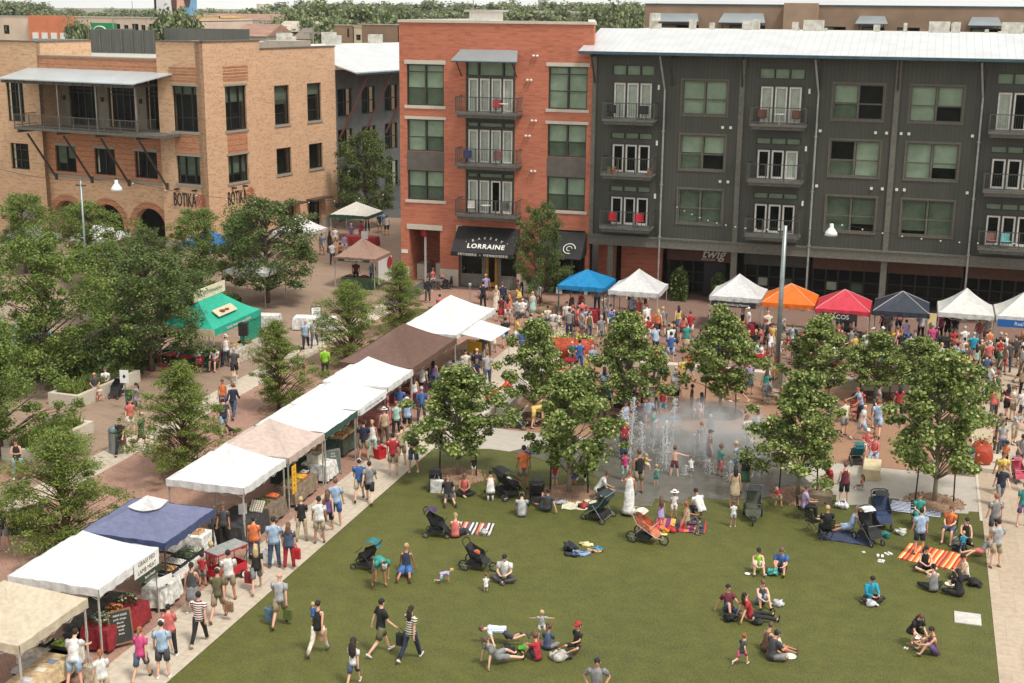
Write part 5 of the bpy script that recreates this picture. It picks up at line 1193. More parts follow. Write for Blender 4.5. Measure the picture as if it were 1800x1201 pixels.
PE = [
 # ---- market path, near to far
 (133,1212,10,'reach','m',1.8,'s:darkbrown','t:white','s:lightblue','reaching to the tan table'),
 (182,1240,-20,'wait','f',1.62,'p:ginger','t:white','s:tan','at the bottom edge by the cooler'),
 (250,1197,5,'walk','f',1.66,'p:ginger','t:pink','s:denim','walking left of the lawn edge'),
 (288,1192,0,'stand','m',1.8,'c:white','t:lightblue','s:charcoal','beside the chalkboard'),
 (300,1154,0,'wait','f',1.62,'s:black','o:coral','p:black','near the chalkboard'),
 (352,1132,5,'walk','m',1.74,'s:black','s:white/maroon' if False else 't:white/maroon','p:black','walking up the path'),
 (340,1078,0,'wait','f',1.68,'p:darkbrown','k:charcoal','r:grey','with arms bent at the meat stall'),
 (385,1090,5,'walk','m',1.8,'c:tan','t:olive','s:khaki','walking past the red wagon'),
 (404,1055,0,'wait','m',1.74,'s:black','t:white','s:khaki','holding a child by the wagon'),
 (357,1030,0,'stand','k',1.15,'s:black','t:red','s:grey','beside the blue canopy leg'),
 (373,1018,0,'stand','k',1.3,'s:blonde','k:coral','s:coral','left of the red wagon'),
 (395,962,180,'stand','f',1.65,'p:brown','t:charcoal','p:black','standing behind the red wagon'),
 (448,990,0,'stand','f',1.66,'s:black','o:orange','p:denim','at the wagon handle'),
 (452,1040,-10,'walk','f',1.66,'l:blonde','t:black','s:grey','carrying a red bag on the path'),
 (483,998,0,'stand','m',1.86,'s:darkbrown','o:lightblue','p:denim','carrying a white bag on the path'),
 (509,1001,0,'stand','f',1.66,'l:brown','o:denim','p:red','with a red bag at the lawn edge'),
 (493,1100,5,'walk','m',1.82,'b:tan','t:silver','s:khaki','carrying two bags on the grass'),
 (531,952,0,'wait','f',1.66,'s:blonde','t:black','p:tan','left of three people on the path'),
 (562,955,0,'stand','m',1.78,'s:black','o:white','s:tan','behind the light blue shirted adult'),
 (577,938,0,'walk','f',1.7,'l:brown','k:purple','s:black','between two people on the path'),
 (591,925,0,'stand','m',1.88,'s:brown','t:lightblue','s:blue','at the lawn edge of the path'),
 (632,880,0,'walk','m',1.76,'c:white','t:blue','s:tan','leading the pair on the path'),
 (650,884,0,'stride','m',1.74,'s:darkbrown','t:grey','s:black','right of the blue shirted walker'),
 (640,810,10,'wait','m',1.8,'s:black','t:navy','s:khaki','by the red bucket'),
 (655,806,0,'stand','f',1.66,'p:blonde','k:white','p:mint','left of the red bucket'),
 (691,835,5,'stand','m',1.8,'s:black','t:red','s:khaki','large figure by the red bucket'),
 (706,818,0,'reach','m',1.72,'c:white','k:tan','s:tan','leaning behind the red shirted adult'),
 (727,830,180,'hold','f',1.72,'s:darkbrown','t:charcoal','s:denim','at the lawn corner near the sycamore'),
 (676,782,-20,'stand','f',1.66,'h:cream','k:tan','p:brown','at the vegetable crates'),
 (697,770,-10,'stand','f',1.66,'s:ginger','t:mint','p:black','facing the egg sign'),
 (716,765,0,'stand','f',1.7,'h:cream','o:lightblue','s:black','below the egg canopy'),
 (703,742,0,'stand','m',1.78,'s:silver','t:blue','s:tan','under the third white canopy'),
 (728,720,0,'stand','f',1.66,'l:brown','k:white','p:red','inside the white canopy by brown one'),
 (742,702,0,'stand','m',1.8,'s:brown','t:white','p:black','under the brown canopy edge'),
 (762,690,10,'stand','f',1.66,'l:black','k:purple','p:blue','under the brown canopy'),
 (797,690,0,'stand','f',1.66,'s:black','d:red','','under the brown canopy'),
 (818,672,170,'stand','m',1.74,'s:black','t:cream','p:tan','behind the grey counter'),
 (846,645,0,'stand','m',1.82,'s:darkbrown','t:charcoal','s:white','beside the yellow banner'),
 (857,628,10,'stand','m',1.82,'s:brown','t:grey','p:olive','under the small white awning'),
 (866,620,0,'stand','f',1.66,'p:blonde','d:cream','','under the small white awning'),
 (836,655,90,'stand','k',1.2,'l:brown','t:black','s:maroon','at the grey counter'),
 (888,610,0,'walk','m',1.78,'s:black','t:black','s:lightblue','right of the white canopy post'),
 (892,568,0,'stand','f',1.6,'l:black','k:coral','s:white','waiting near the bakery bicycle'),
 (881,566,0,'stand','f',1.62,'s:charcoal','t:maroon','r:red','beside the white canopy corner'),
 (918,575,180,'hold','m',1.84,'b:tan','o:white','s:charcoal','facing the market path'),
 (908,572,0,'stand','m',1.72,'c:white','t:silver','s:grey','behind white shirted adult'),
 (849,543,0,'stand','m',1.78,'s:black','t:black','p:black','in front of the bakery door'),
 (872,548,0,'stand','f',1.66,'l:blonde','D:cream','','near the green bicycle'),
 (883,546,-20,'stand','m',1.86,'s:brown','l:navy','p:navy','left of the green bicycle'),
 (752,532,160,'stand','m',1.76,'s:black','l:black','p:charcoal','by the orange stroller at the red building'),
 (773,562,0,'walk','f',1.6,'s:black','t:coral','s:white','behind the white canopy peak'),
 # ---- left plaza
 (33,842,175,'hold','f',1.68,'p:darkbrown','k:black','p:lightblue','holding a brown bag by the planter'),
 (8,968,0,'stand','m',1.8,'c:green','t:black','s:grey','cut off at the left edge'),
 (214,800,185,'walk','f',1.66,'s:black','t:black','p:black','with a shoulder bag by the bin'),
 (231,765,150,'stand','f',1.66,'l:darkbrown','t:coral','s:white','behind the bin by the map sign'),
 (243,735,-150,'stand','f',1.66,'l:black','t:lavender','s:grey','right of the map sign'),
 (250,790,90,'walk','m',1.74,'c:tan','t:green','s:charcoal','half hidden by the cypress'),
 (394,765,-20,'walk','m',1.78,'c:tan','t:navy','s:lightblue','walking a small black dog'),
 (411,736,10,'stride','f',1.7,'s:brown','l:navy','p:denim','carrying a child on the brick paving'),
 (393,725,180,'stand','f',1.6,'s:brown','k:orange','s:purple','left of the adult carrying a child'),
 (413,668,170,'walk','m',1.78,'s:silver','t:charcoal','s:black','walking a white dog'),
 (398,645,0,'wait','f',1.72,'h:cream','k:white','p:navy','at the green counter'),
 (379,650,-170,'chair','m',1.74,'s:black','t:white','s:maroon','seated by the green canopy leg'),
 (350,654,-30,'chair','f',1.7,'s:black','t:white/black','p:black','seated under the green canopy'),
 (335,640,90,'chair','m',1.74,'s:black','t:black','p:black','seated at the red table'),
 (313,642,60,'chair','f',1.66,'s:brown','t:white','p:denim','seated at the far left red table'),
 (538,616,175,'walk','m',1.8,'s:silver','o:lightblue','p:black','walking beside the white shirted adult'),
 (553,610,180,'walk','f',1.68,'c:white','t:white','p:denim','below the white board'),
 (530,665,0,'walk','f',1.68,'p:black','k:white','s:olive','walking away on the brick paving'),
 (572,665,0,'stand','m',1.72,'s:blonde','l:lime','p:black','in neon beside the rounded cypress'),
 (168,700,160,'chair','m',1.74,'b:tan','t:charcoal','s:grey','seated on the planter wall'),
 (176,704,160,'baby','k',.85,'s:blonde','t:cream','s:coral','on the planter wall lap'),
 (187,690,170,'chair','f',1.62,'s:brown','t:white','s:brown','seated beside the stroller'),
 (85,775,0,'chair','f',1.64,'s:blonde','t:grey','s:black','seated on the near planter wall'),
 (105,768,150,'chair','m',1.74,'s:darkbrown','t:charcoal','s:silver','seated on the planter rim'),
 (52,645,0,'stand','m',1.74,'s:black','t:grey','s:black','behind the large shade tree'),
 # ---- lane between the brick buildings
 (585,466,0,'stand','m',1.78,'s:black','t:white','p:navy','left of the tan canopy'),
 (626,502,10,'stand','m',1.8,'s:brown','t:maroon','p:black','under the front of the tan canopy'),
 (655,503,170,'hold','f',1.68,'b:tan','l:lightblue','p:denim','at a canopy leg'),
 (598,455,0,'stand','k',1.2,'s:black','t:orange','s:navy','behind the tan canopy'),
 (580,444,0,'stand','f',1.68,'l:black','D:black','','below the white canopy corner'),
 (590,436,180,'stand','f',1.66,'s:black','t:white','s:tan','below the white canopy corner'),
 (606,448,0,'stand','f',1.6,'p:brown','t:lavender','s:white','behind the tan canopy'),
 (566,448,0,'stand','f',1.66,'s:brown','t:lightblue','s:cream','under the white lane canopy'),
 (618,428,0,'stand','f',1.6,'s:silver','t:purple','s:grey','by the white sign post'),
 (635,424,0,'stand','f',1.6,'s:brown','t:pink','p:grey','by the red table in the lane'),
 (673,408,0,'stand','m',1.76,'s:brown','t:turquoise','s:white','beside the green trimmed canopy'),
 (668,410,0,'stand','m',1.76,'s:brown','t:navy','s:tan','beside the green trimmed canopy'),
 (680,414,0,'stand','f',1.66,'s:black','k:white','s:black','behind the tan canopy peak'),
 (646,408,180,'stand','f',1.66,'l:black','t:maroon','p:black','inside the green trimmed canopy'),
 # ---- bakery cafe tables
 (760,504,120,'chair','f',1.66,'s:brown','t:coral','s:white','seated by the bakery porch'),
 (814,500,90,'chair','f',1.66,'s:brown','t:green','p:black','seated left of the bakery door'),
 (908,500,-90,'chair','m',1.78,'h:white','o:white','p:cream','by the bakery door'),
 (888,498,90,'chair','m',1.74,'s:brown','t:tan','p:charcoal','seated at the bakery table'),
 (925,504,90,'chair','m',1.74,'s:black','t:black','p:charcoal','seated at the far bakery table'),
 (942,512,-60,'chair','f',1.66,'s:black','t:grey','s:lightblue','seated near the bakery tree'),
 (935,498,180,'chair','m',1.74,'b:tan','t:cream','p:tan','seated under the bakery tree'),
 # ---- front of the back row of canopies
 (1004,562,175,'stand','f',1.72,'s:brown','D:black','','in front of the blue canopy'),
 (1021,558,180,'stand','f',1.64,'s:blonde','k:red','p:black','beside the black dress'),
 (1049,546,0,'stand','m',1.76,'s:black','t:lightblue','p:denim','between blue and white canopies'),
 (1062,565,180,'stand','f',1.7,'l:brown','t:cream','p:white','at the white canopy corner'),
 (1000,595,0,'stand','m',1.8,'c:orange','t:black/silver','p:navy','behind the orange red planter'),
 (1014,588,90,'stand','f',1.66,'s:black','t:coral','s:maroon','holding a drink by the planter'),
 (962,575,170,'chair','f',1.66,'p:black','t:cream','p:navy','seated left of the striped shirt'),
 (972,582,170,'chair','f',1.64,'l:brown','t:white','s:maroon','seated beyond the gravel corner'),
 (982,584,-170,'stand','k',1.25,'l:brown','t:white','s:green','behind the left sycamore'),
 (936,560,0,'stand','f',1.66,'s:blonde','d:mint','','near the bakery tree ring'),
 (950,592,0,'walk','k',1.1,'s:blonde','t:red','s:navy','beside the orange planter end'),
 (1110,568,0,'stand','m',1.78,'s:brown','t:lightblue','s:green','at the orange cloth table'),
 (1122,570,0,'stand','f',1.6,'s:blonde','t:coral','s:tan','between two people at the table'),
 (1133,572,0,'stand','f',1.66,'l:darkbrown','k:white','s:turquoise','at the orange cloth table'),
 (1108,545,180,'stand','m',1.76,'s:brown','t:red','p:black','inside the first white canopy'),
 (1131,548,180,'stand','m',1.8,'s:silver','o:tan','p:tan','inside the first white canopy'),
 (1156,592,0,'walk','f',1.66,'l:blonde','k:orange','p:navy','with a white tied sweater'),
 (1164,590,0,'stride','m',1.8,'s:blonde','t:grey','s:khaki','beside the sweater wearer'),
 (1118,600,0,'stand','f',1.6,'c:mint','o:cream','s:tan','behind the sycamore leaves'),
 (1152,622,0,'push','f',1.66,'l:black','o:cream','s:black','pushing the red stroller'),
 (1178,640,0,'stand','m',1.8,'s:black','t:blue','s:lightblue','near the blue shirted group'),
 (1200,600,0,'stand','f',1.64,'l:brown','k:coral','s:maroon','on the far paving'),
 (1212,598,0,'stand','m',1.76,'s:brown','t:red','s:white','on the far paving'),
 (1262,622,90,'squat','k',1.2,'s:brown','t:blue','s:blue','crouched on the far paving'),
 (1277,628,-90,'stand','k',1.1,'c:white','t:turquoise','s:coral','on the far paving'),
 (1298,620,60,'squat','m',1.7,'h:tan','t:cream','s:tan','crouched near the red cloth'),
 (1315,592,-90,'stand','m',1.78,'c:white','t:white','s:charcoal','facing the red cloth table'),
 (1304,578,90,'stand','f',1.66,'l:black','k:white','p:black','at the red cloth table'),
 (1348,598,0,'stand','m',1.8,'b:tan','o:cream','p:khaki','in front of the orange canopy'),
 (1346,622,0,'stand','f',1.64,'l:black','k:black','s:charcoal','with a pink hair bow'),
 (1352,606,0,'stand','k',1.2,'c:pink','k:pink','s:black','in front of the orange canopy'),
 (1328,640,90,'chair','f',1.66,'s:brown','t:mint','p:brown','seated farther left of the lamp post'),
 (1338,644,-90,'chair','f',1.66,'s:black','t:white','s:maroon','seated close beside the lamp post'),
 (1455,590,0,'stand','f',1.66,'s:brown','k:cream','s:tan','at the taco canopy'),
 (1474,585,0,'stand','m',1.76,'s:brown','t:white/coral','s:teal','in the taco queue'),
 (1486,606,5,'stand','m',1.88,'s:brown','t:charcoal','s:black','in the taco queue'),
 (1502,618,0,'stand','k',1.3,'s:brown','t:olive','s:black','in the taco queue'),
 (1500,578,180,'stand','m',1.76,'s:black','t:maroon','p:black','under the taco canopy'),
 (1520,632,180,'stand','f',1.66,'s:ginger','t:white','s:green','facing the gravel court'),
 (1552,592,0,'stand','f',1.64,'s:brown','t:pink','s:navy','at the dark canopy'),
 (1559,598,0,'stand','m',1.76,'s:brown','t:silver','s:tan','at the dark canopy'),
 (1578,588,0,'stand','m',1.76,'b:tan','t:coral','s:navy','at the dark canopy'),
 (1617,600,0,'hold','m',1.78,'s:darkbrown','o:white','p:black','at the dark canopy right leg'),
 (1632,618,0,'stand','f',1.64,'l:brown','k:cream','s:black','beside the pink shirt'),
 (1650,600,0,'stand','f',1.68,'s:silver','t:pink','p:black','left of the chalkboard menu'),
 (1664,600,0,'stand','m',1.78,'s:brown','t:black','s:black','at the white canopy'),
 (1676,604,0,'stand','f',1.62,'s:blonde','t:black','s:white','at the chalkboard menu'),
 (1692,628,0,'stand','m',1.78,'s:silver','t:white','s:tan','at the planter end'),
 (1692,645,0,'stand','f',1.6,'p:black','k:white','p:black','behind the yellow flowers'),
 (1708,640,10,'stand','m',1.8,'s:silver','o:turquoise','s:tan','in a bright patterned shirt'),
 (1718,610,0,'stand','f',1.66,'s:brown','k:coral','p:white','at the white canopy counter'),
 (1732,608,0,'stand','f',1.66,'s:brown','t:white','s:coral','at the white canopy counter'),
 (1736,630,0,'stand','f',1.66,'s:ginger','k:orange','s:white','in the canopy queue'),
 (1722,652,0,'stand','m',1.78,'b:tan','t:olive','p:olive','by the yellow flowers'),
 (1735,655,0,'stand','m',1.78,'s:silver','t:coral','s:grey','in the queue on the right'),
 (1713,660,0,'stand','f',1.64,'l:black','k:mint','p:black','by the yellow flowers'),
 (1762,660,0,'stand','f',1.66,'l:brown','k:brown','s:coral','couple on the right paving'),
 (1770,655,0,'stand','m',1.78,'s:brown','t:charcoal','p:denim','couple on the right paving'),
 (1782,645,0,'stand','m',1.8,'s:brown','t:charcoal','s:khaki','at the blue signed canopy'),
 (1796,642,0,'stand','f',1.66,'l:brown','d:grey','','at the blue signed canopy'),
 (1755,640,0,'stand','m',1.8,'s:silver','t:black','s:tan','beside the black counter'),
 (1640,618,10,'stand','m',1.78,'c:black','t:navy','s:charcoal','behind the sycamore top'),
 (1590,612,0,'stand','f',1.62,'s:black','t:lavender','s:navy','behind the thin sycamore'),
 (1574,625,90,'walk','f',1.66,'s:brown','k:coral','s:denim','behind the thin sycamore'),
 (1582,650,-90,'chair','f',1.66,'l:black','t:teal','s:denim','seated on a red chair'),
 (1430,622,0,'stand','m',1.76,'s:brown','t:maroon','p:black','behind the taco sycamore'),
 (1390,618,90,'walk','f',1.6,'s:brown','t:lightblue','s:white','right of the lamp post'),
 (1405,640,-90,'chair','f',1.6,'s:brown','t:orange','s:denim','seated behind the taco sycamore'),
 (1450,650,90,'chair','m',1.7,'c:red','t:coral','s:grey','seated right of the taco sycamore'),
 # ---- gravel court
 (945,712,0,'wait','m',1.78,'s:darkbrown','t:brown','s:silver','pushing the light framed stroller'),
 (939,705,180,'hold','m',1.76,'s:silver','l:lightblue','p:tan','behind the light framed stroller'),
 (938,752,90,'bend','f',1.66,'s:blonde','t:yellow','s:yellow','bent low under the sycamore'),
 (1000,715,180,'stand','k',1.2,'s:ginger','t:white','s:black','seen through the sycamore'),
 (1017,718,180,'stand','k',1.2,'s:blonde','t:white','s:navy','seen through the sycamore'),
 (1030,712,150,'stand','m',1.78,'b:tan','t:black','p:black','in the group on the gravel'),
 (1044,722,-150,'hold','f',1.66,'s:brown','k:black','p:black','holding a baby on the gravel'),
 (1057,734,0,'stand','m',1.8,'s:brown','t:lightblue','p:denim','right end of the gravel group'),
 (1069,722,0,'wide','k',1.25,'s:blonde','t:teal','s:black','arms out on the gravel'),
 (1013,690,0,'stand','f',1.66,'c:red','l:lavender','p:tan','behind the two trunks'),
 (1018,655,0,'stand','m',1.8,'s:black','t:blue','p:blue','beside the red cafe table'),
 (1005,640,180,'chair','m',1.7,'b:tan','t:green','p:charcoal','seated at the red cafe table'),
 (1116,738,100,'chair','f',1.66,'s:black','t:coral','s:brown','leftmost in the bench group'),
 (1129,730,120,'chair','m',1.74,'s:black','t:maroon','p:brown','bent forward in the bench group'),
 (1139,746,180,'chair','m',1.74,'s:silver','t:lightblue','s:denim','in the bench group'),
 (1163,730,180,'chair','f',1.7,'s:black','k:red','s:turquoise','on the turquoise mat'),
 (1150,742,180,'baby','k',.9,'s:brown','t:white','s:coral','in the bench group'),
 (1185,702,-90,'recline','f',1.6,'c:red','t:cream','p:maroon','reclining behind the jets'),
 (1224,735,180,'squat','f',1.6,'l:brown','k:lavender','s:white','crouched left of the grate'),
 (1232,735,0,'hold','k',1.2,'l:black','k:purple','s:tan','left of the grate'),
 (1284,702,100,'walk','m',1.76,'s:brown','t:coral','s:black','under the grate sycamore'),
 (1298,708,-100,'walk','m',1.78,'s:brown','t:charcoal','s:black','under the grate sycamore'),
 (1350,712,90,'chair','m',1.76,'s:black','t:grey','p:khaki','seated alone on the gravel'),
 (1512,735,0,'stand','k',1.45,'c:black','t:red','s:brown','left of the blue shirted adult'),
 (1541,768,20,'stride','m',1.8,'s:ginger','t:lightblue','s:lightblue','walking on the gravel'),
 (1514,775,90,'walk','m',1.78,'b:tan','t:white','s:lightblue','left on the gravel'),
 (1578,738,0,'stand','f',1.66,'l:black','t:red','p:black','on the gravel by the full sycamore'),
 (1535,818,-160,'chair','f',1.7,'s:brown','l:coral','p:lightblue','seated on the pale block'),
 (1522,802,180,'chair','f',1.6,'c:white','t:coral','s:white','behind the pale block'),
 (1458,872,-90,'chair','m',1.78,'s:brown','t:red','s:tan','seated by the paving steps'),
 (1482,887,0,'stand','f',1.68,'s:brown','k:maroon','s:black','standing at the lawn step'),
 (1514,860,-120,'side','k',.9,'l:brown','k:coral','s:teal','seated on the pale paving'),
 # ---- splash pad
 (1098,845,0,'stand','k',1.25,'s:black','t:pink','c:mint','left in the water jets'),
 (1122,868,-20,'stand','m',1.86,'s:brown','k:black','s:khaki','carrying a child at the jets'),
 (1105,905,0,'hold','f',1.74,'p:ginger','D:white','','on the wet slab'),
 (1153,853,0,'stand','k',.85,'s:blonde','k:teal','s:teal','toddler in the wet pad'),
 (1185,838,20,'wide','k',1.3,'s:brown','n:skin','s:maroon','with one arm out in the jets'),
 (1215,832,0,'squat','k',1.0,'s:brown','t:white','s:navy','crouched in the jets'),
 (1265,837,60,'stand','k',1.35,'s:brown','t:teal','c:coral','in swimwear on the pad'),
 (1292,832,-60,'stand','k',1.35,'s:blonde','t:lightblue','s:blue','in the mist on the pad'),
 (1310,796,160,'hold','f',1.72,'l:ginger','o:cream','s:cream','photographing the jets'),
 (1308,866,0,'stand','f',1.7,'l:black','t:black','r:green','with a backpack at the pad edge'),
 (1327,853,90,'run','k',1.15,'s:brown','t:lavender','s:white','running at the pad edge'),
 (1290,892,0,'stand','f',1.66,'l:black','d:tan','','at the splash pad edge'),
 # ---- lawn, back rows
 (788,880,170,'out','f',1.66,'l:brown','t:black','s:charcoal','with a baby by the mulch'),
 (795,874,180,'baby','k',.7,'s:brown','t:lightblue','s:blue','on the lap by the mulch'),
 (816,868,175,'cross','f',1.66,'s:brown','k:coral','p:black','beside the mulch ring'),
 (833,838,0,'stand','k',.9,'s:brown','t:black','s:white','behind the seated pair'),
 (862,880,0,'kneel','f',1.7,'s:black','k:white','s:black','kneeling by the twin stroller'),
 (920,860,0,'stand','m',1.84,'s:black','t:orange','s:khaki','behind the black strollers'),
 (917,908,0,'knees','m',1.74,'c:tan','t:silver','s:grey','with hands to face'),
 (962,900,-10,'mixed','f',1.66,'s:darkbrown','t:charcoal','s:denim','leaning back right of the capped adult'),
 (975,855,0,'stand','k',1.05,'s:brown','t:red','s:silver','left of the mulch'),
 (1008,855,0,'stand','k',1.1,'s:brown','t:red','s:blue','right of the mulch trunk'),
 (1021,842,180,'squat','f',1.66,'l:brown','t:lightblue','p:black','behind the mulch ring'),
 (1041,835,0,'stand','k',.85,'s:blonde','n:skin','s:teal','on the wet edge'),
 (1050,878,90,'squat','m',1.76,'s:brown','t:white','p:black','at the dark green stroller'),
 (800,945,0,'cross','f',1.62,'p:blonde','k:coral','s:black','between two strollers'),
 (1161,925,0,'stand','k',1.15,'l:brown','d:lavender','','in the blanket group'),
 (1184,912,0,'stand','k',1.1,'h:white','t:white','s:white','in the blanket group'),
 (1207,930,90,'side','f',1.66,'s:ginger','k:tan','p:charcoal','on the bright blanket'),
 (1232,915,-30,'squat','m',1.78,'s:darkbrown','o:white','p:navy','crouching by the group'),
 (1288,926,0,'stand','k',1.0,'s:brown','t:white','s:silver','left of the tall stroller'),
 (1368,892,0,'bend','k',1.0,'s:blonde','t:red','s:tan','bent over by the mulch'),
 (1412,912,90,'chair','f',1.68,'s:brown','t:lavender','p:black','seated in a folding chair'),
 (1452,950,0,'chair','m',1.7,'s:blonde','t:black','p:black','seated in the dark chair'),
 (1495,935,-90,'out','f',1.66,'l:ginger','k:lightblue','s:lightblue','stretched on the dark blanket'),
 (1614,975,0,'stand','m',1.76,'s:black','o:lightblue','s:navy','standing on the striped blanket'),
 (1612,925,180,'chair','f',1.66,'s:brown','t:teal','p:teal','seated behind the standing adult'),
 (1668,950,-150,'chair','f',1.7,'s:brown','t:orange','s:denim','seated right of the mulch'),
 (1693,962,180,'kneel','f',1.7,'s:black','k:black','p:black','behind the turquoise child'),
 (1691,972,0,'stand','k',.8,'s:blonde','l:turquoise','p:denim','beside the seated adults'),
 (1725,978,-90,'recline','k',1.4,'s:ginger','t:grey','s:coral','at the lawn right edge'),
 (1623,1000,180,'cross','f',1.66,'l:darkbrown','k:black','s:black','holding a plate by the blanket'),
 (1640,1040,0,'cross','f',1.68,'p:darkbrown','k:grey','p:black','back turned in the circle'),
 (1685,1048,-20,'cross','f',1.66,'l:black','t:black','p:black','with very long hair in the circle'),
 (1697,1018,-90,'cross','f',1.66,'s:black','k:cream','p:black','right side of the circle'),
 (1749,998,0,'hold','m',1.78,'s:darkbrown','t:silver','s:tan','at the right edge of the lawn'),
 (1745,950,0,'stand','m',1.8,'s:ginger','t:grey','s:charcoal','behind the phone holder'),
 # ---- lawn, open area
 (667,1030,160,'bend','m',1.76,'c:white','t:teal','s:khaki','bent to the grass'),
 (714,1008,180,'out','f',1.68,'s:blonde','k:navy','r:blue','in blue on the open grass'),
 (776,1026,80,'crawl','k',.85,'s:blonde','t:lavender','s:lightblue','baby crawling on the grass'),
 (854,1040,0,'kneel','k',.85,'s:brown','t:white','s:navy','baby by the cross legged adult'),
 (888,1018,-170,'cross','m',1.78,'s:black','t:white','p:charcoal','alone beside the orange stroller'),
 (560,1150,20,'walk','f',1.72,'s:darkbrown','k:black','p:cream','carrying a baby'),
 (622,1205,10,'walk','k',1.45,'l:darkbrown','t:white','s:denim','girl at the bottom edge'),
 (670,1150,60,'stride','m',1.84,'s:black','t:black','s:olive','striding on the grass'),
 (722,1160,30,'walk','f',1.72,'l:darkbrown','t:cream/charcoal','p:navy','behind the striding adult'),
 (884,1132,-90,'lie','m',1.6,'s:brown','t:white/lightblue','s:charcoal','lying on the grass'),
 (872,1168,60,'recline','m',1.7,'s:brown','t:grey','s:grey','propped on hands'),
 (945,1160,-40,'knees','k',1.5,'s:brown','t:red','s:navy','back to the camera'),
 (952,1125,0,'wide','k',.95,'s:blonde','t:silver','s:cream','toddler with arms out'),
 (962,1142,20,'cross','k',1.4,'p:brown','t:denim','s:grey','in the lawn circle'),
 (1014,1145,-140,'side','k',1.4,'c:red','t:black','s:black','in the lawn circle'),
 (1047,1262,185,'hips','m',1.78,'s:black','t:grey','s:navy','at the bottom edge'),
 (1330,1003,180,'knees','f',1.68,'c:black','k:lime','s:white','left of the blue tee'),
 (1373,1004,-160,'knees','m',1.76,'s:brown','t:blue','s:charcoal','beside the lime top'),
 (1280,1080,160,'mixed','f',1.7,'s:black','t:maroon','s:denim','left in the trio'),
 (1336,1062,170,'knees','f',1.7,'p:brown','k:charcoal','s:lightblue','in the trio'),
 (1318,1092,80,'out','f',1.66,'l:darkbrown','t:red','p:black','in the trio'),
 (1526,1055,160,'cross','m',1.7,'s:black','l:turquoise','p:black','alone on the right lawn'),
 (1303,1170,40,'run','k',1.05,'s:ginger','t:charcoal','s:pink','running on the lawn'),
 (1346,1145,60,'cross','f',1.66,'s:brown','k:brown','p:black','behind the cap wearer'),
 (1356,1160,60,'cross','m',1.74,'c:charcoal','t:charcoal','s:grey','by the white plate'),
 (1372,1145,100,'out','k',1.0,'s:brown','t:cream','s:coral','by the white plate'),
 (1602,1130,160,'squat','f',1.68,'l:brown','t:black','s:black','reaching down with a plate'),
 (1643,1150,-90,'knees','f',1.66,'s:darkbrown','k:brown','s:purple','holding a plate'),
 # ---- right path
 (1756,890,180,'walk','f',1.74,'s:ginger','t:navy','p:grey','walking towards the camera'),
 (1757,868,180,'walk','m',1.86,'s:brown','t:yellow','s:khaki','behind the navy tee'),
 (1795,925,-170,'stand','f',1.66,'s:black','t:teal','s:purple','at the right photo edge'),
 (1790,830,180,'push','m',1.76,'c:black','t:grey','s:charcoal','pushing the pink stroller'),
 (1758,805,180,'stand','f',1.68,'s:brown','t:silver','p:denim','on the right path'),
 (1753,795,180,'stand','m',1.8,'s:brown','t:charcoal','p:brown','behind the grey tee'),
 (1708,728,100,'stand','m',1.84,'s:brown','t:grey','s:khaki','facing the white cap'),
 (1724,722,-60,'stand','f',1.68,'c:white','k:lightblue','s:black','beside the green trailer'),
 (1768,735,0,'walk','f',1.68,'l:black','t:maroon','s:black','on the right path'),
 (1778,740,-90,'hold','f',1.66,'p:brown','t:cream','s:khaki','on the right path'),
 (1796,745,0,'stand','m',1.78,'c:white','t:white','c:black','at the right photo edge'),
 (1797,700,20,'stand','f',1.68,'l:brown','o:tan','p:black','at the right photo edge'),
 (1730,680,0,'stand','m',1.78,'s:brown','t:denim','s:navy','by the planter flowers'),
 (1742,690,0,'stand','k',1.2,'s:brown','t:grey','s:navy','with a pink bag'),
]
SEATS = []
for q in PE:
    px,py,face,pose,body,H,hr,top,bt,where = q
    person(px,py,face,pose,body,H,hr,top,bt,where)
    if pose == 'chair':
        J = jt('chair',body); sc = H / {'m': 1.76,'f': 1.70,'k': 1.78}[body]; SEATS.append((gnd(px,py),R(-CAMYAW - face),(J['z'] - .125) * sc,where))
print('PEOPLE',PCOUNT)
# further figures of the market crowd: individuals up to three hundred, the small rest as one object
CR = [(-19.5,-17.2,72.5,76.0,'between the drum planter and the bright blue canopy'),(-16.8,-13.8,71.5,76.0,'before the orange covered table'),(-13,-11.2,70,77,'on the brick between the two white canopies'),(-10.8,-8.2,70,75.5,'before the canopy by the lamp post'),(-8,-5,70,75.5,'before the orange canopy'),(-4.8,-2,69.5,74.8,'before the red taco canopy'),(-1.6,1.2,69.5,75.4,'before the charcoal canopy'),(1.5,4.6,70.5,76,'before the white food canopy'),(4.6,8.5,69,76.3,'before the blue signed canopy'),(4.2,7.5,62,69,'on the far right path'),(-21.0,-19.3,66,75,'at the far end of the market path'),(-20.9,-19.4,54,66,'on the market path by the brown canopy'),(3.8,6.5,54,62,'on the middle of the right path'),(-27,-22,74,83,'on the paving before the bakery'),(-13,-2,61,66.5,'on the far side of the gravel court'),(-12.6,-4.5,52.5,57,''),(-17,-9,60,66.5,''),(-3,3,54,63,'')]
rg = random.Random(42); TOPC = ['white','white','grey','navy','black','red','blue','lightblue','coral','olive','teal','cream','maroon','lavender','charcoal','pink','orange','silver','green','yellow']; BOTC = ['denim','black','khaki','navy','grey','white','tan','charcoal','brown']; HC = ['darkbrown','brown','black','blonde','silver','ginger']
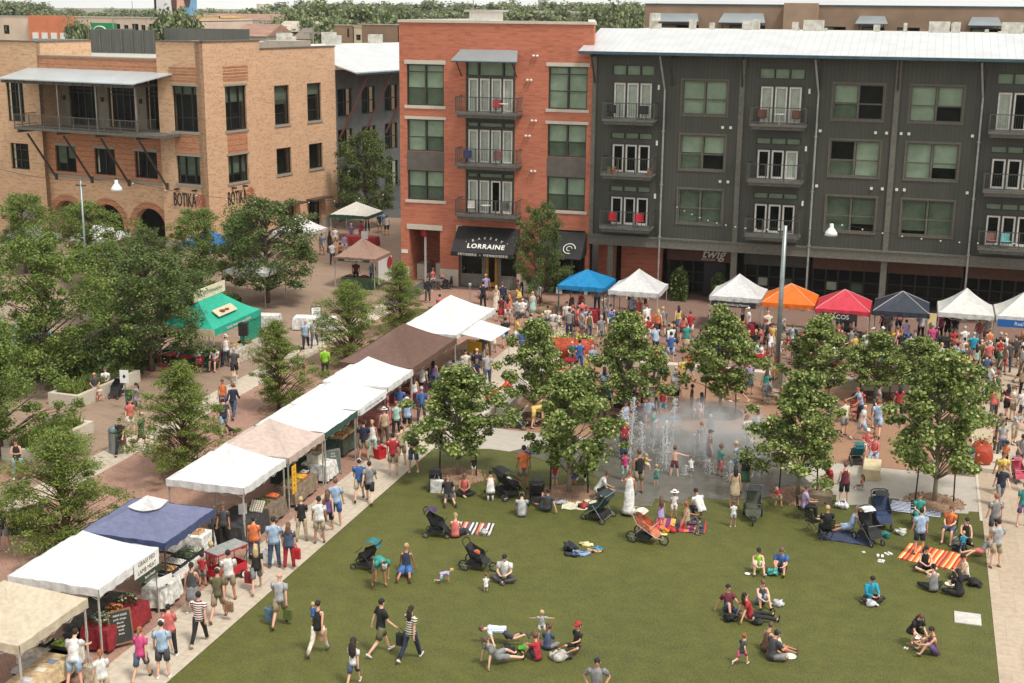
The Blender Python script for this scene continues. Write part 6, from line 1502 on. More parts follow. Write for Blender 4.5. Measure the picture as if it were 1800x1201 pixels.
def rand_person(reg,single):
    x0,x1,y0,y1,wh = reg
    for _ in range(40):
        body = rg.choice('mmffk'); hr = rg.choice(('l','s','p') if body == 'f' else ('s','s','c')) + ':'; hr += rg.choice(HC) if hr[0] != 'c' else rg.choice(('white','black','red','navy'))
        top = rg.choice('ttko' if body == 'f' else 'tttl') + ':' + rg.choice(TOPC); bt = rg.choice('ssp' if body != 'f' else 'sprc') + ':' + rg.choice(BOTC); pose = rg.choice(('stand','stand','wait','hold','walk','stride','reach'))
        H = {'m': 1.77,'f': 1.65,'k': 1.2}[body] * rg.uniform(.95,1.05); at = (rg.uniform(x0,x1),rg.uniform(y0,y1),0); q = (0,0,rg.choice((0,0,20,-30,90,-90,180,160)),pose,body,H,hr,top,bt,wh)
        lb = '%s in %s %s' % (KINDS[body],top,bt)
        if any((at[0] - a[0]) ** 2 + (at[1] - a[1]) ** 2 < .3 for a in TAKEN) or (wh,top,body) in SEEN: continue
        TAKEN.append(at); SEEN.add((wh,top,body))
        if single: person(*q[:10],at=at)
        else: crowd(q,at)
        return
TAKEN = [tuple(gnd(q[0],q[1])) for q in PE]; SEEN = set(); CB = MB(); CM = []
def cidx(m_):
    if m_ not in CM: CM.append(m_)
    return CM.index(m_)
def crowd(q,at):
    _,_,face,pose,body,H,hr,top,bt,wh = q; J = jt(pose,body); sc = H / {'m': 1.76,'f': 1.70,'k': 1.78}[body]
    M = Matrix.Translation(V(at) + V((0,0,J['z'] * sc))) @ Matrix.Rotation(R(-CAMYAW - face),4,'Z') @ Matrix.Scale(sc,4)
    L = [(cmesh((pose,body,'body'),lambda: skin_body(J,body),2),SKIN[rg.choice((0,1,1,2))]),(cmesh((pose,body,'top',top[0]),lambda: garment(J,body,top[0])),garb(top[2:])),(cmesh((pose,body,'legwear',bt[0]),lambda: garment(J,body,bt[0])),garb(bt[2:])),(cmesh((pose,body,'hair',hr[0] if hr[0] != 'c' else 's'),lambda: hair(J,body,hr[0] if hr[0] != 'c' else 's')),cloth(COL[hr[2:]] if hr[0] != 'c' else COL['darkbrown'])),(cmesh((pose,body,'shoes'),lambda: shoes(J)),cloth(COL['charcoal']))]
    if hr[0] == 'c': L.append((cmesh((pose,body,'hat','c'),lambda: hair(J,body,'c')),garb(hr[2:])))
    for me,m_ in L: CB.cur = cidx(m_); CB.add([M @ v.co for v in me.vertices],[tuple(p.vertices) for p in me.polygons])
k = 0
while PCOUNT < 296: rand_person(CR[k % len(CR)],True); k += 1
for r_,n_ in ((0,7),(1,8),(2,5),(3,8),(4,10),(5,13),(6,14),(7,16),(8,18),(9,12),(10,8),(11,8),(12,4),(13,8),(14,12),(15,9),(16,12),(17,7)):
    for _ in range(n_): rand_person(CR[r_],False)
tag(CB.build('crowd',CM,None,smooth=True,recalc=False),'the rest of the standing market crowd, small figures in front of the far row of canopies','crowd',None,'stuff')
# ================================================================ CANOPIES AND STALLS
FRAMEW = metal((206,206,200),.4); FRAMED = metal((84,84,82),.45)
def canopy(x0,x1,y0,y1,zE,zP,col,label,name='canopy_tent',val=None,ribs=None,frame=None,rot=None,straight=False,vent=None,end=None,group=None,vh=.26,ridge=0.0):
    """pop-up canopy; (x0..x1, y0..y1) footprint, rot = (origin, angle) for turned ones"""
    cx,cy = (x0 + x1) / 2,(y0 + y1) / 2; W,D = (x1 - x0) / 2,(y1 - y0) / 2
    rt = empty(name,(cx,cy,0),rot or 0,label,'canopy',group); rg = random.Random(int(abs(cx * 91 + cy * 37)))
    n,rk = 10,9; wr = [rg.uniform(-1,1) for _ in range(80)]
    def P(t,side,q,dz=0):
        """t 0 eave..1 peak; side 0..3; q 0..1 along the side"""
        ex,ey = W * (1 - t),D * (1 - t)
        if ridge: ey = D * (1 - t) + ridge * t
        c = [(-ex,-ey),(ex,-ey),(ex,ey),(-ex,ey)]; a,b = c[side],c[(side + 1) % 4]
        x,y = a[0] + (b[0] - a[0]) * q,a[1] + (b[1] - a[1]) * q
        h = t if straight else (t ** 1.25)
        z = zE + (zP - zE) * h
        sagm = (0.03 if straight else .11) * math.sin(PI * min(1,t * 1.0)) * math.sin(PI * q) ** .8
        wq = .022 * wr[(side * 13 + int(q * 7)) % 80] * math.sin(q * 21 + t * 9 + wr[side] * 6) * (1 - t)
        return V((x,y,z - sagm + wq + dz))
    def surf(mb,t0,t1,dz=0):
        for k in range(rk):
            ta,tb = t0 + (t1 - t0) * k / rk,t0 + (t1 - t0) * (k + 1) / rk
            for sd in range(4):
                for i in range(n): mb.quad(P(ta,sd,i / n,dz),P(ta,sd,(i + 1) / n,dz),P(tb,sd,(i + 1) / n,dz),P(tb,sd,i / n,dz))
    mb = MB(); t1 = .76 if vent else 1.0
    surf(mb,0,t1); surf(mb,0,t1,-.015); top = mb.build('canopy',canvas(col),rt,smooth=True)
    if vent:
        mb = MB()
        surf(mb,.7,1.0,.1); surf(mb,.7,1.0,.085); mb.build('vent_cap',canvas(vent),top,smooth=True)
    mb = MB(); nv = 22
    for sd in range(4):
        c = [(-W,-D),(W,-D),(W,D),(-W,D)]; a,b = V(c[sd]),V(c[(sd + 1) % 4]); nn = V(((b - a).y,-(b - a).x)).normalized()
        for i in range(nv):
            q0,q1 = i / nv,(i + 1) / nv
            def pt(q,low,o):
                u = a + (b - a) * q + nn * (.012 + o + (.02 * math.sin(q * 37 + sd) if low else 0)); return V((u.x,u.y,P(0,sd,q).z + (.01 if not low else -vh + .02 * math.sin(q * 9 + sd * 2))))
            for o in (0,.008): mb.quad(pt(q0,0,o),pt(q1,0,o),pt(q1,1,o),pt(q0,1,o))
    mb.build('valance',canvas(val or col),rt,smooth=True)
    if ribs:
        mb = MB()
        for sd in range(4): mb.tube([P(t,sd,0,.012) for t in (0,.25,.5,.75,1)],.022,5)
        mb.build('trim_tape',canvas(ribs),top)
    fm = frame or FRAMEW; e = .06
    for sx in (-1,1):
        for sy in (-1,1):
            x,y = sx * (W - e),sy * (D - e); mb = MB(); mb.box(x - .022,x + .022,y - .022,y + .022,.02,zE - .02); mb.box(x - .03,x + .03,y - .03,y + .03,zE * .45,zE * .55); mb.box(x - .06,x + .06,y - .06,y + .06,0,.02); mb.build('leg',fm,rt)
    mb = MB()
    for sd in range(4):
        c = [(-W + e,-D + e),(W - e,-D + e),(W - e,D - e),(-W + e,D - e)]; a,b = V(c[sd]),V(c[(sd + 1) % 4])
        for k in range(4):
            p,q = a + (b - a) * k / 4,a + (b - a) * (k + 1) / 4; z0_,z1_ = (zE - .08,zE - .38) if k % 2 else (zE - .38,zE - .08)
            mb.tube([(p.x,p.y,z0_),(q.x,q.y,z1_)],.013,4); mb.tube([(p.x,p.y,z1_),(q.x,q.y,z0_)],.013,4)
    mb.tube([(0,0,zE - .3),(0,0,zP - .08)],.025,6); mb.build('truss',fm,rt)
    return rt
def table(x,y,w,d,rz_,label,cl=None,drop=.7,top=(150,120,92),h=.74,z=0):
    """folding table; cl = cloth colour -> a separate tablecloth"""
    rt = empty('folding_table',(x,y,z),rz_,label,'table')
    mb = MB(); mb.box(-w / 2,w / 2,-d / 2,d / 2,h - .04,h); mb.build('tabletop',mat(top,.6,'table_top'),rt)
    for sx in (-1,1):
        for sy in (-1,1): MB().tube([(sx * (w / 2 - .08),sy * (d / 2 - .08),0),(sx * (w / 2 - .1),sy * (d / 2 - .1),h - .04)],.016,6).build('leg',FRAMED,rt)
    if cl:
        mb = MB(); o = .012; pts = []; n = 40; per = [(-1,-1),(1,-1),(1,1),(-1,1)]
        for i in range(n):
            q = i / n * 4; k = int(q); f = q - k; a,b = per[k],per[(k + 1) % 4]; pts.append((a[0] + (b[0] - a[0]) * f,a[1] + (b[1] - a[1]) * f))
        rr = [[V((px * .01,py * .01,h + .008)) for px,py in pts],[V((px * (w / 2 + o),py * (d / 2 + o),h + .008)) for px,py in pts]]
        for k in (.5,1): rr.append([V((px * (w / 2 + o + .02 + .035 * k * (1 + math.sin(i * 1.9))),py * (d / 2 + o + .02 + .035 * k * (1 + math.sin(i * 1.9))),h - drop * k)) for i,(px,py) in enumerate(pts)])
        c = mb.rings(rr,False).build('tablecloth',cloth(cl) if isinstance(cl,tuple) else garb(cl),None,smooth=False); c.location = (x,y,z); c.rotation_euler = (0,0,rz_)
        tag(c,'cloth draped over the ' + label,'tablecloth')
    return rt
PRODUCE = {}
def crate(x,y,z,w,d,box,prod,label,rz_=0,hh=.14,round_=.045,heap=.1,cat='crate',tilt=0):
    rt = empty('produce_crate',(x,y,z),rz_,label,cat); t = .012
    if tilt: rt.rotation_euler = (tilt,0,rz_)
    mb = MB()
    for a in ((-w / 2,w / 2,-d / 2,-d / 2 + t,0,hh),(-w / 2,w / 2,d / 2 - t,d / 2,0,hh),(-w / 2,-w / 2 + t,-d / 2 + t,d / 2 - t,0,hh),(w / 2 - t,w / 2,-d / 2 + t,d / 2 - t,0,hh),(-w / 2 + t,w / 2 - t,-d / 2 + t,d / 2 - t,0,t)): mb.box(*a)
    mb.build('box',mat(box,.7,'crate'),rt)
    mb = MB(); rg = random.Random(int(x * 77 + y * 131)); cols = prod if isinstance(prod,list) else [prod]
    nx,ny = max(2,int(w / (round_ * 1.7))),max(2,int(d / (round_ * 1.7)))
    for i in range(nx):
        for j in range(ny):
            u,v = (i + .5) / nx - .5,(j + .5) / ny - .5; hz = hh * .7 + heap * (1 - 3 * max(abs(u),abs(v)) ** 2 * 1.3) * rg.uniform(.6,1)
            mb.cur = rg.randrange(len(cols)); mb.ball((u * (w - .05),v * (d - .05),hz),round_ * rg.uniform(.8,1.2),6,4,(1,1,rg.uniform(.7,1)))
    me = mb.build('produce',[mat(c,.6,'produce',.2,20) for c in cols],rt,smooth=True); me['kind'] = 'stuff'
    return rt
def flowers(x,y,z,r,cols,label,leafc=(58,84,36),n=120,cat='flowers',name='flower_bunch',h=.35):
    rt = empty(name,(x,y,z),0,label,cat); rg = random.Random(int(x * 31 + y * 17)); mb = MB()
    for k in range(n):
        a,q = rg.uniform(0,2 * PI),r * rg.random() ** .6; p = V((q * math.cos(a),q * math.sin(a),h * rg.uniform(.3,1) * (1.1 - q / r * .5))); s = rg.uniform(.05,.12) * (r / .3) ** .4
        d = V((math.cos(a + rg.uniform(-1,1)),math.sin(a + rg.uniform(-1,1)),rg.uniform(-.1,.9))).normalized(); w_ = d.cross(V((0,0,1))).normalized() * s * .28; mb.quad(p - d * s * .2,p + w_ + d * s * .4,p + d * s,p - w_ + d * s * .4)
    mb.build('leaves',mat(leafc,.6,'leaf',.3,12),rt,recalc=False)
    if cols:
        mb = MB()
        for k in range(n // 3):
            a,q = rg.uniform(0,2 * PI),r * .95 * rg.random() ** .5; mb.cur = rg.randrange(len(cols)); mb.ball((q * math.cos(a),q * math.sin(a),h * rg.uniform(.8,1.15) * (1.1 - q / r * .5)),rg.uniform(.025,.05) * (r / .3) ** .4,6,4,(1,1,.6))
        mb.build('blooms',[mat(c,.6,'petal',.15,20) for c in cols],rt,smooth=True)
    return rt
def cooler(x,y,z,rz_,body,lid,label,s=1.0):
    rt = empty('cooler',(x,y,z),rz_,label,'cooler'); rt.scale = (s,) * 3
    mb = MB(); mb.rings([[V((a * k,b * k,zz)) for a,b in ((-.36,-.2),(.36,-.2),(.38,-.16),(.38,.16),(.36,.2),(-.36,.2),(-.38,.16),(-.38,-.16))] for zz,k in ((0,.92),(.04,.95),(.34,1))]); b = mb.build('body',mat(body,.4,'plastic'),rt)
    mb = MB(); mb.box(-.4,.4,-.22,.22,.342,.38); mb.box(-.37,.37,-.2,.2,.38,.42); mb.build('lid',mat(lid,.4,'plastic'),rt)
    mb = MB()
    for s_ in (-1,1): mb.tube([(s_ * .385,-.12,.26),(s_ * .43,-.12,.24),(s_ * .43,.12,.24),(s_ * .385,.12,.26)],.014,5)
    mb.build('handle',mat(lid,.4,'plastic'),b)
def aframe(x,y,rz_,label,face=(44,46,42),frame=(128,92,60),h=1.05,w=.62,lines=(),tcol=None):
    rt = empty('sandwich_board',(x,y,0),rz_,label,'sign')
    for s_ in (-1,1):
        M = Matrix.Translation((0,s_ * .28,0)) @ Matrix.Rotation(s_ * R(14),4,'X'); mb = MB()
        for a in ((-w / 2,-w / 2 + .04,-.015,.015,0,h),(w / 2 - .04,w / 2,-.015,.015,0,h),(-w / 2 + .04,w / 2 - .04,-.015,.015,h - .05,h),(-w / 2 + .04,w / 2 - .04,-.015,.015,.12,.17)): mb.box(*a,M)
        f = mb.build('frame',mat(frame,.6,'timber'),rt); MB().box(-w / 2 + .04,w / 2 - .04,-.008,.008,.17,h - .05,M).build('panel',mat(face,.8,'chalkboard',.15,5),f)
        if s_ == -1:
            for i,t in enumerate(lines): lettering('lettering',t,.085,M @ basis((0,-.012,h - .16 - i * .11),(1,0,0),(0,0,1)),tcol or WTXT,f,extrude=.002)
    return rt
def board_sign(x,y,z,rz_,w,h,col,txt,tcol,label,post=0,vert=False,size=.12,name='sign_board',pcol=None,cat='sign'):
    rt = empty(name,(x,y,0),rz_,label,cat)
    MB().box(-w / 2,w / 2,-.012,.012,z,z + h).build('board',mat(col,.6,'sign_board',.05,3),rt)
    if txt:
        if vert:
            for i,ch in enumerate(txt): lettering('lettering',ch,size,basis((0,-.018,z + h - (i + .6) * h / len(txt)),(1,0,0),(0,0,1)),mat(tcol,.6,'lettering'),rt,extrude=.002)
        else:
            for i,t in enumerate(txt.split('|')): lettering('lettering',t,size,basis((0,-.018,z + h - (i + .5) * h / len(txt.split('|'))),(1,0,0),(0,0,1)),mat(tcol,.6,'lettering'),rt,extrude=.002)
    if post: MB().tube([(0,.035,0),(0,.035,z + h * .9)],.022,6).build('post',pcol or FRAMED,rt)
    return rt
H90 = PI / 2
WH,TANC,PINKT,BRN = (232,231,228),(206,192,168),(206,186,174),(112,84,72)
X0,X1 = -24.6,-21.55
canopy(X0,X1,27.0,30.05,2.15,3.15,TANC,'tan pop up canopy at the bottom left corner beside the chalkboard',straight=True)
canopy(X0,X1,30.6,33.8,2.2,3.2,WH,'white canopy with the grass fed lamb meat banner')
canopy(X0,X1,34.2,37.3,2.2,2.95,(114,119,150),'slate blue canopy with a white vent cap',vent=(214,212,212),frame=FRAMED,val=(72,86,124))
canopy(X0,X1,39.35,42.6,2.2,3.2,WH,'white canopy between the slate blue and the pinkish tan canopies')
canopy(X0,-21.5,42.75,45.9,2.2,3.15,PINKT,'pinkish tan canopy with a yellow vertical sign on its leg')
canopy(X0,-21.5,46.0,49.1,2.2,3.0,WH,'white canopy with a dark green valance',val=(52,92,82))
canopy(X0,-21.5,49.2,52.4,2.2,3.05,WH,'white canopy with grey lettering on its valance')
canopy(X0,-21.5,52.5,55.6,2.3,3.2,WH,'white canopy next to the long brown canopy')
canopy(-25.3,-21.6,55.8,62.0,2.3,3.5,BRN,'long dark brown canopy in the middle of the market row',ridge=.6)
canopy(-25.0,-21.7,62.2,68.8,2.4,3.6,WH,'long white canopy at the far end of the market row',ridge=.6)
aw = empty('small_awning',(-21.1,64.4,0),0,'small white awning sheet tied to the long white canopy','awning')
MB().prism([(-.55,-1.5,2.3),(1.0,-1.3,2.0),(1.2,1.4,2.05),(-.55,1.6,2.35)],(0,0,.02)).build('sheet',canvas(WH),aw); MB().tube([(1.0,-1.25,0),(1.0,-1.25,2.0)],.02,6).build('pole',FRAMEW,aw); MB().tube([(1.15,1.3,0),(1.15,1.3,2.05)],.02,6).build('pole',FRAMEW,aw)
# far row in front of the grey building
canopy(-20.45,-17.5,77.4,80.5,2.15,2.95,(20,134,190),'bright blue canopy at the left end of the far row',straight=True,frame=FRAMED)
canopy(-17.15,-14.1,76.9,80.0,2.15,3.3,(216,216,214),'white canopy right of the bright blue one')
canopy(-11.15,-8.1,77.4,80.5,2.15,3.3,(216,216,214),'white canopy beside the lamp post with a dark banner below')
canopy(-8.0,-5.0,76.6,79.7,2.15,3.05,(236,116,32),'orange canopy behind the lamp post',ribs=(240,190,150),straight=True)
canopy(-4.9,-1.9,75.9,79.0,2.15,3.05,(206,58,76),'red taco canopy with pale seams',ribs=(240,170,170),straight=True)
canopy(-1.75,1.3,76.5,79.6,2.15,3.05,(52,58,70),'charcoal canopy with pale seams',ribs=(190,190,190),straight=True,frame=FRAMEW)
canopy(1.75,4.75,77.0,80.1,2.2,3.4,(220,218,212),'white canopy over the dark food counter')
canopy(4.85,7.9,77.2,80.3,2.2,3.4,(220,218,212),'white canopy with the blue sign at the right edge')
# left plaza and lane
gt = canopy(-37.4,-34.1,59.8,65.0,2.25,3.35,(40,178,148),'green canopy with a cream end and a printed roof panel',ridge=1.2,vh=.36,group=None)
MB().box(-1.72,1.72,-2.68,-2.655,1.9,2.26).build('cream_valance',canvas((222,206,172)),gt)
gr = empty('roof_banner',(-35.75,62.4,0),0,'upright cream banner standing on the green canopy ridge','banner')
MB().box(-.02,.02,-1.6,1.7,3.35,3.95).build('board',mat((224,214,184),.7,'banner'),gr); lettering('lettering','THE MEDITERRANEAN',.26,basis((.03,.05,3.65),(0,1,0),(0,0,1)),mat((60,110,84),.6,'lettering'),gr,extrude=.002)
lettering('lettering','Turkish Mediterranean & Grill',.22,basis((1.69,0,2.05),(0,1,0),(0,0,1)),WTXT,gt,extrude=.003)
pz = (3.35 - 2.25); mb = MB(); Pp = [V((1.15,-1.1,2.56)),V((1.15,.9,2.56)),V((.72,.9,2.86)),V((.72,-1.1,2.86))]; mb.prism(Pp,(.02,0,.03)); mb.build('roof_panel',canvas((222,206,172)),gt)
mb = MB(); mb.ball((.95,-.4,2.77),.16,8,5,(1.2,1.6,.3)); mb.ball((.95,.1,2.76),.12,8,5,(1.2,1.6,.3)); mb.build('printed_food',mat((120,58,40),.6,'print',.2,20),gt)
canopy(-37.2,-34.2,81.6,84.6,2.15,3.3,(160,128,110),'tan canopy at the corner of the red brick building')
canopy(-45.6,-42.6,89.3,92.4,2.2,3.3,WH,'white canopy in the lane below the corner building')
canopy(-45.2,-41.9,98.6,101.8,2.2,3.1,(214,212,200),'pale canopy with a dark green trim in the lane',val=(28,84,66),straight=True)
canopy(-41.6,-38.7,74.5,77.5,2.2,3.0,WH,'small white canopy half hidden behind the broad shade tree')
canopy(-58.0,-55.0,82.0,85.0,2.2,3.2,WH,'white canopy hidden behind the large shade trees'); canopy(-62.5,-59.5,80.0,83.0,2.2,3.2,(210,214,220),'pale canopy seen through the shade trees on the left')
canopy(-49.5,-46.5,82.5,85.5,2.2,3.0,(24,110,180),'blue canopy seen through the broad shade tree'); canopy(-44.6,-42.4,55.5,57.6,2.0,2.6,(60,150,200),'light blue canopy low behind the left shade tree',straight=True)
# banners on canopies
def banner(o,u,v,w,h,col,txt,tcol,label,size=.2,name='banner'):
    M = basis(o,u,v); rt = empty(name,o,0,label,'banner'); MB().box(-w / 2,w / 2,-h / 2,h / 2,-.006,.006,M).build('sheet',mat(col,.6,'banner',.05,3),rt)
    L = txt.split('|')
    for i,t in enumerate(L): lettering('lettering',t,size,M @ Matrix.Translation((0,h / 2 - h * (i + .5) / len(L),.01)),mat(tcol,.6,'lettering'),rt,extrude=.002)
    settle(rt)
YD,UP = (0,1,0),(0,0,1)
banner((-21.47,33.0,2.0),YD,UP,1.35,.5,(226,224,216),'GRASS FED|LAMB MEAT',(40,40,40),'white grass fed lamb meat banner on the canopy edge',.19)
banner((-21.44,33.1,1.62),YD,UP,1.4,.2,(48,60,40),'farm fresh',(226,224,216),'dark strip banner hanging under the lamb meat banner',.14)
banner((-21.42,50.8,2.06),YD,UP,3.0,.24,(226,226,224),'CERTIFIED NATURAL MEAT',(120,124,128),'grey lettered strip on the white canopy valance',.17)
banner((-9.7,77.3,1.72),(1,0,0),UP,2.6,.32,(40,42,42),'Fredericksburg Flavors',(226,226,220),'dark banner below the white canopy by the lamp post',.2)
banner((-3.6,75.8,1.78),(1,0,0),UP,2.0,.42,(44,42,40),'TACOS',(226,226,220),'black tacos banner under the red canopy',.36)
banner((6.4,77.12,1.82),(1,0,0),UP,2.9,.42,(26,92,160),'Real Food',(226,232,240),'blue banner under the canopy at the right edge',.28)
banner((-35.7,81.52,1.98),(1,0,0),UP,2.3,.18,(52,58,44),'FRESH BAKED BREAD',(210,206,190),'dark fringed strip banner on the tan lane canopy',.14)
banner((-34.12,83.2,1.15),YD,UP,2.4,1.6,(208,206,200),'',(0,0,0),'white side panel of the tan lane canopy')
mb = MB().lathe([(.02,0),(.42,.0),(.42,.02),(.02,.02)],16,basis((-34.08,83.9,1.55),YD,UP)); tag(mb.build('round_sign',mat((160,34,44),.6,'sign')),'red round emblem on the white side panel','sign')
board_sign(-21.42,43.0,.75,H90,.34,1.1,(226,168,44),'LOCAL',(60,40,20),'yellow vertical sign on the pinkish tan canopy leg',vert=True,size=.17)
board_sign(-21.42,52.3,.7,H90,.3,1.4,(120,40,50),'EGGS',(226,220,214),'maroon vertical sign with pale letters on the third canopy leg',vert=True,size=.24)
board_sign(-21.45,33.9,.95,H90 - .3,.6,.28,(226,226,222),'',(0,0,0),'small white blank card on the lamb canopy leg')
board_sign(-40.2,94.0,1.2,0,.55,.6,(226,226,220),'',(0,0,0),'blank white sign on a thin post in the lane',post=1,pcol=FRAMEW)
board_sign(1.45,76.6,.9,0,.5,1.3,(226,206,150),'menu',(160,60,40),'cream menu board between the charcoal and white canopies',size=.14)
p = gnd(222,722); board_sign(p.x,p.y,1.35,.2,.42,.62,(228,228,224),'♦',(30,30,30),'white map sign on a dark green post by the bin',size=.2,post=1,pcol=mat((30,70,52),.5,'paint'))
p = gnd(225,735); board_sign(p.x + .02,p.y + .25,.45,.2,.36,.85,(34,82,60),'',(0,0,0),'dark green lower panel of the map sign')
# stalls of the market row
def stall_tables():
    table(-22.0,28.3,.8,2.3,0,'near table of the tan canopy with papers on it',(206,178,132),.45)
    cooler(-22.75,28.9,.0 + .0,H90,(44,68,92),(188,190,190),'blue cooler with a grey lid under the tan canopy',1.25)
    cooler(-22.55,26.4,.0,H90,(178,34,38),(222,220,214),'red cooler with a white lid at the bottom left corner')
    table(-22.6,29.65,1.6,.75,.0,'second table of the tan canopy under black trays',(210,200,182),.5)
    crate(-22.9,29.65,.76,.6,.42,(34,34,34),[(196,170,140),(150,110,86),(222,214,200)],'black tray of pale and brown produce under the tan canopy',hh=.1)
    crate(-22.2,29.65,.76,.6,.42,(34,34,34),[(150,176,60),(92,122,50)],'black tray of yellow green produce by the white canopy leg',hh=.1)
    for i,yy in enumerate((27.7,28.3,28.8)):
        o = MB().box(-.15,.15,-.11,.11,0,.004).build('paper_sheet',mat(((200,200,206),(222,214,196),(120,130,150))[i],.7,'paper',.1,10)); o.location = (-21.95,yy,.756); tag(o,('pale','cream','dark')[i] + ' printed sheet on the near table of the tan canopy','paper')
    table(-22.0,32.0,.85,2.2,0,'red covered table under the lamb meat canopy',(150,26,36),.62)
    for i,(yy,r_,c,nm) in enumerate(((31.25,.3,[(150,160,150),(120,140,110)],'silvery green'),(31.9,.27,[(206,110,60),(196,140,90)],'rust orange'),(32.6,.32,[(60,100,50),(200,190,160)],'dark green'))): flowers(-21.98,yy,.75,r_,c,nm + ' bouquet on the red covered table',n=130)
    flowers(-22.9,32.6,.75,.34,[(90,70,50),(140,130,100)],'brown dried bunch at the back of the lamb meat stall',n=140)
    table(-23.0,32.4,.8,1.9,0,'rear table of the lamb meat canopy',(96,92,84),.5)
    table(-21.9,34.4,.75,1.1,.1,'white covered table between the lamb and slate blue canopies',(222,220,210),.6)
    cooler(-22.9,31.3,0,H90,(30,32,36),(44,46,50),'black cooler under the red covered table end')
    table(-22.2,35.9,.9,2.3,0,'table of the slate blue canopy under black trays',(214,208,196),.25)
    for i,(yy,c,nm) in enumerate(((35.2,[(206,170,110),(150,100,50)],'brown potatoes'),(35.75,[(226,220,210),(200,196,190)],'white roots'),(36.3,[(60,62,40),(90,110,70)],'dark greens'),(36.8,[(190,196,170),(130,140,110)],'pale greens'))): crate(-22.2,yy,.76,.7,.46,(36,36,38),c,'black tray of ' + nm + ' under the slate blue canopy',hh=.12)
    cooler(-22.3,34.9,0,0,(34,34,38),(50,50,54),'black bin under the slate blue canopy table',1.2)
    table(-23.4,38.4,1.8,.8,0,'white covered table behind the slate blue canopy',(222,220,212),.62)
    crate(-23.0,38.4,.76,.6,.4,(196,160,120),[(200,140,110),(180,120,60),(210,180,150)],'wooden crate of bread rolls on the white table behind the wagon',hh=.1)
    crate(-23.8,38.4,.76,.5,.4,(60,90,50),[(80,110,60)],'green tray on the white table behind the wagon',hh=.1)
    table(-22.3,40.2,1.3,1.9,0,'black covered table under the second white canopy',(58,58,58),.7)
    board_sign(-22.2,40.4,.78,.6,.3,.4,(224,222,214),'',(0,0,0),'white card on the black covered table')
    mb = MB(); rg = random.Random(3)
    for i in range(6):
        for j in range(6): mb.lathe([(.035,0),(.04,.05),(.02,.08)],8,Matrix.Translation((-22.1 + j * .09,40.75 + i * .05,.78 + i * .055)))
    o = mb.build('jar_rack',mat((206,198,180),.4,'jars',.3,30)); tag(o,'stepped rack of small pale jars on the black covered table','jar rack')
    table(-22.0,41.9,.8,1.3,.0,'patterned table of the second white canopy',(128,110,90),.6)
    crate(-22.15,41.6,.76,.6,.55,(110,84,58),[(60,80,34),(80,100,44)],'crate of leafy greens under the second white canopy',hh=.08)
    crate(-22.0,42.35,.76,.5,.4,(110,84,58),[(220,110,60)],'tray of orange roots beside the yellow sign',hh=.06)
    table(-22.0,44.3,.8,1.9,0,'patterned table of the pinkish tan canopy',(140,118,96),.6)
    crate(-22.0,43.9,.76,.6,.5,(150,110,70),[(150,170,90),(110,140,70)],'crate of pale green squash under the pinkish tan canopy',hh=.1)
    crate(-21.98,44.5,.76,.6,.5,(170,110,60),[(226,186,50),(236,160,50)],'crate of yellow squash under the pinkish tan canopy',hh=.1)
    crate(-22.0,45.05,.76,.35,.35,(120,60,50),[(190,186,176)],'small tray of pale produce beside the yellow squash',hh=.08)
    table(-22.9,45.6,1.2,.7,0,'dark green covered table of the pinkish tan canopy',(40,52,42),.6)
    table(-22.1,46.6,1.1,.9,0,'white covered table under the green trimmed canopy',(220,218,212),.6)
    crate(-22.2,46.5,.76,.5,.5,(214,208,190),[(206,200,180)],'white box on the table under the green trimmed canopy',hh=.35,heap=-.2,cat='box')
    table(-22.9,48.2,.9,1.9,0,'green covered table under the green trimmed canopy',(38,74,58),.5)
    crate(-22.9,47.9,.76,.7,.6,(176,140,100),[(176,140,100),(150,120,90)],'stack of cardboard trays under the green trimmed canopy',hh=.2)
    table(-22.7,50.6,.9,2.6,0,'vegetable table under the lettered white canopy',(80,92,70),.6)
    for i,(yy,c,nm) in enumerate(((49.7,[(150,50,40),(196,150,90)],'red and tan produce'),(50.4,[(206,190,150),(170,150,110)],'tan roots'),(51.1,[(110,130,70),(180,60,50)],'mixed greens'),(51.7,[(200,60,50)],'red tomatoes'))): crate(-22.6,yy,.76,.6,.55,(196,164,120),c,'wooden crate of ' + nm + ' on the vegetable table',tilt=0,hh=.14)
    for i in range(3): board_sign(-22.9,50.0 + i * .75,1.25,H90,.5,.3,(222,220,214),'',(0,0,0),['near','middle','far'][i] + ' of three white price cards over the vegetable table')
    table(-22.4,54.0,.9,2.2,0,'pink covered table under the third plain white canopy',(190,110,106),.5)
    crate(-22.3,54.0,.76,.5,.5,(200,196,190),[(226,224,220)],'white bakery box on the pink covered table',hh=.1,cat='box')
    table(-22.5,57.5,.9,2.6,0,'maroon covered table under the brown canopy',(110,36,44),.6); table(-22.5,60.6,.9,2.2,0,'dark covered table at the far end of the brown canopy',(50,50,52),.6)
    crate(-22.4,60.3,.76,.6,.5,(110,100,90),[(200,170,90),(90,120,60)],'crate of mixed produce at the far end of the brown canopy',hh=.1); crate(-22.4,57.2,.76,.6,.5,(110,60,50),[(200,190,80),(180,60,90)],'tray of bright goods on the maroon table',hh=.1)
    table(-21.9,63.4,1.0,1.3,0,'grey counter below the small white awning',(150,150,150),.7)
    banner((-21.6,64.9,1.15),(1,0,0),UP,.8,.6,(214,160,30),'',(0,0,0),'yellow cloth hanging by the small white awning')
    table(-22.6,66.8,.9,2.4,0,'table at the far end of the long white canopy',(196,170,140),.5)
    # far row
    table(-15.0,77.2,2.2,.8,0,'orange covered table under the first white canopy of the far row',(206,88,52),.68)
    table(-18.9,77.6,2.0,.8,0,'red covered table under the bright blue canopy',(170,34,48),.68)
    table(-9.4,77.0,2.0,.8,0,'crimson covered table under the canopy by the lamp post',(170,24,50),.6)
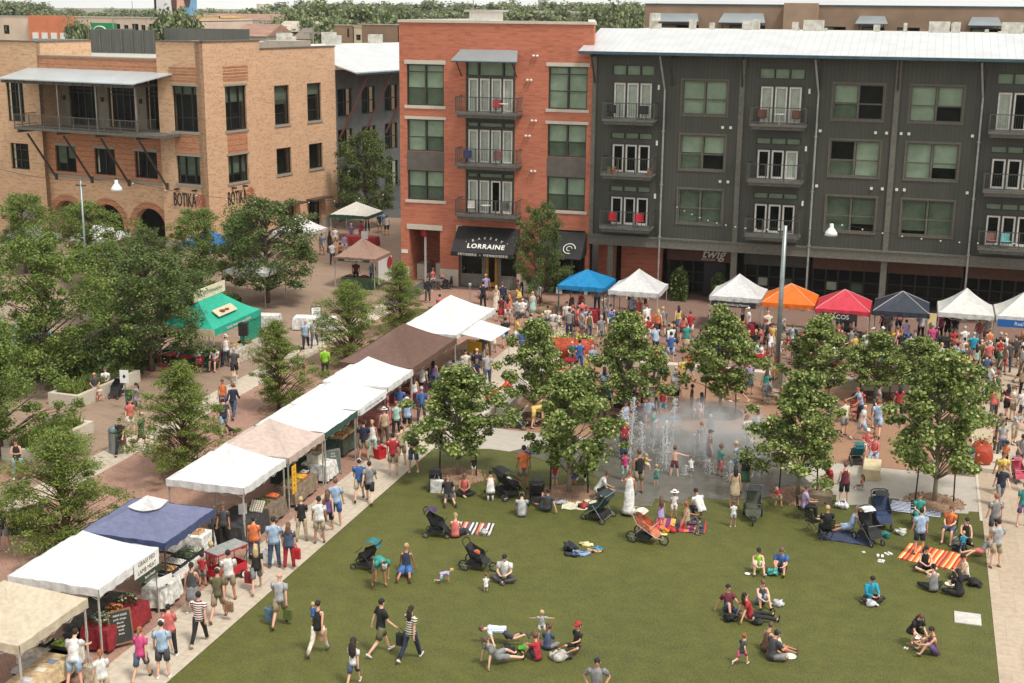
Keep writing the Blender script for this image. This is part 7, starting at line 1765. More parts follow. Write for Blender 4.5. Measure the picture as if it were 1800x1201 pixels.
    table(-6.5,76.9,2.2,.8,0,'plain table under the orange canopy',(150,140,120),.3); table(-3.4,76.6,2.2,.9,0,'black covered table under the red taco canopy',(46,44,44),.68)
    table(-.2,76.6,2.5,.9,0,'table of the charcoal canopy with yellow goods',(70,84,100),.68); table(3.3,76.9,2.6,.9,0,'black counter under the white canopy on the right',(30,30,32),.7); table(6.3,77.1,2.6,.9,0,'black counter under the blue signed canopy',(32,32,34),.7)
    crate(-.4,76.5,.76,.5,.4,(190,150,40),[(222,180,50)],'yellow goods on the charcoal canopy table',hh=.12); crate(.4,76.5,.76,.4,.4,(50,90,150),[(90,130,190)],'blue tub on the charcoal canopy table',hh=.15,cat='tub'); crate(-15.4,77.1,.76,.5,.4,(180,60,50),[(200,70,60),(220,180,90)],'tray of red goods on the orange covered table',hh=.1)
    crate(3.0,76.8,.76,.5,.4,(226,222,214),[(200,150,90)],'white tray of food on the black counter',hh=.1,cat='tray'); crate(-9.7,76.9,.76,.5,.4,(60,110,60),[(90,130,60),(220,210,90)],'tray of greens on the crimson table',hh=.1)
    aframe(2.9,75.0,.1,'white menu sandwich board in front of the black counter',(226,222,210),(60,60,60),lines=('MENU','sandwich','coffee'),tcol=mat((150,60,50),.6,'lettering'))
    # lane, left plaza
    table(-35.6,82.1,2.2,.8,0,'dark green covered table under the tan lane canopy',(46,66,44),.7); crate(-36.2,82.1,.76,.5,.4,(60,40,30),[(180,130,80)],'tray of bread at the left of the tan lane canopy table',hh=.1); crate(-35.2,82.1,.76,.5,.4,(60,40,30),[(150,50,50)],'tray of red jars at the tan lane canopy table',hh=.1)
    table(-42.0,97.6,2.6,.9,0,'red covered table by the green trimmed lane canopy',(160,40,48),.68)
    table(-36.0,60.9,3.2,.8,0,'green covered counter on the near side of the green canopy',(24,110,84),.72); table(-34.15,62.8,.8,3.4,0,'cream covered counter on the path side of the green canopy',(196,184,166),.72)
    crate(-34.2,63.2,.76,.5,.6,(60,60,60),[(170,40,40),(90,120,50)],'tray of red and green food on the cream counter',hh=.12,cat='tray'); crate(-34.2,62.2,.76,.5,.6,(180,180,178),[(200,160,100)],'steel tray of food on the cream counter',hh=.12,cat='tray')
    MB().box(-.02,.02,-1.2,1.2,.0,1.9).build('side_wall',canvas((30,150,120)),gt).location = (1.6,1.5,.2)
    table(-33.3,70.2,2.4,.9,.2,'white covered table beside the small white canopy',(222,220,214),.68); table(-36.6,69.8,2.2,.8,.2,'white panelled counter behind the green canopy',(214,212,206),.7)
stall_tables()
p = gnd(212,1133); aframe(p.x,p.y,.9,'chalkboard sandwich board beside the white canopy leg at bottom left',h=1.15,w=.7,lines=('FARM EGGS','pork chops','bacon','sausage','lamb','brats'))
p = gnd(556,568); aframe(p.x,p.y,.5,'white sandwich board on the plaza left of the rounded cypress',(222,222,218),(60,60,60),lines=('COFFEE','▬▬','ICED'),tcol=mat((30,30,30),.6,'lettering'))
p = gnd(585,832); aframe(p.x,p.y,.8,'grey mesh sandwich board by the pinkish tan canopy leg',(90,98,92),(120,120,112),lines=('local','honey'))
# ================================================================ FURNITURE, STROLLERS, SMALL THINGS
def tyre(mb,c,r,w=.02,n=16):
    c = V(c)
    for i in range(n):
        a,b = i * 2 * PI / n,(i + 1) * 2 * PI / n
        P = lambda q,t,x: c + V((x,q * math.cos(t),q * math.sin(t)))
        mb.quad(P(r,a,-w),P(r,b,-w),P(r,b,w),P(r,a,w)); mb.quad(P(r * .82,a,w),P(r * .82,b,w),P(r * .82,b,-w),P(r * .82,a,-w))
        for s_ in (-w,w): mb.quad(P(r,a,s_),P(r,b,s_),P(r * .82,b,s_),P(r * .82,a,s_))
def stroller(px,py,face,frame,fabric,hood,label,s=1.0,jog=False,double=False,group=None,hood_up=True,cargo=None):
    p = gnd(px,py); rt = empty('stroller',p,R(-CAMYAW - face),label,'stroller'); s *= .9; rt.scale = (s,) * 3
    W = .42 if double else .26; fm = metal(frame); fb = cloth(fabric); hd = cloth(hood); BK = mat((34,34,34),.7,'rubber')
    rr = .2 if jog else .12
    mb = MB()
    for sx in (-1,1):
        mb.tube([(sx * W,-.42,1.0),(sx * W,-.2,.62),(sx * W * .9,.42,.16 if not jog else .3)],.014,6)
        mb.tube([(sx * W,.05,.62),(sx * W,-.35,rr)],.014,6)
    mb.tube([(-W,-.42,1.0),(-W * .6,-.48,1.03),(W * .6,-.48,1.03),(W,-.42,1.0)],.018,6); mb.tube([(-W,-.35,rr),(W,-.35,rr)],.012,5)
    if jog: mb.tube([(-W * .9,.42,.3),(0,.62,.17),(W * .9,.42,.3)],.014,6)
    mb.tube([(-W,.3,.62),(W,.3,.62)],.015,6); fr = mb.build('frame',fm,rt)
    whs = [(-W - .04,-.35,rr),(W + .04,-.35,rr)] + ([(0,.62,rr * .85)] if jog else [(-W * .8,.42,.1),(W * .8,.42,.1)])
    for c in whs:
        mb = MB(); tyre(mb,c,c[2],.022); wh = mb.build('wheel',BK,rt)
        hub = MB(); 
        for k in range(3): hub.tube([V(c) + V((0,math.cos(k * PI / 3) * c[2] * .84,math.sin(k * PI / 3) * c[2] * .84)),V(c) - V((0,math.cos(k * PI / 3) * c[2] * .84,math.sin(k * PI / 3) * c[2] * .84))],.008,4)
        hub.build('spokes',metal((160,160,158)),wh)
    mb = MB(); ws = W - .03
    mb.rings([[V((x,y,z)) for x,y,z in ((-ws,-.3,.86 + dz),(-ws,-.12,.48 + dz),(-ws,.24,.46 + dz),(-ws,.4,.26 + dz))] for dz in (0,)] + [[V((x,y,z)) for x,y,z in ((ws,-.3,.86),(ws,-.12,.48),(ws,.24,.46),(ws,.4,.26))]],False,False)
    mb.rings([[V((-ws,-.34,.86)),V((-ws,-.16,.44)),V((-ws,.24,.42)),V((-ws,.42,.24))],[V((ws,-.34,.86)),V((ws,-.16,.44)),V((ws,.24,.42)),V((ws,.42,.24))]],False,False)
    for sx in (-ws,ws): mb.poly([(sx,-.3,.86),(sx,-.12,.48),(sx,.24,.46),(sx,.2,.62),(sx,-.2,.8)])
    mb.build('seat',fb,rt)
    if hood_up:
        mb = MB(); rings = []
        for k in range(7):
            a = R(-75 + k * 24); rings.append([V((x * (1 - .1 * abs(q)),-.2 + .3 * math.sin(a) * (1 - .15 * q * q),.78 + .3 * math.cos(a) * (1 - .12 * q * q))) for q,x in ((-1,-ws),(-.6,-ws * .8),(0,0),(.6,ws * .8),(1,ws))])
        mb.rings(rings[:6],False,False); mb.build('hood',hd,rt,smooth=True)
    mb = MB(); mb.box(-ws * .9,ws * .9,-.3,.2,.16,.3); mb.build('basket',mat((44,44,46),.8,'mesh_fabric'),rt)
    if cargo: MB().ball((0,0,.6),.13,8,5,(1,1,.8)).build('blanket',cloth(cargo),rt,smooth=True)
    return rt
K = (38,38,40)
for a in [
 (646,1000,-70,(70,72,72),K,(36,118,120),'black stroller with a teal hood beside the bent adult',1.15),
 (768,942,100,K,K,(74,50,96),'black stroller with a purple hood on the left lawn',1.1),
 (838,1000,110,K,(44,44,46),K,'black and orange jogging stroller by the striped blanket',1.1,True,False,None,False,(206,96,50)),
 (766,860,0,K,K,K,'black stroller holding a white plastic bag near the mulch',1.0),
 (893,872,60,K,K,K,'large black twin stroller behind the kneeling adult',1.25,False,True,None,True,(224,222,218)),
 (943,884,0,K,K,K,'upright black stroller right of the orange shirted adult',1.15),
 (1052,912,-60,(150,154,150),(46,66,66),(40,56,58),'dark green double stroller beside the pale blanket',1.2,False,True),
 (1135,952,120,(206,196,180),(206,112,78),(222,204,188),'orange and white stroller left of the blanket group',1.25,True),
 (1323,912,190,(96,98,94),(72,78,60),(48,48,50),'tall jogging stroller with a dark hood at the lawn step',1.25,True),
 (1527,952,160,(120,124,124),K,(206,208,212),'black stroller with a white and blue hood under the sycamore',1.3),
 (1548,925,180,K,(44,60,96),K,'navy stroller with a tall black hood under the sycamore',1.35),
 (908,752,-80,(198,200,198),(66,72,70),(60,68,66),'light framed stroller at the left of the gravel court',1.2,False,False,None,False),
 (1742,702,180,(40,92,82),(40,44,44),(44,50,50),'black stroller with a green frame on the right path',1.15,False,True),
 (1788,846,180,(150,150,150),(196,70,90),(190,80,96),'pink stroller pushed along the right path',1.0),
 (207,698,190,K,K,K,'black stroller parked by the planter wall',1.1),
 (1153,642,0,K,(196,50,60),(200,60,66),'red stroller behind the sycamores',1.1),
 (1505,815,0,(90,90,90),(20,100,112),(20,110,120),'teal stroller beside the pale block',1.05),
 (783,508,90,K,K,(220,96,60),'orange hooded stroller beside the bakery porch',1.0),
 (1088,722,-60,K,K,K,'black stroller behind the leftmost water jet',1.1),
 (1650,618,40,K,(60,60,64),K,'dark stroller behind the sycamore top on the right',1.0),
 (1392,606,0,K,K,K,'dark stroller behind the lamp post',1.0)]: stroller(*a)
def chair(loc,rz_,seat,kind,label,group=None):
    c = {'red': (176,38,46),'fold': (44,46,48),'teal': (26,126,124),'grey': (150,156,154)}[kind]; m_ = metal(c) if kind != 'teal' else cloth(c)
    rt = empty('cafe_chair' if kind != 'fold' else 'folding_chair',loc,rz_,label,'chair',group)
    w = .2; mb = MB()
    for k in range(5): mb.box(-w,w,-.2 + k * .085,-.2 + k * .085 + .07,seat - .02,seat)
    mb.build('seat',m_,rt); mb = MB()
    for k in range(4): mb.box(-w,w,-.235 - k * .012,-.22 - k * .012,seat + .14 + k * .09,seat + .2 + k * .09)
    mb.tube([(-w,-.2,seat - .02),(-w,-.27,seat + .5)],.012,5); mb.tube([(w,-.2,seat - .02),(w,-.27,seat + .5)],.012,5); mb.build('backrest',m_,rt)
    for sx in (-1,1):
        MB().tube([(sx * w,-.2,seat - .02),(sx * w,.2,0)],.012,5).build('leg',FRAMED if kind == 'fold' else m_,rt); MB().tube([(sx * w,.18,seat - .02),(sx * w,-.22,0)],.012,5).build('leg',FRAMED if kind == 'fold' else m_,rt)
NOCH = ('planter wall','planter rim','pale block','behind the pale','paving steps')
for p,rz_,st,wh in SEATS:
    if any(n in wh for n in NOCH): continue
    kind = 'fold' if ('folding' in wh or 'dark chair' in wh or 'mulch' in wh or 'standing adult' in wh) else 'teal' if 0 else 'red' if ('red' in wh or 'green canopy' in wh or 'lamp post' in wh or 'sycamore' in wh) else 'grey'
    if 'bench group' in wh: kind = 'fold'
    f = Matrix.Rotation(rz_,3,'Z') @ V((0,-.03,0))
    chair((p.x + f.x,p.y + f.y,0),rz_,max(.2,st),kind,('%s chair under the person ' % {'red': 'red metal','fold': 'black folding','grey': 'pale metal'}[kind]) + wh)
def cafe_table(px,py,label,c=(184,40,48),r=.42,h=.72):
    p = gnd(px,py); rt = empty('cafe_table',p,0,label,'table'); m_ = metal(c)
    MB().lathe([(.02,h - .03),(r,h - .03),(r,h),(.02,h)],18).build('tabletop',m_,rt)
    for a in (0,1,2):
        q = a * 2 * PI / 3; MB().tube([(.05 * math.cos(q),.05 * math.sin(q),h - .03),(-.04 * math.cos(q),-.04 * math.sin(q),h * .5),(.3 * math.cos(q),.3 * math.sin(q),0)],.014,5).build('leg',m_,rt)
for px,py,lb,c in ((1003,655,'large red cafe table behind the left sycamores',None),(330,650,'red cafe table under the near side of the green canopy',None),(300,645,'red cafe table at the left of the green canopy',None),(365,640,'red cafe table by the green counter',None),(968,590,'pale cafe table beyond the gravel corner',(200,196,186)),(898,502,'grey table right of the bakery door',(150,150,146)),(806,500,'wooden cafe table left of the bakery door',(150,96,50)),(935,506,'dark table by the bakery tree',(90,84,78)),(770,510,'grey table by the bakery porch',(140,140,138)),(1333,648,'red cafe table at the foot of the lamp post',None),(1440,652,'red cafe table behind the taco sycamore',None),(1415,648,'second red cafe table right of the lamp post',None),(1600,660,'red cafe table behind the tall full sycamore',None),(1475,640,'red cafe table in front of the taco queue',None),(1150,650,'red cafe table behind the middle sycamore',None),(1368,800,'pale round table behind the right splash pad sycamore',(170,160,140))): cafe_table(px,py,lb,c or (184,40,48))
for px,py,fc,kd,lb in ((838,502,90,'grey','empty white chair left of the yellow bakery door'),(1588,655,200,'red','empty red chair behind the thin sycamore'),(1465,655,120,'red','empty red chair behind the taco sycamore'),(985,662,60,'red','empty red chair left of the large red table'),(1025,665,-60,'red','empty red chair right of the large red table'),(290,655,60,'red','empty red chair at the left of the green canopy'),(1505,740,150,'red','empty red chair by the thin sycamore'),(1480,742,60,'grey','pale metal chair by the paving edge'),(1428,935,60,'fold','empty black folding chair in front of the lawn mulch'),(1470,775,90,'fold','dark chair frame on the gravel beside the pale block')): chair(gnd(px,py),R(-CAMYAW - fc),.44,kd,lb)
# planters
def long_planter(a,b,w,h,label,plants,hgt=.5,cols=None):
    a,b = V(a),V(b); d = (b - a); L = d.length; rt = empty('planter',((a.x + b.x) / 2,(a.y + b.y) / 2,0),math.atan2(d.y,d.x),label,'planter'); t = .22
    mb = MB()
    for q in ((-L / 2,L / 2,-w / 2,-w / 2 + t,0,h),(-L / 2,L / 2,w / 2 - t,w / 2,0,h),(-L / 2,-L / 2 + t,-w / 2 + t,w / 2 - t,0,h),(L / 2 - t,L / 2,-w / 2 + t,w / 2 - t,0,h)): mb.box(*q)
    mb.build('wall',LIME,rt); MB().box(-L / 2 + t,L / 2 - t,-w / 2 + t,w / 2 - t,0,h - .12).build('soil',MULCH,rt)
    mb = MB(); rg = random.Random(int(L * 100)); 
    for k in range(plants):
        x,y = rg.uniform(-L / 2 + t + .1,L / 2 - t - .1),rg.uniform(-w / 2 + t,w / 2 - t); z = h - .12; hh = hgt * rg.uniform(.4,1.1); a_ = rg.uniform(0,2 * PI)
        for j in range(5):
            a2 = a_ + j * 1.3; e = V((x + math.cos(a2) * hh * .5,y + math.sin(a2) * hh * .5,z + hh)); n_ = V((-math.sin(a2),math.cos(a2),0)) * .03; mb.quad(V((x,y,z)) - n_,V((x,y,z)) + n_,e + n_ * .3,e - n_ * .3)
    mb.build('plants',CYP,rt,recalc=False); return rt
long_planter(gnd(30,812),gnd(140,758),1.5,.55,'near pale stone planter with spiky plants and two seated people',260,.55)
long_planter(gnd(112,715),gnd(222,668),1.7,.6,'far pale stone planter wall with the seated family',260,.5)
o = MB().box(-.3,.3,-.3,.3,0,1.0).build('stone_post',LIME); o.location = gnd(198,650); tag(o,'square stone post beyond the far planter','post')
def hedge(px,py,w,d,h,label,n=2600):
    p = gnd(px,py); rs = np.random.RandomState(int(px)); N = n; P = rs.uniform(-1,1,(N,3)); P[:,0] *= w; P[:,1] *= d; P[:,2] = (P[:,2] + 1) / 2 * h * (1 - .3 * (P[:,0] / w) ** 2)
    mb = MB(); rt = empty('shrub',p,0,label,'shrub')
    for q in P:
        s = rs.uniform(.08,.16); a = V(rs.normal(size=3)).normalized(); b = a.cross(V(rs.normal(size=3))).normalized(); c = V(q); mb.quad(c - a * s,c + b * s * .5,c + a * s,c - b * s * .5)
    mb.build('foliage',OAK,rt,recalc=False); MB().tube([(0,0,0),(0,0,h * .6)],.05,5).build('stem',BARK,rt)
for a in ((135,665,3.0,1.6,2.0,'dark dense shrub mass behind the far planter',5000),(190,635,2.6,1.6,1.9,'dark shrub mass under the middle shade trees',4200),(60,650,1.6,1.0,1.3,'low shrub behind the large green shade tree'),(1193,528,.55,.5,2.2,'leafy shrub in front of the book shop, left of its door',1200),(1262,532,.45,.4,2.0,'leafy shrub right of the book shop door',1000),(50,935,.5,.5,.9,'bushy plant in a tan pot at the left edge',900),(405,540,.5,.5,.8,'small shrub under the broad shade tree'),(330,560,1.8,1.0,1.6,'dark shrubs behind the green canopy',2600)): hedge(*a)
# orange red cylindrical planters
ORG = mat((176,66,42),.5,'rusty_red_paint',.14,2.0); 
def cyl_planter(a,b,r,label,cols,name='drum_planter',ends=True):
    a,b = V(a),V(b); rt = empty(name,((a.x + b.x) / 2,(a.y + b.y) / 2,0),0,label,'planter'); c = V(rt.location); d = (b - a).normalized(); L = (b - a).length; z = r + .15
    M = basis((0,0,z),V((0,0,1)).cross(d),V((0,0,1))); M = Matrix((V((0,0,1)).cross(d),V((0,0,1)),d)).transposed().to_4x4(); M.translation = V((0,0,z)) - d * L / 2
    mb = MB(); mb.lathe([(.05,-.06),(r * .6,-.04),(r,.06),(r,L - .06),(r * .6,L + .04),(.05,L + .06)],22,M); mb.build('drum',ORG,rt,smooth=False)
    mb = MB()
    for t in (.18,.82):
        q = -d * L / 2 + d * L * t; s_ = V((0,0,1)).cross(d)
        for sg in (-1,1): mb.tube([q + s_ * sg * r * .8 + V((0,0,0)),q + s_ * sg * r * .7 + V((0,0,z - r * .6))],.04,5)
    mb.build('stand',mat((110,60,44),.6,'rust'),rt)
    n = max(1,int(L / .6))
    for k in range(n):
        q = a + (b - a) * ((k + .5) / n); 
        mbl = MB(); rg = random.Random(k + int(a.x * 10)); cc = q - c
        for j in range(90):
            an = rg.uniform(0,2 * PI); rr_ = r * 1.1 * rg.random() ** .5; pnt = V((cc.x + rr_ * math.cos(an),cc.y + rr_ * math.sin(an),z + r * .8 + rg.uniform(0,.35))); s = rg.uniform(.07,.16)
            dv = V((rg.uniform(-1,1),rg.uniform(-1,1),rg.uniform(0,1))).normalized(); wv = dv.cross(V((0,0,1))).normalized() * s * .35; mbl.cur = rg.randrange(len(cols)); mbl.quad(pnt,pnt + wv + dv * s * .5,pnt + dv * s,pnt - wv + dv * s * .5)
        mbl.build('planting',[mat(q2,.6,'petal',.2,15) for q2 in cols],rt,recalc=False)
GRN,YG = (70,96,40),(176,190,50)
cyl_planter(gnd(968,632),gnd(1042,638),.55,'long orange red drum planter with yellow green flowers behind the sycamores',[GRN,YG,YG])
cyl_planter(gnd(1660,668),gnd(1712,676),.5,'orange red drum planter with yellow flowers at the gravel corner',[YG,(214,110,60),GRN])
p = gnd(1725,825); cyl_planter(p + V((0,-.1,0)),p + V((0,1.1,0)),.42,'round ended rusty red drum planter with red and yellow flowers by the right path',[GRN,YG,(150,40,60),GRN])
slab('plinth',p.x - .9,p.x + .9,p.y - .45,p.y + 1.7,.012,.2,LIME,'low concrete base below the round ended red drum','plinth')
sl_ = empty('slide',gnd(868,705),0,'bright orange red curved slide behind the nearest sycamore','slide')
mb = MB(); rr = []
for k in range(12):
    t = k / 11; c = V((-.7 + 1.6 * math.sin(t * 1.9),1.6 * t,.35 + 1.35 * t)); dr = V((math.cos(t * 1.9),.5,0)).normalized(); sd_ = V((dr.y,-dr.x,0))
    rr.append([c + sd_ * .38 * math.cos(a) + V((0,0,.38 * math.sin(a) - .0)) for a in [PI + PI * j / 8 for j in range(9)]])
mb.rings(rr,False,False); mb.rings([[q + V((0,0,-.03)) for q in r] for r in rr],False,False); sl_.scale = (.62,) * 3; mb.build('chute',mat((214,70,36),.4,'painted_steel'),sl_,smooth=True)
for x,y,h in ((.75,1.2,1.1),(-.4,.5,.4)): MB().tube([(x,y,0),(x,y,h)],.05,6).build('support',DKSTEEL,sl_)
slab('low_wall',-18.6,-17.95,55.5,60.0,0,.5,LIME,'short pale wall below the orange red slide','low wall')
p = gnd(1531,842); slab('stone_block',p.x - .35,p.x + .35,p.y - .2,p.y + 1.3,0,.45,mat((206,190,150),.8,'limestone_block',.08,3),'pale yellow stone block used as a seat by the coral shirted adult','stone block')
p = gnd(1475,895); slab('stone_block',p.x - 1.3,p.x - .3,p.y + .1,p.y + .7,0,.42,mat((120,104,84),.8,'timber',.15,3),'brown bench block at the lawn step','stone block')
p = gnd(1395,812); slab('stone_block',p.x - .6,p.x + .5,p.y,p.y + .9,0,.3,mat((206,176,140),.8,'limestone_block',.08,3),'sand coloured block behind the right splash pad sycamore','stone block')
# bins
def bin_(px,py,label,c=(150,158,156),lid=(126,146,146)):
    rt = empty('litter_bin',gnd(px,py),0,label,'litter bin'); mb = MB(); mb.lathe([(.26,0),(.29,.02),(.29,.9),(.26,.92)],18)
    for k in range(18): a = k * PI / 9; mb.box(-.02,.02,.285,.305,.05,.88,Matrix.Rotation(a,4,'Z'))
    mb.build('body',metal(c),rt); MB().lathe([(.3,.95),(.31,.98),(.28,1.08),(.16,1.16),(.02,1.18)],18).build('lid',metal(lid),rt,smooth=True)
bin_(205,795,'silver ribbed litter bin with a domed lid beside the dark trousered walker'); bin_(1697,832,'silver litter bin hidden beside the round red drum',lid=(30,90,60))
o = MB().lathe([(.2,0),(.24,.45),(.24,.5)],14).build('bucket',mat((38,42,40),.6,'plastic')); o.location = gnd(1330,588); tag(o,'dark bucket with pale rim beside the white canopy leg','bucket')
o = MB().lathe([(.24,0),(.31,.45),(.33,.47),(.29,.45),(.2,.1)],4,Matrix.Rotation(.3,4,'Z')).build('basket',mat((190,30,40),.5,'plastic')); o.location = gnd(668,806); tag(o,'red square bucket on the path by the canopy','basket')
# lamp posts and strings of lights
def lamp_post(px,py,tpy,label,r=.14):
    p = gnd(px,py); z = ony(px,tpy,p.y)[1]; rt = empty('lamp_post',p,0,label,'lamp post'); MB().tube([(0,0,0),(0,0,z)],[r,r * .8],12).build('pole',metal((140,150,147),.4),rt,smooth=True)
    MB().box(-.28,.28,-.3,.3,0,1.25).build('base',LIME,rt); MB().box(-.35,.35,-.04,.04,z - .35,z - .25).build('bracket',STEEL,rt); return p,z
pA,zA = lamp_post(1363,690,396,'tall pale steel lamp post in front of the orange canopy',.13)
pB,zB = lamp_post(4,560,290,'pale lamp post at the far left edge'); pC,zC = lamp_post(158,560,318,'pale lamp post in front of the arches',.07)
def wire(a,b,sag,label,bulbs=0,lamp=None):
    a,b = V(a),V(b); pts = [a + (b - a) * t + V((0,0,-sag * 4 * t * (1 - t))) for t in [i / 24 for i in range(25)]]; rt = empty('light_string',a,0,label,'string lights'); Q = [q - a for q in pts]
    MB().tube(Q,.012,4).build('cable',DKSTEEL,rt)
    if bulbs:
        for i in range(bulbs):
            t = (i + .5) / bulbs; q = (b - a) * t + V((0,0,-sag * 4 * t * (1 - t))); MB().ball((q.x,q.y,q.z - .06),.045,6,4).build('bulb',WHITE,rt)
    return rt
def pendant(px,py,Y,label):
    x,z = ony(px,py,Y); rt = empty('pendant_lamp',(x,Y,z),0,label,'pendant lamp'); MB().lathe([(.06,.5),(.1,.45),(.1,.3),(.14,.26),(.3,.04),(.33,-.12),(.3,-.12),(.1,.2)],16).build('shade',mat((222,226,222),.35,'enamel',.04,2),rt,smooth=True); MB().tube([(0,0,.5),(0,0,.62)],.03,6).build('hook',DKSTEEL,rt); return V((x,Y,z + .6))
q = pendant(1461,410,70,'white bell shaped pendant lamp hanging right of the tall lamp post')
wire(pA + V((0,0,zA - .1)),q,.3,'cable from the tall lamp post to the pendant lamp'); wire(q,(12,84.9,6.2),.9,'string of bulbs running from the pendant lamp to the right',16)
wire(pA + V((0,0,zA - .1)),(-14.8,84.9,6.4),.5,'string of bulbs running from the lamp post to the grey facade',12); wire(pA + V((0,0,zA - .2)),(-6.1,84.8,8.8),.3,'short cable from the lamp post up to the downspout')
q = pendant(205,332,66,'white pendant lamp hanging in front of the buff brick arches'); wire(pB + V((0,0,zB - .1)),q,.4,'cable from the left edge post to the pendant lamp'); wire(q,(-34.0,84.8,6.3),1.0,'long cable crossing from the left pendant lamp to the red building',10)
# parking-meter like posts, bicycle
def meter(px,py,label):
    rt = empty('meter_post',gnd(px,py),0,label,'meter'); MB().tube([(0,0,0),(0,0,1.1)],.03,6).build('post',metal((180,180,176)),rt); MB().ball((0,0,1.2),.12,10,6,(1,.7,1.2)).build('head',metal((170,176,176)),rt,smooth=True)
meter(826,533,'small grey post with a rounded head in front of the bakery')
p = gnd(982,560); board_sign(p.x,p.y,1.55,0,.38,.4,(226,226,224),'',(0,0,0),'teal post with a white sign at the blue canopy leg',post=1,pcol=mat((88,160,140),.5,'paint'))
p = gnd(903,533); bk = empty('bicycle',p,R(12),'mint green bicycle with pale tyres in front of the bakery','bicycle'); GN = mat((70,150,130),.4,'bike_paint',.05)
for x in (-.52,.52):
    mb = MB(); M9 = Matrix.Rotation(H90,4,'Z'); t_ = MB(); tyre(t_,(0,0,.34),.34,.018,22); mb.merge(t_,Matrix.Translation((x,0,0)) @ M9); wh = mb.build('wheel',mat((206,214,204),.6,'tyre'),bk); sp = MB()
    for k in range(6): a = k * PI / 6; sp.tube([(x + .29 * math.cos(a),0,.34 + .29 * math.sin(a)),(x - .29 * math.cos(a),0,.34 - .29 * math.sin(a))],.004,4)
    sp.build('spokes',metal((180,180,180)),wh)
mb = MB()
for a,b in (((-.52,0,.34),(-.1,0,.3)),((-.1,0,.3),(-.22,0,.82)),((-.1,0,.3),(.34,0,.78)),((-.2,0,.76),(.36,0,.84)),((-.52,0,.34),(-.2,0,.76)),((.52,0,.34),(.36,0,.9))): mb.tube([a,b],.018,6)
mb.build('frame',GN,bk); MB().tube([(.36,0,.9),(.33,0,1.0),(.22,-.25,1.02)],.014,5).build('handlebar',DKSTEEL,bk); MB().tube([(.33,0,1.0),(.22,.25,1.02)],.014,5).build('handlebar',DKSTEEL,bk); MB().ball((-.23,0,.88),.1,8,5,(1.4,.7,.4)).build('saddle',mat((60,40,30),.6,'leather'),bk)
# loudspeaker on a tripod
p = gnd(430,632); rt = empty('loudspeaker',p,.3,'black loudspeaker on a tripod beside the green canopy','loudspeaker'); MB().box(-.24,.24,-.2,.2,1.35,2.05).build('cabinet',mat((30,30,32),.6,'plastic'),rt); MB().tube([(0,0,.5),(0,0,1.35)],.025,6).build('pole',DKSTEEL,rt)
for k in range(3): a = k * 2 * PI / 3; MB().tube([(0,0,.7),(.5 * math.cos(a),.5 * math.sin(a),0)],.018,5).build('leg',DKSTEEL,rt)
# wagon
p = gnd(400,1018); wg = empty('pull_wagon',p,R(-20),'red pull along wagon with a grey canopy roof full of bags','wagon'); RD = mat((186,30,48),.4,'red_plastic',.06,3)
mb = MB()
for q in ((-.3,.3,-.62,-.58,.22,.52),(-.3,.3,.58,.62,.22,.52),(-.3,-.27,-.58,.58,.22,.52),(.27,.3,-.58,.58,.22,.52),(-.27,.27,-.58,.58,.22,.25)): mb.box(*q)
mb.build('body',RD,wg); mb = MB(); mb.box(-.33,.33,-.66,.66,1.12,1.15); mb.build('roof',mat((140,142,138),.7,'fabric'),wg); mb = MB(); mb.box(-.345,.345,-.675,.675,1.08,1.118); mb.build('roof_trim',RD,wg)
for sx in (-.31,.31):
    for sy in (-.6,.6): MB().tube([(sx,sy,.52),(sx,sy,1.1)],.014,5).build('roof_post',DKSTEEL,wg)
for sx in (-.34,.34):
    for sy in (-.42,.42):
        mb = MB(); tyre(mb,(sx,sy,.14),.14,.03); w_ = mb.build('wheel',mat((34,34,34),.7,'rubber'),wg); MB().lathe([(.02,-.02),(.1,-.02),(.1,.02),(.02,.02)],12,Matrix.Translation((sx * 1.02,sy,.14)) @ Matrix.Rotation(H90,4,'Y')).build('hub',WHITE,w_)
MB().tube([(0,.62,.3),(0,.95,.75)],.016,5).build('pull_handle',DKSTEEL,wg)
for i,(x,y,c,nm) in enumerate(((-.1,.3,(40,42,40),'black bag'),(.1,-.05,(150,196,60),'lime green bag'),(0,-.35,(120,120,124),'grey bag'))):
    o = MB().ball((0,0,0),.2,8,5,(1,.9,.8)).build('bag',cloth(c),None,True); o.location = p + V((x,y,.42)); tag(o,nm + ' inside the red pull along wagon','bag')
# blankets
def blanket(px,py,w,d,rot,m_,label,tass=False,loc=None):
    p = gnd(px,py); mb = MB(); n,k = 14,10; rg = random.Random(int(px)); P = [[V(((i / n - .5) * w,(j / k - .5) * d,.02 + .018 * math.sin(i * 1.3 + j * .7 + px) + .012 * rg.random())) for j in range(k + 1)] for i in range(n + 1)]
    for i in range(n):
        for j in range(k): mb.quad(P[i][j],P[i + 1][j],P[i + 1][j + 1],P[i][j + 1])
    mb.quad(*[q - V((0,0,.012)) for q in (P[0][0],P[n][0],P[n][k],P[0][k])])
    if tass:
        for i in range(n * 2): x = (i / (2 * n) - .5) * w; mb.box(x,x + .015,-d / 2 - .07,-d / 2,.015,.022); mb.box(x,x + .015,d / 2,d / 2 + .07,.015,.022)
    o = mb.build('picnic_blanket',m_,None); o.location = p; o.rotation_euler = (0,0,rot); return tag(o,label,'blanket')
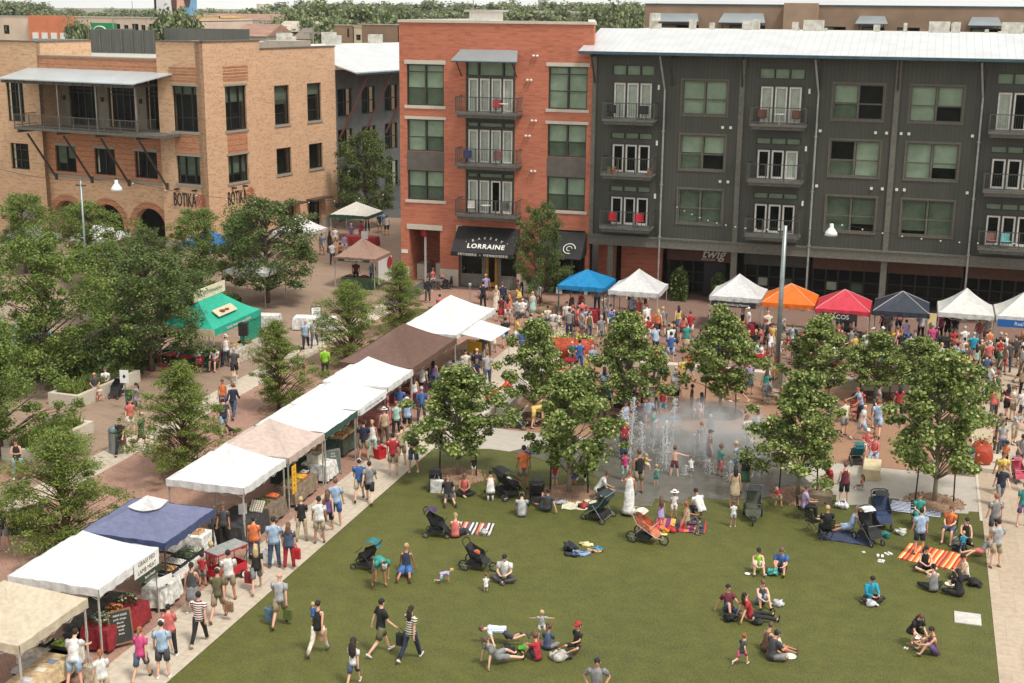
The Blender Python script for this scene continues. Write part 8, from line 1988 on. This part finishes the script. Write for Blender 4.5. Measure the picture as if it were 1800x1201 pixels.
def serape(name,cols,axis='X',pitch=1.0):
    s = NT(name); tc = s.new('ShaderNodeTexCoord'); sp = s.new('ShaderNodeSeparateXYZ'); s.link(tc.outputs['Object'],sp.inputs[0]); ml = s.new('ShaderNodeMath',operation='MULTIPLY'); ml.inputs[1].default_value = 1 / pitch; fr = s.new('ShaderNodeMath',operation='FRACT'); s.link(sp.outputs[axis],ml.inputs[0]); s.link(ml.outputs[0],fr.inputs[0])
    n = len(cols); c = s.ramp(fr.outputs[0],[(i / n,q) for i,q in enumerate(cols)]); s.n[-1] if False else None
    for nd in s.n:
        if nd.bl_idname == 'ShaderNodeValToRGB': nd.color_ramp.interpolation = 'CONSTANT'
    s.color(c); s.p.inputs['Roughness'].default_value = .9; return s.m
blanket(1640,980,2.05,1.55,-.25,serape('serape',[(214,70,50),(230,130,60),(226,200,150),(190,40,44),(236,120,50),(120,60,60),(226,90,60),(230,180,110)],'X',.55),'orange and red striped blanket under the standing adult on the right',True)
blanket(833,930,1.4,1.1,.15,serape('serape_grey',[(206,196,190),(60,60,66),(214,110,60),(190,186,180),(150,50,54),(90,92,98),(226,220,212),(46,50,60)],'X',.6),'grey orange and white striped blanket between two strollers',True)
blanket(1610,895,1.9,1.2,-.1,serape('blue_stripe',[(206,210,218),(40,56,110),(206,210,218),(44,60,112)],'Y',.3),'blue and white striped blanket behind the sycamore trunk')
blanket(1018,888,1.3,1.1,.2,mat((214,208,180),.9,'cloth',.12,6),'pale cream blanket beside the dark green double stroller'); blanket(1195,925,1.9,1.2,.1,serape('bright',[(190,50,60),(206,120,90),(120,50,110),(220,170,80),(60,60,70)],'X',.9),'bright multicoloured blanket under the family group')
blanket(1490,945,1.9,1.1,-.1,mat((52,62,88),.9,'cloth',.12,6),'dark blue blanket beside the black stroller under the sycamore'); blanket(1172,738,1.2,.8,.1,mat((26,120,140),.9,'cloth',.1,6),'turquoise mat in the seated bench group')
def lump(px,py,r,c,label,cat='bag',name='bag',sc=(1,.8,.8),z=0.0):
    p = gnd(px,py); mb = MB().ball((0,0,r * sc[2] * .8),r * .85,11,7,sc); rg = random.Random(int(px * 3 + py)); mb.v = [(x + rg.uniform(-.3,.3) * r,y + rg.uniform(-.3,.3) * r,max(0,q * .72 + rg.uniform(-.28,.28) * r)) for x,y,q in mb.v]
    o = MB.build(mb,name,cloth(c),None,True); o.location = p + V((0,0,z)); return tag(o,label,cat)
for a in ((1002,968,.3,(40,42,52),'dark bag at the upper left of the toy heap on the lawn'),(1020,975,.28,(130,160,200),'light blue towel in the toy heap on the lawn','towel','towel',(1.3,.8,.3)),(1045,970,.24,(206,160,110),'patterned cloth in the toy heap on the lawn','towel','towel',(1.3,.8,.3)),(1030,958,.22,(220,206,150),'cream cloth at the back of the toy heap','towel','towel',(1.3,.8,.3)),(1006,977,.22,(50,60,84),'navy cloth at the front of the toy heap','towel','towel',(1.4,.8,.4)),(1049,968,.2,(40,140,190),'bright blue cloth at the right of the toy heap','towel','towel',(1.3,.9,.4)),
          (893,1150,.26,(40,40,44),'black backpack between the lying and propped people'),(982,1160,.28,(190,184,174),'grey and white backpack in the lawn circle'),(996,1158,.18,(60,64,66),'small dark bag right of the grey backpack'),(921,1142,.22,(90,180,50),'green cushion in the middle of the lawn circle','cushion','cushion',(1,1,.4)),
          (1283,1092,.27,(40,42,46),'dark bag in front of the trio on the lawn'),(1332,1098,.2,(44,46,50),'small black bag beside the red shirted sitter'),(1367,1065,.2,(206,206,214),'white plastic bag right of the trio'),(1358,1010,.25,(60,190,180),'turquoise bag in front of the blue shirted sitter'),(1531,1065,.2,(206,206,208),'white bag beside the lone turquoise sitter'),(1517,1058,.15,(160,130,110),'brown food box beside the lone turquoise sitter','box','food_box',(1,.8,.5)),
          (1712,1030,.26,(44,40,42),'dark striped bag at the right of the sitting circle'),(1687,958,.3,(190,190,180),'pale backpack beside the turquoise child'),(1683,968,.2,(40,44,70),'navy bag beside the pale backpack'),(1555,945,.22,(30,150,150),'teal bag beside the black stroller wheels'),(1583,940,.22,(214,212,204),'white paper bag left of the standing adult'),(1480,893,.3,(226,226,230),'white plastic bag behind the ginger haired sitter'),(1453,888,.24,(40,42,44),'dark bucket bag at the lawn step'),(985,885,.2,(200,206,220),'small pale towel left of the mulch ring','towel','towel',(1.3,.9,.3)),(886,876,.12,(190,200,220),'tiny light blue cup on the lawn','cup','cup'),
          (1026,893,.25,(176,60,60),'red picnic bag on the pale cream blanket'),(1181,935,.22,(206,50,50),'red bag on the bright blanket'),(1168,936,.18,(226,130,40),'orange toy on the bright blanket','toy','toy'),(1100,792,.2,(50,70,110),'blue towel on the wet slab left of the jets','towel','towel',(1.6,.8,.3)),(935,797,.25,(60,80,120),'blue towel lying on the pale paving','towel','towel',(1.7,.7,.3)),(817,938,.2,(60,62,68),'dark bag beside the striped blanket'),(850,940,.2,(200,196,190),'white bag at the striped blanket corner')): lump(*a)
# things in hand
def held(px,py,z,kind,c,label,size=.2):
    p = gnd(px,py); mb = MB()
    if kind == 'bag':
        mb.rings([[V((a * size,b * size * .4,zz * size)) for a,b in ((-.8,-1),(.8,-1),(1,0),(.8,1),(-.8,1),(-1,0))] for zz in (-1.8,-.4,.2)]); mb.tube([(-.5 * size,0,.2 * size),(0,0,1.3 * size),(.5 * size,0,.2 * size)],.01,4)
    o = mb.build('bag',cloth(c)); o.location = p + V((0,0,z)); tag(o,label,'bag')
for a in ((476,1098,.5,'bag',(84,116,140),'blue checked shopping bag carried in the left hand on the grass',.2),(507,1098,.5,'bag',(96,112,44),'yellow green bag carried in the right hand on the grass',.17),(472,996,.55,'bag',(214,218,220),'white plastic bag carried beside the pale blue shirt',.22),(521,1000,.7,'bag',(196,30,40),'red handbag at the side of the red trousers',.18),(439,1038,.6,'bag',(150,30,44),'dark red bag carried on the left by the blonde walker',.18),(566,1148,.75,'bag',(190,150,110),'tan shoulder bag of the adult carrying a baby',.18),(706,1155,.7,'bag',(36,36,38),'black shoulder bag of the striped walker',.18),(218,800,.75,'bag',(120,80,60),'brown shoulder bag of the walker by the bin',.15),(42,845,.6,'bag',(170,96,60),'round tan bag held by the planter',.2),(404,1092,.6,'bag',(150,110,80),'small brown bag beside the olive shirt',.15),(768,865,.45,'bag',(224,224,220),'white plastic bag hanging on the black stroller',.28),(1746,690,.6,'bag',(200,40,80),'bright pink bag on the right paving',.2),(163,1205,.55,'bag',(190,176,150),'woven basket bag at the tan canopy table',.25),(661,502,.6,'bag',(226,226,220),'white bag held at the tan lane canopy',.15)): held(*a)
# backpack and chest-carried children
def carry(px,py,z,H,hr,top,bot,where,face): 
    p = gnd(px,py); person(0,0,face,'baby','k',H,hr,top,bot,where,z,at=p)
carry(1133,868,1.0,.75,'s:blonde','t:yellow','s:cream','carried at the water jets',90); carry(552,1150,.95,.8,'s:blonde','t:blue','s:grey','carried on the open lawn',20); carry(414,732,.9,.7,'s:brown','t:cream','s:tan','carried over the brick paving',30); carry(1040,722,1.0,.6,'s:brown','t:coral','s:white','held in the gravel group',60)
o = MB().ball((0,0,0),.19,10,6,(.85,.55,1.2)).build('backpack',cloth((44,48,58)),None,True); q = gnd(1310,866); o.location = q + V((.04,-.2,1.2)); tag(o,'black backpack on the long haired adult at the pad edge','backpack')
# plates, litter, utility cover
for px,py,r,c,lb in ((1388,1155,.2,(226,222,210),'white plate of food beside the cap wearer'),(1314,1010,.1,(226,224,216),'small white plate in front of the lime top'),(1625,995,.17,(222,216,196),'plate held in the sitting circle'),(1669,1028,.16,(222,216,200),'white plate in the middle of the sitting circle'),(1613,1122,.14,(226,224,214),'plate nearest the reaching adult'),(1628,1126,.14,(226,224,214),'plate nearest the crouched adult on the right'),(1537,1062,.1,(226,222,210),'plate of the lone turquoise sitter'),(1358,1063,.08,(222,222,214),'small bowl beside the trio'),(1166,940,.16,(216,214,130),'yellow disc beside the orange stroller')):
    o = MB().lathe([(.02,.01),(r * .7,.012),(r,.03),(r * .98,.036),(r * .6,.02)],16).build('plate',mat(c,.4,'plate',.04,3)); o.location = gnd(px,py); tag(o,lb,'plate')
for i,(px,py,lb) in enumerate(((1548,978,'leftmost pair of white sandals lying on the lawn'),(1562,974,'right hand pair of white sandals on the lawn'),(1549,987,'nearest pair of white sandals on the lawn'),(1518,971,'tiny white wrapper left of the sandals'),(1592,1140,'small white cups by the reaching hand'))):
    mb = MB()
    for s_ in (-.09,.06): mb.prism([(s_ + x,y,0) for x,y in ((-.04,-.11),(.04,-.11),(.05,.06),(0,.13),(-.05,.06))],(0,0,.03))
    o = mb.build('sandals' if i < 3 else 'litter',cloth((224,222,214))); o.location = gnd(px,py) + V((0,0,.005)); o.rotation_euler = (0,0,i * .7); o.scale = (1,) * 3 if i < 3 else (.5,) * 3; tag(o,lb,'sandals' if i < 3 else 'litter')
o = MB().box(-.4,.4,-.42,.42,0,.03).build('utility_cover',mat((190,186,178),.7,'concrete_lid',.08,4)); o.location = (gnd(1701,1088)); tag(o,'square pale utility cover set in the lawn at right','utility cover')
mb = MB().lathe([(.45,0),(.5,.012),(.02,.014)],20); 
for i,(px,py,lb) in enumerate(((1158,688,'dark round cover in the gravel behind the bench group'),(1136,694,'smaller round cover left of the dark round one'))): o = link('ground_cover',mb.mesh('ground_cover',mat((92,92,84),.7,'cover'),True)); o.location = gnd(px,py) + V((0,0,.01)); o.scale = (1.6 - i * .5,) * 2 + (1,); tag(o,lb,'ground cover')
# dogs
def dog(px,py,face,h,c,label):
    p = gnd(px,py); s = h / .5; rt = empty('dog',p,R(-CAMYAW - face),label,'dog'); rt.scale = (s,) * 3
    vs = [(0,-.26,.4),(0,-.08,.41),(0,.14,.4),(0,.27,.48),(0,.36,.58),(0,.42,.6),(0,.53,.57),(0,-.34,.46),(0,-.42,.56)]; rr = [(.085,.085),(.095,.1),(.1,.125),(.075,.08),(.06,.06),(.065,.065),(.03,.03),(.03,.03),(.015,.015)]; es = [(0,1),(1,2),(2,3),(3,4),(4,5),(5,6),(0,7),(7,8)]
    for sx in (-1,1):
        i = len(vs); vs += [(sx * .07,.18,.3),(sx * .07,.17,.15),(sx * .07,.19,.02)]; rr += [(.04,.04),(.025,.025),(.028,.028)]; es += [(2,i),(i,i + 1),(i + 1,i + 2)]
        i = len(vs); vs += [(sx * .075,-.22,.3),(sx * .075,-.17,.2),(sx * .075,-.27,.11),(sx * .075,-.25,.02)]; rr += [(.055,.055),(.035,.035),(.022,.022),(.027,.027)]; es += [(0,i),(i,i + 1),(i + 1,i + 2),(i + 2,i + 3)]
    me = bpy.data.meshes.new('body'); me.from_pydata(vs,es,[]); ob = link('body',me,rt); ob.modifiers.new('s','SKIN'); b = bmesh.new(); b.from_mesh(me); lay = b.verts.layers.skin.verify(); b.verts.ensure_lookup_table()
    for i,v in enumerate(b.verts): v[lay].radius = rr[i]; v[lay].use_root = i == 0
    b.to_mesh(me); b.free(); ob.modifiers.new('u','SUBSURF').levels = 2; ob.modifiers['u'].render_levels = 2; me.materials.append(cloth(c))
    for sx in (-1,1): MB().tube([(sx * .04,.41,.64),(sx * .065,.4,.7)],[.03,.008],5).build('ear',cloth(c),rt)
dog(413,678,170,.55,(206,196,180),'white dog walking in front of the green canopy'); dog(408,766,-60,.35,(40,34,32),'small black dog on the brick paving'); dog(262,805,100,.45,(220,214,206),'white and brown dog beside the cypress'); dog(793,505,0,.5,(60,36,28),'dark brown dog beside the bakery window')
# water jets
WAT = NT('water'); WAT.p.inputs['Base Color'].default_value = lin((226,230,232)); WAT.p.inputs['Roughness'].default_value = .15; WAT.p.inputs['Alpha'].default_value = .62; WAT.p.inputs['Emission Strength'].default_value = 0; WAT = WAT.m
MIST = NT('mist'); v_ = MIST.new('ShaderNodeVolumePrincipled'); v_.inputs['Color'].default_value = (.98,.97,.95,1)
tc_ = MIST.new('ShaderNodeTexCoord'); ln_ = MIST.new('ShaderNodeVectorMath',operation='LENGTH'); MIST.link(tc_.outputs['Object'],ln_.inputs[0]); nz_ = MIST.noise(1.6,3,vecscale=(2.6,2.6,.8))
m1_ = MIST.new('ShaderNodeMapRange'); MIST.link(ln_.outputs['Value'],m1_.inputs[0]); m1_.inputs[1].default_value = .25; m1_.inputs[2].default_value = 1; m1_.inputs[3].default_value = 1; m1_.inputs[4].default_value = 0
m2_ = MIST.new('ShaderNodeMapRange'); MIST.link(nz_,m2_.inputs[0]); m2_.inputs[1].default_value = .42; m2_.inputs[2].default_value = .75; m2_.inputs[4].default_value = 1.5
m3_ = MIST.new('ShaderNodeMath',operation='MULTIPLY'); MIST.link(m1_.outputs[0],m3_.inputs[0]); MIST.link(m2_.outputs[0],m3_.inputs[1]); MIST.link(m3_.outputs[0],v_.inputs['Density']); MIST.t.links.new(v_.outputs[0],MIST.o.inputs['Volume'])
for l in list(MIST.o.inputs['Surface'].links): MIST.t.links.remove(l)
MIST = MIST.m
jets = [(1108,812,698,'leftmost'),(1128,806,742,'short second'),(1147,795,738,'third'),(1165,815,750,'leaning fourth'),(1171,828,740,'bright front'),(1182,790,700,'rear tall'),(1203,838,818,'tiny left front'),(1222,802,762,'misty middle'),(1240,822,775,'short middle'),(1283,845,810,'small front right'),(1318,822,770,'right misty'),(1334,824,792,'rightmost'),(1093,800,722,'far left misty'),(1248,832,808,'tiny middle')]
for i,(px,py,ty,nm) in enumerate(jets):
    p = gnd(px,py); h = max(.4,ony(px,ty,p.y)[1]); rt = empty('water_jet',p,0,nm + ' water jet rising from the wet splash pad','water jet','fountain jets of the splash pad'); rg = random.Random(i); mb = MB(); k = 12; lx,ly = rg.uniform(-.12,.12),rg.uniform(-.1,.1)
    pts = [V((lx * (t / k) ** 2 + .012 * rg.uniform(-1,1),ly * (t / k) ** 2,h * t / k)) for t in range(k + 1)]; mb.tube(pts,[.02 + .022 * (t / k) * rg.uniform(.5,1.4) for t in range(k)] + [.012],6); mb.build('column',WAT,rt,smooth=True)
    mb = MB()
    for j in range(int(170 * h)):
        z = h * rg.random() ** .6; a = rg.uniform(0,2 * PI); q = abs(rg.gauss(0,.07 + .16 * (1 - z / h))) ; s = rg.uniform(.008,.026); mb.ball((lx * (z / h) ** 2 + q * math.cos(a),q * math.sin(a),max(.02,z)),s,5,3,(1,1,1.5))
    for j in range(30): a = rg.uniform(0,2 * PI); q = rg.uniform(.02,.32); mb.ball((q * math.cos(a),q * math.sin(a),rg.uniform(.01,.1)),rg.uniform(.01,.025),5,3)
    mb.build('droplets',WAT,rt,smooth=True)['kind'] = 'stuff'
mb = MB(); mb.ball((0,0,0),1,20,10); o = mb.build('mist',MIST,None,True); q = gnd(1235,812); o.location = q + V((0,.8,.9)); o.scale = (4.2,3.6,1.5); tag(o,'faint mist drifting over the splash pad jets','mist',None,'stuff')
# balcony furniture
for x,z,c,lb,y in ((-18.6,4.88,(186,30,48),'left red round chair on the lowest balcony of the grey building',84.2),(-16.85,4.88,(186,30,48),'right red round chair on the lowest balcony of the grey building',84.2),(-26.6,11.85,(190,60,70),'red chair on the top balcony of the red building',84.4),(-28.3,5.15,(216,212,204),'left white lounge chair on the lowest red building balcony',84.3),(-26.0,5.15,(90,86,80),'dark wicker chair on the lowest red building balcony',84.3),(-28.6,8.5,(60,70,110),'blue folding chair on the middle red building balcony',84.3),(-26.5,8.5,(150,96,90),'pinkish chair on the middle red building balcony',84.4),(-9.4,11.75,(110,70,56),'wooden chair on the left of a top grey balcony',84.3),(-7.3,11.75,(110,70,56),'wooden chair on the right of a top grey balcony',84.3),(4.6,4.88,(150,110,100),'patterned chair on the lowest right balcony',84.2),(5.4,4.88,(130,190,190),'pale turquoise chair on the lowest right balcony',84.2),(-18.9,11.75,(40,40,40),'left dark chair on the first top grey balcony',84.3),(-16.8,11.75,(40,40,40),'right dark chair on the first top grey balcony',84.3)):
    rt = empty('balcony_chair',(x,y,z),.3,lb,'chair'); m_ = mat(c,.6,'chair_fabric',.1,6); MB().lathe([(.02,.36),(.26,.36),(.3,.42),(.24,.4)],12).build('seat',m_,rt); mb = MB(); mb.rings([[V((.3 * math.sin(a),.24 * math.cos(a) + .03,zz)) for a in [-1.2 + k * .3 for k in range(9)]] for zz in (.4,.65,.85)],False,False); mb.rings([[V((.28 * math.sin(a),.22 * math.cos(a) + .03,zz)) for a in [-1.2 + k * .3 for k in range(9)]] for zz in (.4,.65,.85)],False,False); mb.build('backrest',m_,rt)
    for a in range(4): MB().tube([(.15 * math.cos(a * H90 + .8),.15 * math.sin(a * H90 + .8),.36),(.2 * math.cos(a * H90 + .8),.2 * math.sin(a * H90 + .8),.0)],.012,4).build('leg',DKSTEEL,rt)
for x,z,lb in ((-27.3,5.15,'small white table on the lowest red building balcony'),(-26.1,11.85,'white round table on the top red building balcony'),(-8.35,11.75,'white table between two wooden balcony chairs')):
    rt = empty('balcony_table',(x,84.3,z),0,lb,'table'); MB().lathe([(.02,.6),(.32,.6),(.32,.63),(.02,.63)],14).build('tabletop',WHITE,rt); MB().tube([(0,0,.01),(0,0,.6)],.03,6).build('leg',WHITE,rt)
for x,z,c,lb in ((-18.95,8.3,(60,150,110),'green leafy pot on the middle grey balcony'),(-18.6,8.3,(180,120,70),'tan plant pot on the middle grey balcony'),(-16.3,8.3,(150,110,80),'small pot at the right of the middle grey balcony')):
    rt = empty('potted_plant',(x,84.1,z),0,lb,'plant'); MB().lathe([(.1,0),(.16,.25),(.13,.25)],10).build('pot',mat((170,110,70),.7,'terracotta'),rt); mb = MB(); rg = random.Random(int(x * 9))
    for j in range(60): a = rg.uniform(0,6.28); s = rg.uniform(.05,.2); d = V((math.cos(a),math.sin(a),rg.uniform(.3,1.5))).normalized(); b = V((0,0,.25)) + d * s; mb.quad(b,b + V((-d.y,d.x,0)) * .03,b + d * .1,b - V((-d.y,d.x,0)) * .03)
    mb.build('leaves',mat(c,.6,'leaf',.2,10),rt,recalc=False)

# haze in the distance
HZ = NT('haze'); v_ = HZ.new('ShaderNodeVolumePrincipled'); v_.inputs['Color'].default_value = (.93,.95,.97,1); v_.inputs['Density'].default_value = .00012; v_.inputs['Anisotropy'].default_value = .2; HZ.t.links.new(v_.outputs[0],HZ.o.inputs['Volume'])
for l in list(HZ.o.inputs['Surface'].links): HZ.t.links.remove(l)
tag(MB().box(-900,700,-30,1300,-1.2,40).build('haze',HZ.m),kind='stuff')
